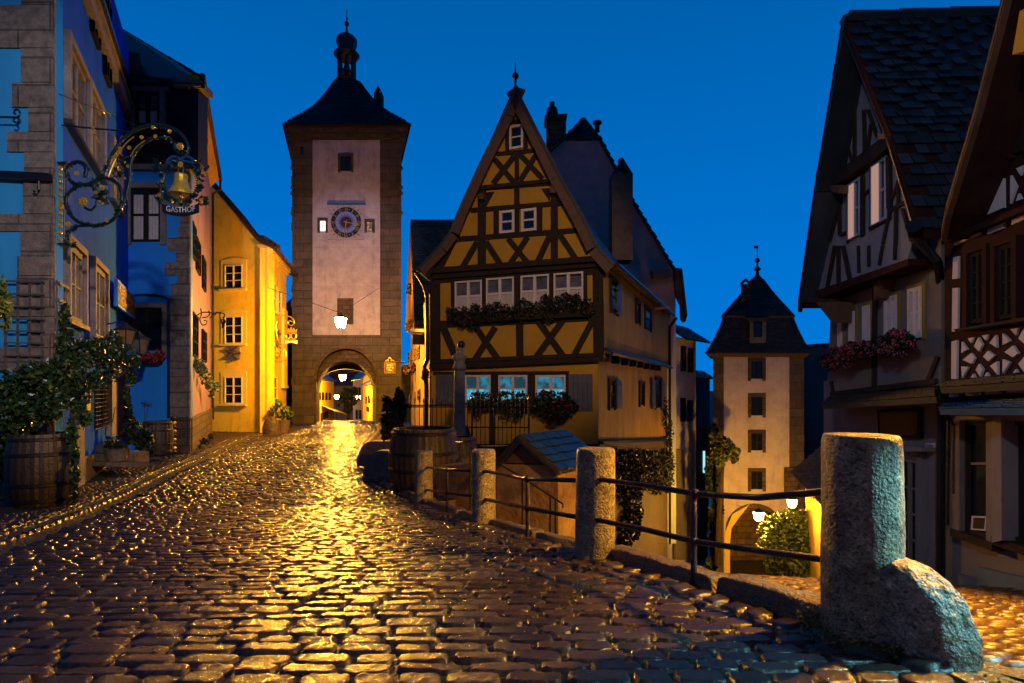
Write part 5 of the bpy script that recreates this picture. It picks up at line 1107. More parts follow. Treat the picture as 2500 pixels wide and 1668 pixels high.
# verge boards and roof
outl = [(55, 1312), (190, 1172), (255, 1082), (300, 962), (440, 655), (600, 330), (673, 158)]; outr = [(677, 158), (745, 290), (862, 520), (960, 720), (1100, 965), (1200, 1172), (1310, 1292)]
wv = .48
m = MB()
for ol, sg in ((outl, 1), (outr, -1)):
    V = [Vector(H.uv(*zE(*p), wv)) for p in ol]
    for a, b in zip(V, V[1:]):
        t_ = (b-a).normalized(); n_ = Vector((t_.y, -t_.x)); th = .36
        m.prism([H.p(q.x, q.y, wv) for q in (a, b, b+n_*th, a+n_*th)], [H.p(q.x, q.y, wv-.07) for q in (a, b, b+n_*th, a+n_*th)])
m.build('barge_board', M_timber2, ht)
m = MB()
for ol in (outl, outr):
    V = [Vector(H.uv(*zE(*p), wv)) for p in ol]
    for a, b in zip(V, V[1:]):
        hi, lo = (a, b) if a.y > b.y else (b, a); p, q = H.p(hi.x, hi.y+.03, wv+.03), H.p(lo.x, lo.y+.03, wv+.03)
        bd_ = lambda v: Vector((bk.x*(.22+.78*((V[-1 if ol is outl else 0].y-v.y)/(V[-1 if ol is outl else 0].y-V[0 if ol is outl else -1].y))), bk.y, 0)) if ol is outr else Vector((bk.x*.22, bk.y, 0))
        m.tiles(p+bd_(hi), p, q, q+bd_(lo), .17, .2, .035); m.sheet(p+bd_(hi), p, q, q+bd_(lo))
rfh = m.build('roof', M_tileb, ht, recalc=False)
c = H.p(*H.uv(*zE(675, 150), .3), .3); m = MB(); m.ball(c+Vector((0,0,.28)), .085*1.3, 10, 8); m.tube([c-Vector((0,0,.3)), c+Vector((0,0,.3)), c+Vector((0,0,.72))], [.05, .035, .008], 6); m.build('finial', M_iron, ht)
# eaves, gutters and side details
lo = Vector(H.uv(*zE(1310, 1292), wv)); g0 = H.p(lo.x+.05, lo.y-.03, wv-.1); g1 = g0+bk
MB().tube([g0, g1], .085, 8).build('gutter', M_gut, ht)
m = MB(); a, b = HSu.p(-.1, ze-.02, .12), HSu.p(HSu.len, ze-.02, .12); m.tube([a, b], .035, 6); m.build('cable', M_gut, ht)
m = MB(); m.prism([g0+Vector((0,0,.02)), HSu.p(0, ze+.25, .02), HSu.p(0, ze+.05, .05)], [g1+Vector((0,0,.02)), HSu.p(HSu.len, ze+.25, .02), HSu.p(HSu.len, ze+.05, .05)]); m.build('soffit', M_timber2, ht)
lo = Vector(H.uv(*zE(55, 1312), wv)); g0 = H.p(lo.x-.02, lo.y-.05, wv); MB().tube([g0, g0+Vector((bk.x*.22, bk.y, 0))], .09, 8).build('gutter', M_iron, ht)
m = MB(); pts = [zF(40, 170), zF(90, 250), zF(112, 330), zF(115, 720), zF(95, 770), zF(108, 900), zF(106, 1150)]; m.tube([H.at(x, y, .12) for x, y in pts], .075, 8); m.build('downpipe', M_iron, ht)
m = MB(); m.slab(H, [zE(60, 1312), zE(150, 1330), zE(125, 1372), zE(75, 1345)], .0, .45); m.build('eaves_bracket', M_timber, ht)
m = MB(); e0 = g1; pts = [HSu.p(HSu.len-.3, ze-.1, .5), HSu.p(HSu.len-.2, ze-.5, .15), HSu.p(HSu.len-.1, ze-.8, .12), HSu.p(HSu.len-.05, -8, .12)]; m.tube(pts, .07, 8); m.build('downpipe', M_iron, ht)
m = MB(); A, B = HSu.p(-.1, zj+.06, .07), HSu.p(HSu.len, zj+.06, .07); C_, D_ = HSu.p(HSu.len, zj-.12, .30), HSu.p(-.1, zj-.12, .32); m.tiles(A, B, C_, D_, .14, .25, .02); m.sheet(A, B, C_, D_, -.01); m.build('pent_roof', M_slateblue, ht, recalc=False)
for i in range(8): u = .3+i*1.35; MB().rect(HSl, u, zj-.38, u+.28, zj-.13, 0, .26).build('corbel', M_timber, ht)
for x0, x1, y0, y1 in ((1290, 1330, 212, 420), (1449, 1474, 352, 488), (1507, 1545, 388, 525)): window(ht, HSu, x0, x1, y0, y1, 1, 2, M_dframe, M_glass, .05, .05, .05, z=zF, surround=M_timber, sw=.08, sdep=.06)
for x0, x1, y0, y1 in ((1280, 1312, 862, 1040), (1472, 1498, 878, 1020), (1572, 1610, 850, 1038)): window(ht, HSl, x0, x1, y0, y1, 1, 2, M_dframe, M_glass, .05, 0, .05, z=zF, surround=M_timber, sw=.10, sdep=.07)
def shutter(fc, z, x0, x1, y0, y1, w_):
    o = MB().slab(fc, [z(x0, y0), z(x1, y0+14), z(x1, y1-4), z(x0, y1)], w_, w_+.07).build('shutter', mat('blue_grey_shutter', (.06,.09,.14), .45, .3, 5, .3), ht)
    for f in (.18, .84): y = y0+(y1-y0)*f; MB().slab(fc, [z(x0, y-6), z(x1, y-4), z(x1, y+4), z(x0, y+6)], w_+.04, w_+.11).build('batten', M_shut, o)
shutter(HSl, zF, 1326, 1356, 850, 1042, .03); shutter(HSl, zF, 1550, 1570, 845, 1042, .03); shutter(HSl, zF, 1612, 1632, 855, 1050, .03); shutter(HSu, zF, 1332, 1354, 238, 438, .07)
MB().tube([HSu.at(*zF(1568, 402), .3), HSu.at(*zF(1650, 394), .9)], .05, 8).build('overflow_pipe', M_frame, ht)
# chimneys on the roof
cm = MB(); cp = P(1515, 560, 22.5); z1_, z0_ = P(1515, 432, 22.5).z, P(1515, 640, 22.5).z
cm.prism([(cp.x-.40, cp.y-.4, z1_), (cp.x+.40, cp.y-.4, z1_), (cp.x+.40, cp.y+.4, z1_), (cp.x-.40, cp.y+.4, z1_)], [(cp.x-.40, cp.y-.4, z0_), (cp.x+.40, cp.y-.4, z0_), (cp.x+.40, cp.y+.4, z0_), (cp.x-.40, cp.y+.4, z0_)])
chm = cm.build('chimney', mat('soot_stained_render', (.17,.12,.085), .8, .5, 2.5, .4), ht)
m = MB()
for s in (-1, 1): m.prism([(cp.x+s*.40, cp.y-.36, z1_), (cp.x+s*.16, cp.y-.36, z1_), (cp.x-.02, cp.y-.36, z1_+.46), (cp.x+.02, cp.y-.36, z1_+.62)][:4], [(cp.x+s*.40, cp.y+.36, z1_), (cp.x+s*.16, cp.y+.36, z1_), (cp.x-.02, cp.y+.36, z1_+.46), (cp.x+.02, cp.y+.36, z1_+.62)])
m.ball((cp.x, cp.y, z1_+.62), .12, 8, 6); m.build('chimney_cap', M_tile, chm)
# flower boxes
def hat(x, y, w_): return H.at(*zF(x, y), w_)
def fbox(x0, y0, x1, y1, h_, w0, w1): return ([hat(x0, y0, w0), hat(x1, y1, w0), hat(x1, y1+h_, w0), hat(x0, y0+h_, w0)], [hat(x0, y0, w1), hat(x1, y1, w1), hat(x1, y1+h_, w1), hat(x0, y0+h_, w1)])
bl = [zF(x, y)+(rx*.3827, ry*.3827, hat(x, y, .34).y) for x, y, rx, ry in ((275, 440, 50, 50), (340, 445, 60, 60), (420, 450, 60, 70), (400, 500, 40, 40), (510, 425, 60, 60), (600, 430, 60, 60), (690, 430, 60, 60), (780, 410, 60, 60), (870, 390, 60, 70), (880, 460, 40, 40), (960, 380, 60, 70), (1050, 370, 60, 70), (1130, 395, 50, 60), (340, 510, 30, 20), (250, 410, 20, 20), (1170, 410, 22, 24), (560, 370, 30, 16), (420, 385, 30, 20), (720, 350, 30, 20), (870, 330, 30, 20), (1000, 320, 40, 20), (1060, 330, 30, 20))]
leafy('window_box', 'long overflowing geranium window box below the four upper windows of the half timbered house', 'window box', hat(700, 480, .3), bl, 3400, .052, M_leafd, flowers=[(mat('dark_red_geranium', (.30,.06,.03), .5, .3), 95, .032, 'geraniums'), (M_fwhite, 16, .035, 'white_blossom')], box=fbox(290, 445, 1140, 400, 50, .12, .36))
bl = [zF(x, y)+(rx*.3827, ry*.3827, hat(x, y, .34).y) for x, y, rx, ry in ((420, 990, 50, 60), (480, 985, 50, 60), (430, 1050, 45, 50), (560, 1000, 50, 60), (640, 990, 60, 60), (620, 1060, 50, 50), (720, 1000, 60, 70), (690, 1070, 40, 50), (790, 1020, 50, 60), (440, 950, 40, 20), (600, 945, 40, 20), (700, 950, 40, 20))]
leafy('window_box', 'window box of leafy geraniums behind the spiked fence under two blue lit windows', 'window box', hat(600, 1080, .3), bl, 1800, .055, M_leafd, flowers=[(M_fred, 30, .03, 'geraniums')], box=fbox(370, 1000, 770, 1000, 50, .05, .32))
bl = [zF(x, y)+(rx*.3827, ry*.3827, hat(x, y, .34).y) for x, y, rx, ry in ((850, 980, 50, 60), (920, 990, 60, 60), (990, 990, 50, 50), (1040, 1020, 40, 40), (880, 1060, 60, 50), (960, 1070, 60, 60), (1000, 1050, 50, 50), (930, 1120, 60, 24), (880, 940, 50, 22), (980, 945, 30, 18))]
leafy('window_box', 'bushy geranium window box under the third blue lit window beside the shutter', 'window box', hat(930, 1080, .3), bl, 1700, .055, M_leafd, flowers=[(M_fred, 50, .032, 'geraniums')], box=fbox(800, 1000, 1060, 1000, 50, .05, .32))
# ivy on the cellar wall
iv = []
for (px, py, rx, ry) in ((1500, 1115, 40, 18), (1560, 1120, 45, 24), (1610, 1125, 34, 30), (1625, 1160, 18, 44), (1520, 1155, 40, 34), (1565, 1165, 40, 34), (1600, 1175, 22, 34), (1530, 1200, 32, 34), (1540, 1245, 22, 40), (1530, 1290, 20, 34), (1520, 1330, 14, 30), (1630, 1060, 8, 50), (1622, 1010, 5, 40), (1545, 1290, 14, 30)):
    q = HSl.at(px, 1300, .1); iv.append((px, py, rx, ry, q.y-.15))
t = thing('ivy', 'dark ivy curtain hanging over the cellar wall of the half timbered house', 'ivy', tuple(HSl.at(1540, 1200, .1)))
m = MB()
for px, py, rx, ry, d in iv:
    a, b = rx/F*d, ry/F*d
    for _ in range(int(rx*ry*.75)):
        an = random.uniform(0, 6.28); r_ = random.random()**.6; u, v = HSl.uv(px+rx*r_*math.cos(an), py+ry*r_*math.sin(an), .1); m.leaf(HSl.p(u, v, random.uniform(.05, .28)), .075)
m.build('leaves', M_leafd, t, recalc=False)
q = MB(); q.tube([HSl.at(1545, 1120, .06), HSl.at(1540, 1250, .06), HSl.at(1530, 1360, .06)], .03, 5); q.build('stem', M_timber, t)
# ---------------- fence, column, casks, hut and stair by the house
HF = Face((972, 15.4), (1292, 14.7))
t = thing('iron_fence', 'black wrought iron fence with spearhead bars in front of the half timbered house', 'fence', tuple(HF.at(1130, 1085)))
for i in range(31):
    x = 200+i*30.5; yt = 195 if i % 2 else 210; big = x in (200,) or i in (17, 30)
    if i == 30: yt = 195
    yb = 405 if x < 640 else 535
    m = MB(); a, b = HF.at(*zG(x, yb)), HF.at(*zG(x, yt)); r_ = .030 if i in (0, 17, 30) else .011
    m.tube([a, b-Vector((0,0,.10)), b-Vector((0,0,.07)), b+Vector((0,0,.03))], [r_, r_, r_*1.9, .002], 5); m.build('bar', M_iron, t)
for y, xa, xb in ((268, 200, 1115), (256, 200, 640), (410, 700, 1115), (402, 200, 640), (530, 700, 1115)): MB().tube([HF.at(*zG(xa, y)), HF.at(*zG(xb, y))], .018, 5).build('crossbar', M_iron, t)
MB().slab(HF, [zG(150, 404), zG(660, 404), zG(700, 540), zG(1130, 540), zG(1130, 620), zG(150, 620)], -.5, -.05).build('stone_base', M_ashd, t)
t = thing('fountain_column', 'pale stone fountain column topped by a dark ball in front of the ground floor windows', 'column', tuple(P(1122, 1150, 14)))
kf = 14/F
def col(prof, nm, mt_, n=20, sm=True): return MB().lathe((P(1122, 950, 14).x, 14, 0), [(r*kf, (HY-y)*kf) for r, y in prof], n).build(nm, mt_, t, smooth=sm)
col([(16, 1150), (17, 1080), (15.5, 1078), (14, 1000), (13.5, 925), (13, 905)], 'shaft', M_rough); col([(14, 904.5), (17, 900), (15, 892), (12, 886), (13, 880), (19, 874), (18, 869), (12, 866), (8, 862), (9, 852), (11, 850)], 'capital', M_rough)
m = MB(); m.ball((P(1126, 950, 14).x, 14, (HY-842)*kf), 9.6*kf, 14, 10); m.build('ball_finial', M_iron, t, smooth=True)
boulder('dark rounded stone block behind the second granite post', 1137, 1165, 11.5, .28, M_ashd, .55)
barrel('huge hooped oak cask beside the first railing post', 1036, 1196, 11.9, .72, 1.28, 'cask', None, (.1, .36, .62, .93), 0, 34)
barrel('smaller dark oak cask half hidden behind the huge cask', 1118, 1150, 12.6, .42, .75, 'cask', None, (.1, .4, .9))
for lb, px, py, d, w_, h_ in (('near kerbside curved guard stone left of the huge cask', 934, 1162, 13.4, .30, .60), ('far kerbside curved guard stone behind the near one', 912, 1128, 15.6, .30, .58)):
    c = P(px, py, d); t = thing('guard_stone', lb, 'guard stone', tuple(c)); m = MB(); n_ = 12
    q = [(-.42, -.1)]+[(-.42+.42*(1-math.cos(i*math.pi/2/n_)), h_*math.sin(i*math.pi/2/n_)) for i in range(n_+1)]+[(.5, h_*1.0), (.5, -.1)]
    m.prism([c+Vector((x, -.15, z)) for x, z in q], [c+Vector((x, .2, z)) for x, z in q]); m.build('stone_body', M_rough, t)
leafy('canna_bed', 'red leaved canna and dahlia plants at the left end of the iron fence', 'plant', P(955, 1070, 15.5), [(960, 1000, 16, 26, 15.5), (975, 980, 10, 34, 15.5), (950, 1030, 18, 24, 15.5), (945, 1055, 16, 18, 15.5), (985, 1000, 8, 30, 15.5), (968, 1040, 16, 22, 15.5), (942, 985, 6, 16, 15.5)], 460, .12, M_autumn, flowers=[(M_fred, 14, .05, 'dahlias')])
# hut with slate roof over the cellar stair
hu = thing('cellar_hut', 'small stone hut with a wet blue slate gable roof below the half timbered house', 'hut', tuple(P(1290, 1290, 9.3)))
A = P(1212, 1130, 9.7); B = P(1363, 1133, 8.9); R0_ = P(1279, 1066, 9.25); dv = Vector((.74, 1.05, 0))
def gpoly(off=Vector((0,0,0))): return [A+off, R0_+off, B+off]
m = MB(); m.prism([A, R0_, B], [p+dv for p in (A, R0_, B)]); m.build('gable', M_timber2, hu)
m = MB(); m.prism([Vector((p.x, p.y, z)) for p, z in ((A, A.z-.02), (B, B.z-.02), (B, -3.6), (A, -3.6))], [Vector((p.x, p.y, z))+dv for p, z in ((A, A.z-.02), (B, B.z-.02), (B, -3.6), (A, -3.6))]); m.build('wall', M_render, hu)
m = MB(); fo = (B-A).normalized().cross(Vector((0,0,1)))*.12; s_ = (B-A).normalized()
for E, sg in ((A, -1), (B, 1)):
    e0 = E+fo+s_*sg*.10-Vector((0,0,.07)); e1 = E+dv*1.1+s_*sg*.10-Vector((0,0,.07)); r0 = R0_+fo+Vector((0,0,.04)); r1 = R0_+dv*1.05+Vector((0,0,.04))
    m.tiles(r0, r1, e1, e0, .15, .2, .022); m.sheet(r0, r1, e1, e0)
    q = MB(); q.prism([r0, e0, e0-Vector((0,0,.09)), r0-Vector((0,0,.09))], [p-fo*.3 for p in (r0, e0, e0-Vector((0,0,.09)), r0-Vector((0,0,.09)))]); q.build('barge_board', M_timber, hu)
m.build('roof', M_slateblue, hu, recalc=False)
m = MB(); q0 = P(1065, 1140, 11.3); m.prism([q0, P(1214, 1128, 9.9), Vector((*P(1214, 1128, 9.9).xy, -3.6)), Vector((*q0.xy, -3.6))], [v+Vector((.05, .4, 0)) for v in (q0, P(1214, 1128, 9.9), Vector((*P(1214, 1128, 9.9).xy, -3.6)), Vector((*q0.xy, -3.6)))])
tag(m.build('stair_wall', M_render), 'low orange lit wall between the granite posts left of the slate roofed hut', 'wall')
t = thing('stair_handrail', 'thin iron handrail slanting down the cellar stair behind the second post', 'handrail', tuple(P(1148, 1230, 8.6)))
MB().tube([P(1116, 1080, 9.2), P(1130, 1080, 9), P(1150, 1093, 8.7), P(1270, 1163, 8.2), P(1374, 1230, 7.8), P(1374, 1240, 7.8)], .014, 6).build('handrail', M_iron, t)
for x, y0, y1, d in ((1147.5, 1092, 1245, 8.7), (1275, 1166, 1282, 8.2), (1343, 1213, 1310, 7.9), (1356, 1220, 1312, 7.85)): MB().tube([P(x, y0, d), P(x, y1, d)], .014, 6).build('baluster', M_iron, t)
# ============================================================ houses behind
hb = thing('gabled_house', 'large plain plaster gable house with a clipped dark hip rising behind the half timbered roof', 'house', tuple(P(1500, 1200, 31)))
FB_ = Face((1300, 31), (1652, 31)); 
MB().slab(FB_, [zE(700, 800), zE(900, 580), zE(1000, 490), zE(1215, 490), zE(1320, 690), zE(1415, 870), zE(1560, 1110), zE(1695, 1335), zE(1695, 1500), (1640, 900), (1400, 900)], -.4, 0).build('gable_wall', mat('mauve_plaster', (.50,.36,.36), .85, .3, 1.2, .3), hb)
m = MB(); V = [FB_.uv(*zE(*p), .2) for p in ((1108, 356), (1222, 465), (1225, 492))]
a, b, c = P(1424, 286, 34), P(1380+1, 338, 30.9), P(1468, 338, 30.9); a2 = P(1424, 286, 40)
m.tiles(P(1420, 287, 33.5), P(1428, 287, 33.5), c, b, .2, .25, .04); m.prism([P(1420, 290, 33.5), P(1428, 290, 33.5), c, b], [P(1420, 300, 33.7), P(1428, 300, 33.7), c+Vector((0,.1,-.1)), b+Vector((0,.1,-.1))])
rr = [(1216, 470), (1325, 680), (1420, 860), (1565, 1100), (1700, 1325)]; bkb = Vector((.1, 8, 0))
for p, q in zip(rr, rr[1:]):
    p, q = FB_.at(*zE(*p), .25), FB_.at(*zE(*q), .25); m.tiles(p+bkb, p, q, q+bkb, .2, .25, .05); m.sheet(p+bkb, p, q, q+bkb)
ll = [(1108, 360), (1000, 462), (878, 575), (700, 800)]
for p, q in zip(ll, ll[1:]):
    p, q = FB_.at(*zE(*p), .1), FB_.at(*zE(*q), .25); m.tiles(p+bkb, p, q, q+bkb, .2, .25, .05); m.sheet(p+bkb, p, q, q+bkb)
rb = m.build('roof', M_tileb, hb, recalc=False)
m = MB(); m.slab(FB_, [zE(876, 365), zE(998, 360), zE(998, 460), zE(876, 560)], -.9, -.1); m.slab(FB_, [zE(863, 340), zE(1007, 332), zE(1003, 366), zE(866, 372)], -1, .05); c1 = m.build('chimney', M_ashd, rb)
m = MB(); c = FB_.at(*zE(910, 335), -.4); m.lathe(c, [(.33, 0), (.28, .3), (.14, .32), (.14, .62)], 8); m.build('chimney_pot', M_iron, rb)
m = MB(); c = FB_.at(*zE(1197, 450), -.5); m.lathe(c, [(.14, 0), (.14, .42), (.26, .45), (.26, .55), (.1, .6)], 8); m.build('vent_pipe', M_iron, rb)
m = MB(); m.slab(FB_, [zE(1550, 1325), zE(1670, 1325), zE(1670, 1375), zE(1555, 1378)], 0, .5); m.build('eaves_box', M_plast2, hb)
MB().slab(FB_, [zF(1690, 140), zF(1735, 145), zF(1768, 440), zF(1755, 485), zF(1740, 470), zF(1735, 380), zF(1700, 300)], -.1, .3).build('eaves', M_timber2, hb); MB().tube([FB_.at(*zF(1733, 148), .35), FB_.at(*zF(1766, 440), .35), FB_.at(*zF(1754, 485), .35)], .06, 8).build('gutter', M_gut, hb)
MB().slab(FB_, [zF(1640, 200), zF(1697, 160), zF(1700, 900), zF(1700, 1900), zF(1635, 1900)], -6, -.41).build('side_wall', mat('pale_blue_limewash', (.55,.62,.75), .75, .35, 1.2, .3, streak=.3), hb)
def wall_house(name, label, fa, fb, top, bot, mt_, depth, wins, rm, eave=.4, rh=1.2, z=zz, fm=None, nx=2, ny=3, shut=None, cat='house'):
    fc = Face(fa, fb); t = thing(name, label, cat, tuple(fc.at((fa[0]+fb[0])/2, bot))); v1 = fc.uv(fa[0], top)[1]; v0 = fc.uv(fa[0], bot)[1]
    MB().rect(fc, 0, v0-2, fc.len, v1, -depth, 0).build('wall', mt_, t)
    m = MB(); A_, B_ = fc.p(-.1, v1-.12, eave), fc.p(fc.len+eave, v1-.12, eave); C2, D2 = fc.p(fc.len+eave*.2, v1+rh, -depth*.6), fc.p(0, v1+rh, -depth*.6)
    m.tiles(D2, C2, B_, A_, .2, .25, .04); m.sheet(D2, C2, B_, A_); m.build('roof', rm, t, recalc=False)
    for wd in wins:
        f_ = window(t, fc, *wd, nx, ny, fm or M_dframe, M_glass, .05, 0, .05, mul=.02, z=z, surround=shut, sw=.08, sdep=.03) if shut else window(t, fc, *wd, nx, ny, fm or M_dframe, M_glass, .05, 0, .05, mul=.02, z=z)
    return t, fc
t, FC_ = wall_house('townhouse', 'pale blue white townhouse with brown shutters stepping down the lower street', (1648, 33.5), (1699, 36), 822, 1390, mat('white_blue_limewash', (.70,.66,.75), .8, .3, 1.2, .3, streak=.3), 1.2, [(1733, 1766, 640, 800), (1778, 1811, 655, 808), (1731, 1764, 972, 1124), (1776, 1807, 985, 1122)], M_tile, .7, .9, zF, mat('brown_shutters', (.05,.022,.018), .6))
MB().slab(FC_, [zF(1700, 1300), zF(1745, 1300), zF(1760, 1568), zF(1770, 2000), zF(1700, 2000)], 0, .12).build('buttress', M_plast2, t)
t, _ = wall_house('barn', 'dark slate clad upper storey over a stone wall left of the smaller gate tower', (1697, 38), (1733, 39), 918, 1045, M_tileb, 1, [], M_tile, .2, .4, cat='barn')
FD_ = Face((1694, 37.6), (1737, 38.6)); MB().slab(FD_, [(1694, 1046), (1733, 1046), (1728, 1400), (1694, 1400)], -.5, 0).build('stone_wall', M_ash, t)
MB().slab(FD_, [zR(196, 812), zR(206, 812), zR(206, 948), zR(196, 945)], 0, .05).build('lit_window', emit('cool_window', (.35,.75,.85), 1.2), t)
# ---------------- smaller gate tower
F2T = Face((1741, 33), (1963, 33)); SH2 = -.40  # this tower's plan is sheared roughly along the sight line too
class Skew2(Face):
    def p(s, u, v, w=0): return _p0(s, u+SH2*w, v, w)
    def uv(s, px, py, w=0):
        u, v = _uv0(s, px, py, w); return u-SH2*w, v
F2T = Skew2((1741, 33), (1963, 33))
kt = thing('gate_tower', 'smaller white plastered gate tower with a dark mansard roof down the lower street', 'tower', tuple(F2T.at(1850, 1400)))
ha = arch_pts(F2T, 1776, 1905, 1240, 1300, 1420, 0)
arch_wall(F2T, 1741, 1963, 866, 1425, ha, 0, -4.5).build('wall', M_ash, kt)
ho = arch_pts(F2T, 1771, 1911, 1229, 1293, 1425, .05)
arch_wall(F2T, 1767, 1927, 868, 1424, ho, .05, -.02).build('plaster_front', M_white2, kt)
m = MB(); m.slab(F2T, [(1770, 1424), (1770, 1300), (1788, 1256), (1830, 1232), (1806, 1262), (1786, 1290), (1782, 1330), (1782, 1424)], -.3, .12); m.build('arch_jamb', M_yeltrim, kt)
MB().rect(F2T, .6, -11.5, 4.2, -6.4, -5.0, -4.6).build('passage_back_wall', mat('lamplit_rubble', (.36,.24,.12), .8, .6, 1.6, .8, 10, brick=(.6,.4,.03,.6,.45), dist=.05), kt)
MB().rect(F2T, 3.3, -11.5, 4.6, -6.4, -4.59, -4.3).build('passage_gate', M_timber, kt)
MB().slab(F2T, [zH(567, 1015), zH(632, 1015), zH(628, 1130), zH(567, 1130)], 0, .3).build('buttress', M_ashd, kt)
for y0, y1 in ((545, 622), (702, 783), (862, 937), (1030, 1108)): window(kt, F2T, 422, 471, y0, y1, 2, 2, M_dframe, M_glass, .05, .05, .04, z=zH, surround=M_ashd, sw=.20, sdep=.06, mul=.03)
cX = F2T.p(F2T.len/2, 0, -2.6).x; cY = F2T.p(0, 0, -2.6).y; z3 = lambda y, h=0: (HY-y)/F*(cY-h*.93)
def sq2(h, z, hy=None): hy = hy or h; return [(cX+dx*h+SH2*-(dy*hy), cY+dy*hy, z) for dx, dy in ((-1,-1),(1,-1),(1,1),(-1,1))]
kz = 33/F; m = MB(); prof = [(129*kz, 862), (112*kz, 835), (96*kz, 800), (84*kz, 768)]
p2_ = [(91*kz, 772), (74*kz, 752), (52*kz, 728), (34*kz, 706), (17*kz, 683), (6*kz, 676)]
for pr in (prof, p2_):
    for (h0, y0), (h1, y1) in zip(pr, pr[1:]):
        A_ = sq2(h0, z3(y0, h0)); B_ = sq2(h1, z3(y1, h1))
        for i in range(4): j = (i+1) % 4; m.tiles(B_[i], B_[j], A_[j], A_[i], .18, .22, .03)
        m.prism(sq2(h1-.05, z3(y1, h1)-.03), sq2(h0-.05, z3(y0, h0)-.03))
rk = m.build('roof', M_tiler, kt, recalc=False)
m = MB(); m.prism(sq2(126*kz, z3(862, 3)), sq2(117*kz, z3(872, 2.7))); m.prism(sq2(90*kz, z3(773, 2.1)), sq2(84*kz, z3(781, 2))); m.build('eaves_cornice', M_timber2, kt)
m = MB(); m.lathe((cX, cY, 0), [(.30, z3(680)), (.12, z3(672)), (.10, z3(662)), (.24, z3(658)), (.06, z3(650)), (.05, z3(642))], 8); m.ball((cX, cY, z3(636)), .16, 8, 6); m.tube([(cX, cY, z3(630)), (cX, cY, z3(600))], .025, 5); m.prism([(cX-.22, cY, z3(606)), (cX+.05, cY, z3(607)), (cX+.05, cY, z3(600)), (cX-.22, cY, z3(600))], [(cX-.22, cY+.02, z3(606)), (cX+.05, cY+.02, z3(607)), (cX+.05, cY+.02, z3(600)), (cX-.22, cY+.02, z3(600))]); m.build('weather_vane', M_iron, kt)
m = MB(); m.slab(F2T, [zH(376, 205), zH(420, 205), zH(420, 270), zH(376, 285)], -1.6, -.9); m.slab(F2T, [zH(374, 205), zH(380, 200), zH(398, 184), zH(398, 178), zH(374, 198)], -1.6, -.9); m.slab(F2T, [zH(422, 205), zH(416, 200), zH(398, 184), zH(398, 178), zH(422, 198)], -1.6, -.91); m.build('chimney', M_ashd, rk)
m = MB(); m.slab(F2T, [zH(415, 368), zH(490, 368), zH(485, 472), zH(415, 472)], -1, .12); dm = m.build('dormer', M_plast2, rk)
m = MB(); m.slab(F2T, [zH(398, 352), zH(500, 352), zH(492, 368), zH(408, 368)], -1, .35); m.build('dormer_roof', M_tiler, dm)
window(kt, F2T, 432, 470, 372, 438, 1, 2, M_dframe, M_glass, .04, .12, .04, z=zH, name='dormer_window')
leafy('ivy', 'dark ivy covering the town wall left of the smaller gate tower', 'ivy', P(1745, 1390, 31), [(1742, 1080, 12, 50, 31.5), (1745, 1180, 12, 60, 31.5), (1742, 1300, 13, 70, 31.5), (1748, 1250, 18, 26, 31), (1735, 1380, 16, 20, 31), (1730, 1160, 8, 60, 31)], 1300, .16, M_leafd)
leafy('tree', 'round lamplit tree crown against the left edge of the smaller gate tower', 'tree', P(1760, 1200, 30), [(1743, 1066, 12, 16, 30), (1752, 1082, 16, 14, 30.3), (1770, 1078, 14, 12, 29.8), (1781, 1094, 17, 13, 30), (1795, 1103, 12, 12, 30), (1772, 1113, 18, 12, 29.7), (1746, 1108, 14, 18, 30), (1792, 1122, 10, 8, 30), (1758, 1130, 12, 9, 30), (1740, 1092, 10, 12, 30.3)], 1150, .12, mat('tree_leaf', (.07,.085,.018), .45, .4, 2, 0, island=.5), part='crown')
tt = [o for o in bpy.data.objects if o.name.startswith('tree') and o.type == 'EMPTY'][-1]; MB().tube([P(1752, 1380, 30.5), P(1756, 1240, 30.5), P(1768, 1105, 30)], [.18, .14, .06], 7).build('trunk', M_timber, tt)
BR = [(1895, 1300, 44, 34, 25.5), (1935, 1290, 44, 40, 25), (1915, 1340, 56, 40, 24.8), (1965, 1335, 30, 46, 24.5), (1872, 1330, 22, 26, 25.5), (1950, 1385, 40, 34, 24.5), (1900, 1380, 40, 34, 25), (1885, 1272, 26, 18, 25.5), (1925, 1262, 30, 22, 25.5), (1955, 1268, 24, 26, 25)]
leafy('shrub', 'large feathery shrub lit yellow above and blue green below right of the lower archway', 'shrub', P(1925, 1420, 25), BR, 4200, .095, M_leafy, shell=.5)
sh = [o for o in bpy.data.objects if o.name.startswith('shrub') and o.type == 'EMPTY'][-1]; m = MB(); [m.tube([P(1925, 1430, 25), P((1925+b[0])/2, 1360, 25), P(b[0], b[1], b[4])], [.05, .03, .01], 5) for b in BR]; m.build('stem', M_timber, sh)
lantern('glowing street lamp hanging before the lower gate arch', 1852, 1258, 26, .46, 1800, LAMP, 'street_lamp', wires=[(1800, 1235, 32.9)], group=None)
lantern('glowing street lamp above the feathery shrub beside the tiled eaves', 1933.5, 1227, 22, .36, 520, LAMP, 'street_lamp', wires=[(1972, 1205, 23)])
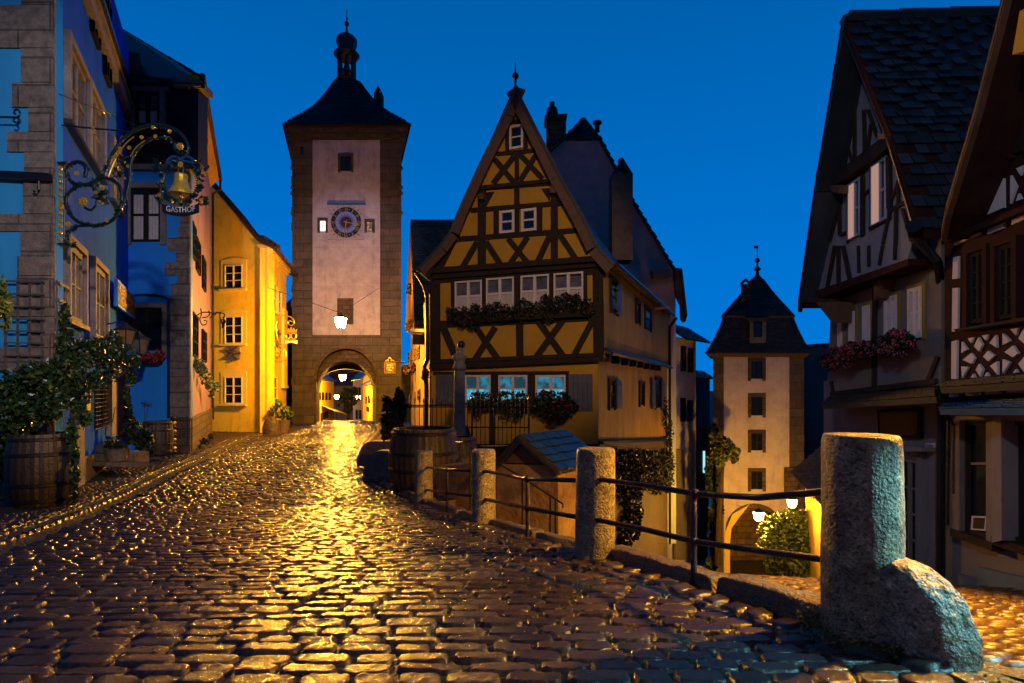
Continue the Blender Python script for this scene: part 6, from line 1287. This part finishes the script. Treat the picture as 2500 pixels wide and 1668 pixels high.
# ---------------- low house right of the tower and dark roof behind
FR_ = Face((1966, 25.5), (2035, 19.5)); t = thing('low_house', 'low lamplit house with rough tiled eaves and small windows beside the big post', 'house', tuple(FR_.at(1990, 1400)))
v1 = FR_.uv(1966, 1150)[1]; MB().rect(FR_, 0, -9, FR_.len+3, v1, -.3, 0).build('wall', M_yeltrim, t)
a_, b_ = FR_.p(.2, 0, -.3), FR_.p(FR_.len+3, 0, -.3); body([(a_.x, a_.y), (b_.x, b_.y), (b_.x+4, b_.y), (a_.x+3, a_.y)], -9, v1-.01).build('rear_wall', M_plast2, t)
m = MB(); A_, B_ = FR_.p(-.4, v1-.1, .55), FR_.p(FR_.len+3, v1-.1, .55); C2, D2 = FR_.p(FR_.len+3, v1+2.2, -1.7), FR_.p(.5, v1+2.2, -1.7); m.tiles(D2, C2, B_, A_, .2, .24, .06); m.sheet(D2, C2, B_, A_); m.build('roof', M_tiler, t, recalc=False)
for i, (x0, x1) in enumerate([(168, 186), (190, 206), (210, 224), (230, 243), (250, 262)]): window(t, FR_, x0, x1, 385+i*6, 500+i*14, 1, 2, M_yframe, M_glassw, .06, 0, .05, z=zK)
t, _ = wall_house('dark_roofed_house', 'unlit house with a big dark slate roof behind the right edge of the lower tower', (1962, 42), (2030, 40), 842, 1300, M_tileb, 1, [], M_tileb, .1, .05)
# ---------------- street houses between the clock tower and the half timbered house
FQ = Face((1003, 33.5), (1049, 21.5)); t = thing('townhouse', 'narrow lamplit townhouse with flower baskets between the clock tower and the half timbered house', 'house', tuple(FQ.at(1030, 1035)))
vq = FQ.uv(1003, 800)[1]; MB().rect(FQ, 0, -3, FQ.len, vq, -.3, 0).build('wall', mat('tan_plaster', (.20,.13,.07), .8, .3, 1.5, .3), t)
m = MB(); a_, b_ = FQ.p(0, 0, -.3), FQ.p(FQ.len, 0, -.3); body([(a_.x, a_.y), (b_.x, b_.y), (b_.x+4, b_.y+4), (a_.x+4, a_.y)], -3, vq-.01).build('rear_wall', M_plast2, t)
A_, B_, C2, D2 = P(1002, 536, 29), P(1125, 536, 29), P(1125, 700, 25.0), P(1008, 700, 25.0); m = MB(); m.tiles(A_, B_, C2, D2, .2, .24, .05); m.sheet(A_, B_, C2, D2)
E_, F_ = P(1062, 800, 24.2), P(1012, 800, 24.2); m.tiles(D2, P(1062, 690, 25.0), E_, F_, .18, .2, .04); m.sheet(D2, P(1062, 690, 25.0), E_, F_); m.build('roof', M_tile, t, recalc=False)
m = MB(); m.prism([P(1001, 538, 29), P(1008, 700, 25), P(1003, 800, 33), P(990, 800, 33), P(994, 680, 33)], [p+Vector((.15, .1, 0)) for p in (P(1001, 538, 29), P(1008, 700, 25), P(1003, 800, 33), P(990, 800, 33), P(994, 680, 33))]); m.build('gable', M_timber2, t)
for x0, x1, y0, y1 in ((1560, 1582, 100, 230), (1596, 1618, 55, 190), (1545, 1562, 620, 720), (1575, 1595, 595, 712), (1608, 1628, 575, 700), (1642, 1665, 560, 690), (1560, 1580, 1055, 1150), (1602, 1622, 1030, 1140), (1650, 1670, 1000, 1130)): window(t, FQ, x0, x1, y0, y1, 1, 2, M_timber2, M_glass, .08, 0, .06, z=zO)
for lb, x, y, rx, ry in (('highest reddish flower basket under the dark tiled roof edge', 1560, 330, 34, 60), ('wide reddish flower basket below the black rectangular sign', 1570, 790, 60, 60), ('small faded flower basket beside the bent downpipe', 1735, 850, 22, 40)):
    x_, y_ = zO(x, y); q = FQ.at(x_, y_, .3) if x < 1700 else P(x_, y_, 19); d = q.y
    leafy('flower_basket', lb, 'flower basket', q, [(x_, y_, rx*.2296, ry*.2296, d), (x_+rx*.1, y_-ry*.12, rx*.14, ry*.13, d), (x_-rx*.1, y_+ry*.12, rx*.14, ry*.12, d)], 260, .10, M_autumn, 'flower baskets by the downpipe street', [(mat('faded_red_blossom', (.12,.02,.01), .6), 40, .05, 'blossom')])
leafy('flower_basket', 'dark red flower tuft high under the gutter left of the half timbered house', 'flower basket', P(1000, 700, 27), [(1000, 708, 10, 14, 27), (1004, 700, 6, 10, 27)], 120, .10, M_autumn)
FX = Face((1000, 24), (1050, 24)); t = thing('hanging_sign', 'blank dark rectangular sign in a gilt leaf frame below the tile hung wall', 'shop sign', tuple(FX.at(1024, 850)))
MB().slab(FX, [zO(1602, 418), zO(1724, 418), zO(1724, 525), zO(1602, 525)], -.03, .03).build('board', M_iron, t)
m = MB(); 
for i in range(46):
    s = i/46*4; x, y = ((1600+126*(s%1), 412) if s < 1 else (1728, 412+116*(s%1)) if s < 2 else (1726-126*(s%1), 530) if s < 3 else (1600, 530-116*(s%1))); m.bead(FX.at(*zO(x, y), .02), .032)
m.build('gilt_frame', M_gold, t, recalc=False); MB().tube([FX.at(*zO(1570, 400)), FX.at(*zO(1760, 405))], .03, 5).build('bracket', M_gold, t)
FX = Face((930, 30), (990, 30)); t = thing('hanging_sign', 'small cafe sign with gilt scroll frame hanging in front of the clock tower right corner', 'shop sign', tuple(FX.at(950, 930)))
MB().slab(FX, [zO(1315, 728), zO(1402, 728), zO(1402, 822), zO(1315, 822)], -.03, .03).build('board', mat('maroon_board', (.022,.006,.006), .5), t)
m = MB()
for i in range(40):
    s = i/40*4; x, y = ((1303+110*(s%1), 722) if s < 1 else (1412, 722+108*(s%1)) if s < 2 else (1412-110*(s%1), 830) if s < 3 else (1303, 830-108*(s%1))); m.bead(FX.at(*zO(x, y), .02), .034)
m.build('gilt_frame', M_gold, t, recalc=False)
mm = multi([[(1310, 710), (1330, 695), (1345, 705), (1340, 690), (1357, 665), (1374, 690), (1370, 705), (1385, 695), (1405, 710)]], .03, FX, zO); mm.build('gilt_scroll', M_gold, t)
text(FX, 'CAFE', *zO(1358, 748), 12, .04, M_yeltrim, t, hpx=4.5); text(FX, 'GÄSTEHAUS', *zO(1358, 775), 16, .04, M_yeltrim, t, hpx=3); text(FX, '190', *zO(1358, 800), 8, .04, M_yeltrim, t, hpx=4)
m = MB(); m.tube([FX.at(*zO(1402, 716)), FX.at(*zO(1520, 712)), Vector((FQ.at(1003, 880).x, 30.5, FX.at(*zO(1402, 716)).z))], .03, 5); m.build('bracket', M_iron, t)
# ============================================================ right side of the square
FA = Face((2010, 11.3), (2292, 8.0)); tA = thing('shuttered_gable_house', 'grey half timbered gable house with pink lit attic windows and a steep dark tiled roof', 'house', tuple(FA.at(2150, 1400)))
def apl(pts, w0, w1, nm, mt_, z, fc=FA, par=None): return MB().slab(fc, T(z, pts), w0, w1).build(nm, mt_, par or tA)
MB().slab(FA, [(2011, 1600), (2011, 930), (2300, 930), (2300, 1800)], -.4, 0).build('ground_wall', M_plast, tA)
MB().slab(FA, [(2018, 966), (2030, 730), (2200, 600), (2298, 560), (2298, 940)], -.4, .22).build('middle_wall', M_plast2, tA)
MB().slab(FA, [(1992, 712), (1998, 640), (2018, 500), (2030, 380), (2075, 110), (2150, 320), (2238, 560), (2216, 632)], -.4, .42).build('gable_wall', mat('pale_grey_plaster', (.30,.29,.30), .85, .25, 1.5, .3, 10, stain=.25), tA)
inA = Vector((-FA.Nn.x, -FA.Nn.y, 0)); 
apx = FA.at(2057, 38, .85); rE = FA.at(2173, 325, .8); rE2 = FA.at(2242, 556, .6); lE = FA.at(1986, 467, .85); lE2 = FA.at(1948, 734, .7)
m = MB(); Lr = 8.5
m.tiles(apx, apx+inA*Lr, rE+inA*Lr, rE, .15, .17, .036); m.sheet(apx, apx+inA*Lr, rE+inA*Lr, rE); rE_ = rE-Vector((0,0,.02))
m.tiles(rE, rE+inA*Lr, rE2+inA*Lr, rE2, .15, .17, .036); m.sheet(rE, rE+inA*Lr, rE2+inA*Lr, rE2)
m.tiles(apx, apx+inA*Lr, lE+inA*Lr, lE, .25, .25, .03); m.sheet(apx, apx+inA*Lr, lE+inA*Lr, lE); m.sheet(lE, lE+inA*Lr, lE2+inA*Lr, lE2)
for i in range(11): 
    q = apx+inA*(.1+i*.75); m.tube([q, q+inA*.72], [.075, .06], 6)
rA = m.build('roof', M_tile, tA, recalc=False)
bb = MB()
for a, b in ((apx, rE), (rE, rE2), (apx, lE), (lE, lE2)):
    o = Vector((0, 0, -.22)); bb.prism([a, b, b+o, a+o], [p+inA*.08 for p in (a, b, b+o, a+o)])
bb.build('barge_board', M_red, tA)
m = MB()
for a, b in ((apx, lE), (lE, lE2), (apx, rE), (rE, rE2)): o = Vector((0,0,-.10)); m.prism([a+o, b+o, b+o+inA*.7, a+o+inA*.7], [p+Vector((0,0,-.05)) for p in (a+o, b+o, b+o+inA*.7, a+o+inA*.7)])
m.build('soffit', M_red, tA)
i0, i1 = FA.p(.1, 0, -.3), FA.p(FA.len, 0, -.3); zt = FA.uv(2150, 500)[1]
body([(i0.x, i0.y), (i1.x, i1.y), (i1.x+8, i1.y-.5), (i0.x+8, i0.y-.5)], -6, FA.uv(2242, 640)[1]).build('rear_wall', M_plast, tA)
fr = MB()
def ib(z, x0, y0, x1, y1, w_, base): fr.beam(FA, z(x0, y0), z(x1, y1), w_*(.3828 if z is zI else .3189), base-.05, base+.03)
for a in ((240,1150,560,905,50),(345,790,350,1090,0)): 
    if a[4]: ib(zI, *a, .42)
for a in ((300,830,365,1050,12),(365,780,285,1100,12),(375,480,375,1050,14),(435,700,440,980,14),(480,790,455,960,12),(460,700,520,880,12),(300,850,240,1150,12),(345,600,300,830,14),
          (425,1120,425,1500,16),(420,1250,480,1205,14),(590,1000,595,1330,22),(655,1150,655,1320,16),(590,1350,700,1290,22),(655,1160,590,1330,14),(600,1340,555,1560,12),(640,1330,635,1568,14),(680,1330,740,1540,16),(280,1180,280,1500,12),(270,1340,215,1540,12),(285,1500,330,1480,16),(470,1460,580,1400,14)): ib(zI, *a, .42)
for a in ((300,0,240,320,16),(325,0,325,300,14),(360,0,415,280,16),(480,0,485,210,14),(560,0,560,160,14),(665,0,640,150,14),(760,0,757,110,14)): ib(zJ, *a, .42)
fr.build('gable_timber_frame', M_timber, tA)
m = MB(); m.slab(FA, T(zJ, [(160, 345), (870, 100), (870, 150), (600, 250), (160, 410)]), .2, .62); m.build('jetty_beam', M_red, tA)
m = MB(); m.slab(FA, T(zI, [(225, 1150), (555, 895), (600, 900), (600, 935), (245, 1195)]), .3, .58); m.build('jetty_beam', M_timber, tA)
m = MB(); m.slab(FA, T(zI, [(525, 850), (610, 850), (600, 885), (530, 890)]), .5, .72); m.build('purlin_end', M_timber2, tA); m = MB(); m.slab(FA, T(zI, [(215, 1180), (280, 1183), (280, 1235), (238, 1222)]), .5, .66); m.build('purlin_bracket', M_timber2, tA)
m = MB(); m.slab(FA, T(zJ, [(160, 430), (290, 430), (285, 590), (190, 470)]), .1, .6); m.build('jetty_bracket', M_timber2, tA)
fr = MB(); ib(zJ, 607, 250, 600, 1100, 26, .22); ib(zJ, 270, 1140, 1075, 1035, 40, .22); ib(zJ, 1085, 850, 1010, 1040, 26, .22); ib(zJ, 270, 1040, 285, 1120, 12, .22); fr.build('timber_frame', M_timber, tA)
m = MB(); m.slab(FA, T(zJ, [(600, 255), (655, 255), (630, 400), (605, 420)]), .2, .45); m.build('corbel', M_timber2, tA)
for x0, x1, y0, y1 in ((333, 413, 1180, 1535), (480, 582, 1060, 1445)):
    window(tA, FA, x0, x1, y0, y1, 2, 2, mat('blue_lit_frame', (.35,.42,.55), .5), M_glass, .045, .42, .05, mul=.02, z=zI, surround=M_red, sw=.06, sdep=.03)
    u0, v1 = FA.uv(*zI(x0+8, y0+10), .48); u1, _ = FA.uv(*zI(x0+(x1-x0)*.52, y0), .48); _, v0 = FA.uv(*zI(x0+8, y1-10), .48); q = MB(); n_ = 10
    for i in range(n_): a = u0+(u1-u0)*i/n_; b = u0+(u1-u0)*(i+1)/n_; q.poly([FA.p(a, v0, .475+.014*(i % 2)), FA.p(b, v0, .475+.014*((i+1) % 2)), FA.p(b, v1, .475+.014*((i+1) % 2)), FA.p(a, v1, .475+.014*(i % 2))])
    q.build('curtain', M_pink, [c for c in tA.children if c.name.startswith('window') and c.type == 'MESH'][-1])
for x0, x1, y0, y1 in ((325, 356, 572, 790), (410, 450, 510, 745), (514, 568, 465, 745), (680, 773, 398, 705), (860, 962, 335, 715)):
    window(tA, FA, x0, x1, y0, y1, 2, 2, M_frame, M_glassw, .05, .22, .05, mul=.022, z=zJ, surround=M_ochre2, sw=.05, sdep=.03, curtain=(M_curt, .92))
leafy('window_box', 'long pink and red flower box under the three narrow windows of the grey gable house', 'window box', FA.at(2060, 880), [zJ(x, y)+(rx*.3189, ry*.3189, FA.at(*zJ(x, y), .5).y) for x, y, rx, ry in ((230, 880, 50, 60), (290, 840, 50, 60), (360, 850, 50, 70), (430, 800, 50, 70), (500, 790, 50, 60), (280, 920, 60, 40), (400, 890, 50, 50), (330, 800, 40, 30))], 1500, .035, M_leafd, flowers=[(M_fpink, 90, .025, 'pink_blossom'), (M_fred, 80, .025, 'red_blossom')], box=([FA.at(*zJ(x, y), .3) for x, y in ((240, 880), (560, 800), (560, 850), (240, 930))], [FA.at(*zJ(x, y), .5) for x, y in ((240, 880), (560, 800), (560, 850), (240, 930))]))
leafy('window_box', 'pink flower box under the two wide windows right of the middle post', 'window box', FA.at(2200, 850), [zJ(x, y)+(rx*.3189, ry*.3189, FA.at(*zJ(x, y), .5).y) for x, y, rx, ry in ((570, 780, 50, 60), (640, 760, 60, 50), (700, 740, 60, 60), (760, 700, 60, 60), (820, 700, 60, 60), (880, 730, 50, 50), (700, 810, 70, 50), (800, 790, 80, 60), (760, 660, 40, 20))], 1600, .034, M_leafd, flowers=[(M_fpink, 110, .025, 'pink_blossom')], box=([FA.at(*zJ(x, y), .3) for x, y in ((560, 800), (930, 730), (930, 780), (560, 850))], [FA.at(*zJ(x, y), .48) for x, y in ((560, 800), (930, 730), (930, 780), (560, 850))]))
m = MB(); A_, B_ = FA.at(*zJ(270, 1155), .22), FA.at(*zJ(1075, 1085), .22); C2, D2 = FA.at(*zJ(1075, 1150), .75), FA.at(*zJ(205, 1212), .75); m.tiles(A_, B_, C2, D2, .12, .25, .02); m.sheet(A_, B_, C2, D2, -.01); m.build('pent_roof', M_tileb, tA, recalc=False)
m = MB(); m.slab(FA, T(zJ, [(630, 1258), (955, 1243), (955, 1478), (640, 1465)]), 0, .06); nb = m.build('notice_board', M_red, tA)
m = MB(); m.slab(FA, T(zJ, [(650, 1275), (938, 1262), (938, 1450), (655, 1445)]), .05, .066); m.build('panel', mat('dark_panel', (.03,.014,.012), .4), nb)
m = MB(); m.slab(FA, T(zJ, [(1000, 1512), (1068, 1510), (1068, 1552), (1000, 1552)]), 0, .03); pl = m.build('street_name_plate', M_lilac, tA); text(FA, 'PLÖNLEIN', *zJ(1034, 1531), 18, .04, M_iron, pl, hpx=5)
window(tA, FA, 50, 212, 385, 1500, 2, 5, M_plast2, M_glass, .07, 0, .05, mul=.02, z=zV, surround=M_plast, sw=.10, sdep=.08, name='glazed_door')
m = MB(); m.slab(FA, T(zV, [(20, 305), (240, 315), (235, 350), (20, 350)]), 0, .22); m.build('door_hood', M_plast, tA)
m = MB(); m.tube([FA.at(2289, 640, .35), FA.at(2298, 700, .15), FA.at(2297, 980, .12), FA.at(2294, 1500, .12)], .055, 8); m.tube([FA.at(*zI(760, 1440), .7), FA.at(*zI(760, 1500), .6), FA.at(2289, 640, .35)], [.1, .06, .055], 8); tag(m.build('downpipe', M_iron), 'dark rain downpipe between the two right hand houses', 'downpipe')
# ---------------- half timbered shop house at the right edge
u_ = FA.U; c0 = FA.p(FA.len+.12, 0, .0)
FBh = Face((2303, F), (2600, F)); FBh.A = Vector((c0.x, c0.y)); FBh.U = FA.U.copy(); FBh.Nn = FA.Nn.copy(); FBh.len = 3.6
tB = thing('shop_house', 'oxblood half timbered shop house with white infill panels filling the right edge', 'house', tuple(FBh.at(2420, 1440)))
MB().rect(FBh, 0, -6, FBh.len+2, FBh.uv(2400, 985)[1], -.4, -.0).build('ground_wall', M_plast2, tB)
b3 = [(2306, 985), (2306, 560), (2330, 500), (2380, 300), (2436, 40), (2452, -60), (2500, -300), (2800, -900), (2900, 985)]
MB().slab(FBh, b3, -.4, .25).build('upper_wall', M_red, tB)
i0, i1 = FBh.p(.1, 0, -.35), FBh.p(FBh.len+2, 0, -.35); body([(i0.x, i0.y), (i1.x, i1.y), (i1.x+6, i1.y), (i0.x+6, i0.y)], -5, FBh.uv(2320, 560)[1]).build('rear_wall', M_plast2, tB)
PI_ = [[(1375,362),(1425,360),(1410,455),(1340,495)],[(1295,655),(1330,640),(1333,750),(1250,790)],[(1222,885),(1312,825),(1245,1100),(1143,1145)],[(1325,910),(1333,1020),(1290,1035)],[(1105,1280),(1138,1410),(1060,1440)],[(1125,1220),(1225,1170),(1175,1395)],[(1258,1155),(1330,1122),(1333,1325),(1213,1375)],[(1375,1120),(1412,1190),(1373,1300)],[(1412,1075),(1455,1055),(1440,1120)],[(1425,1235),(1445,1270),(1410,1285)],[(1020,1530),(1185,1465),(1180,1500),(1015,1568)],[(1230,1440),(1335,1400),(1333,1455),(1228,1495)],[(1385,1370),(1463,1345),(1463,1400),(1382,1435)]]
PJ_ = [[(1212,90),(1252,80),(1250,250),(1206,255)],[(1207,325),(1250,322),(1245,650),(1203,658)],[(1200,735),(1242,722),(1238,1020),(1198,1020)],[(1325,710),(1370,700),(1348,745)],[(1372,770),(1405,700),(1435,760),(1408,810)],[(1432,688),(1480,680),(1460,725)],[(1278,735),(1322,795),(1275,820)],[(1490,745),(1540,682),(1545,780)],[(1590,670),(1650,730),(1592,760)],[(1650,640),(1710,630),(1690,685)],[(1712,710),(1756,630),(1800,690),(1756,750)],[(1285,875),(1350,822),(1378,860),(1355,905),(1320,890)],[(1440,850),(1480,805),(1530,840),(1480,885)],[(1605,815),(1670,765),(1710,825),(1670,855)],[(1275,925),(1328,930),(1280,1015)],[(1348,1010),(1365,980),(1380,1010)],[(1385,950),(1410,905),(1440,945),(1420,1005)],[(1450,1000),(1468,970),(1485,998)],[(1495,920),(1550,885),(1552,988)],[(1590,870),(1648,890),(1590,980)],[(1670,975),(1690,945),(1702,970)],[(1712,905),(1756,850),(1790,900),(1756,970)],[(1182,1110),(1258,1105),(1258,1160),(1182,1163)],[(1308,1098),(1412,1090),(1410,1145),(1308,1152)],[(1455,1088),(1575,1080),(1573,1135),(1453,1142)],[(1622,1075),(1790,1060),(1790,1120),(1622,1130)]]
for zf_, L__ in ((zI, PI_), (zJ, PJ_)):
    for pl in L__: MB().slab(FBh, T(zf_, pl), .2, .278).build('infill_panel', M_lilac, tB)
for x0, x1, y0, y1, z_ in ((1335, 1455, 65, 600, zJ), (1548, 1680, 10, 568, zJ), (1388, 1463, 625, 985, zI)): window(tB, FBh, x0, x1, y0, y1, 2, 4, M_dframe, M_glass, .05, .25, .06, mul=.012, z=z_, surround=M_red, sw=.06, sdep=.09)
m = MB(); m.slab(FBh, T(zJ, [(1215, 640), (1756, 548), (1850, 535), (1850, 560), (1230, 655)]), .2, .42); m.build('sill_beam', M_timber, tB)
m = MB(); m.slab(FBh, T(zI, [(1250, 610), (1480, 470), (1480, 510), (1260, 640)]), .2, .40); m.build('jetty_beam', M_red, tB)
m = MB(); m.slab(FBh, T(zI, [(950, 1520), (1480, 1300), (1480, 1340), (960, 1550)]), .2, .38); m.build('jetty_beam', M_red, tB)
for (a, b, c, d), nm, mt_ in ((((1150, 1040), (1850, 975), (1850, 1030), (1110, 1080)), 'pent_roof', M_tileb), (((1175, 1190), (1850, 1155), (1850, 1232), (1100, 1242)), 'awning', mat('blue_awning_slate', (.02,.10,.24), .4, .3, 4, .3))):
    m = MB(); A_, B_ = FBh.at(*zJ(*a), .26), FBh.at(*zJ(*b), .26); C2, D2 = FBh.at(*zJ(*c), .6), FBh.at(*zJ(*d), .6); m.tiles(A_, B_, C2, D2, .12, .25, .02); m.sheet(A_, B_, C2, D2, -.01); m.build(nm, mt_, tB, recalc=False)
vg = [FBh.at(2452+60, -300, .95), FBh.at(2446, 0, .9), FBh.at(2380, 262, .85), FBh.at(2309, 500, .75), FBh.at(2298, 562, .6)]
m = MB(); s_ = MB(); rt = MB()
for a, b in zip(vg, vg[1:]):
    o = Vector((0, 0, -.14)); m.prism([a, b, b+o, a+o], [p+inA*.07 for p in (a, b, b+o, a+o)]); o2 = o*.5; s_.prism([a+o2, b+o2, b+o2+inA*.7, a+o2+inA*.7], [p-Vector((0,0,.05)) for p in (a+o2, b+o2, b+o2+inA*.7, a+o2+inA*.7)])
    rt.tiles(a+Vector((0,0,.05)), a+inA*8+Vector((0,0,.05)), b+inA*8+Vector((0,0,.05)), b+Vector((0,0,.05)), .2, .22, .03)
m.build('barge_board', M_timber2, tB); s_.build('soffit', M_red, tB); rt.build('roof', M_tile, tB, recalc=False)
m = MB(); m.slab(FBh, [zT(655, 90), zT(700, 60), zT(700, 390), zT(600, 420)], .3, .9); m.build('hoist_hood', M_ochre, tB)
for x0, x1, y0, y1 in ((600, 822, 92, 1010), (960, 1180, 88, 1075)):
    f_ = window(tB, FBh, x0, x1, y0, y1, 1, 1, M_timber, M_glass, .05, 0, .05, z=zV, surround=M_plast2, sw=.12, sdep=.12, sill=M_timber, name='shop_window')
m = MB(); m.slab(FBh, T(zV, [(650, 440), (820, 440), (820, 460), (650, 460)]), 0, .06); m.build('transom', M_plast2, tB)
m = MB(); m.slab(FBh, T(zV, [(820, 60), (900, 60), (905, 1090), (820, 1110)]), -.02, .20); m.build('pilaster', M_plast, tB)
m = MB(); m.slab(FBh, T(zV, [(520, 10), (1300, -10), (1300, 75), (520, 85)]), -.02, .22); m.build('shop_fascia', M_plast2, tB)
m = MB(); m.slab(FBh, T(zV, [(700, 1310), (1300, 1450), (1300, 1540), (700, 1530)]), -.02, .08); m.slab(FBh, T(zV, [(540, 1370), (699, 1410), (699, 1530), (540, 1525)]), -.02, .06); m.build('stall_riser', mat('blue_grey_plinth', (.08,.15,.22), .6, .3), tB)
m = MB(); m.slab(FBh, T(zV, [(655, 885), (780, 890), (765, 1010), (648, 1000)]), .02, .05); pf = m.build('picture_frame', M_lilac, tB); m = MB(); m.slab(FBh, T(zV, [(670, 900), (765, 903), (752, 995), (664, 990)]), .04, .055); m.build('picture', M_iron, pf)
m = MB(); m.tube([FBh.at(*zV(430, 0), .3), FBh.at(*zV(462, 90), .1), FBh.at(*zV(455, 960), .1)], .014, 6); m.tube([FBh.at(*zV(440, 20), .3), FBh.at(*zV(508, 130), .12), FBh.at(*zV(505, 700), .12)], .018, 6); m.build('awning_crank', M_iron, tB)
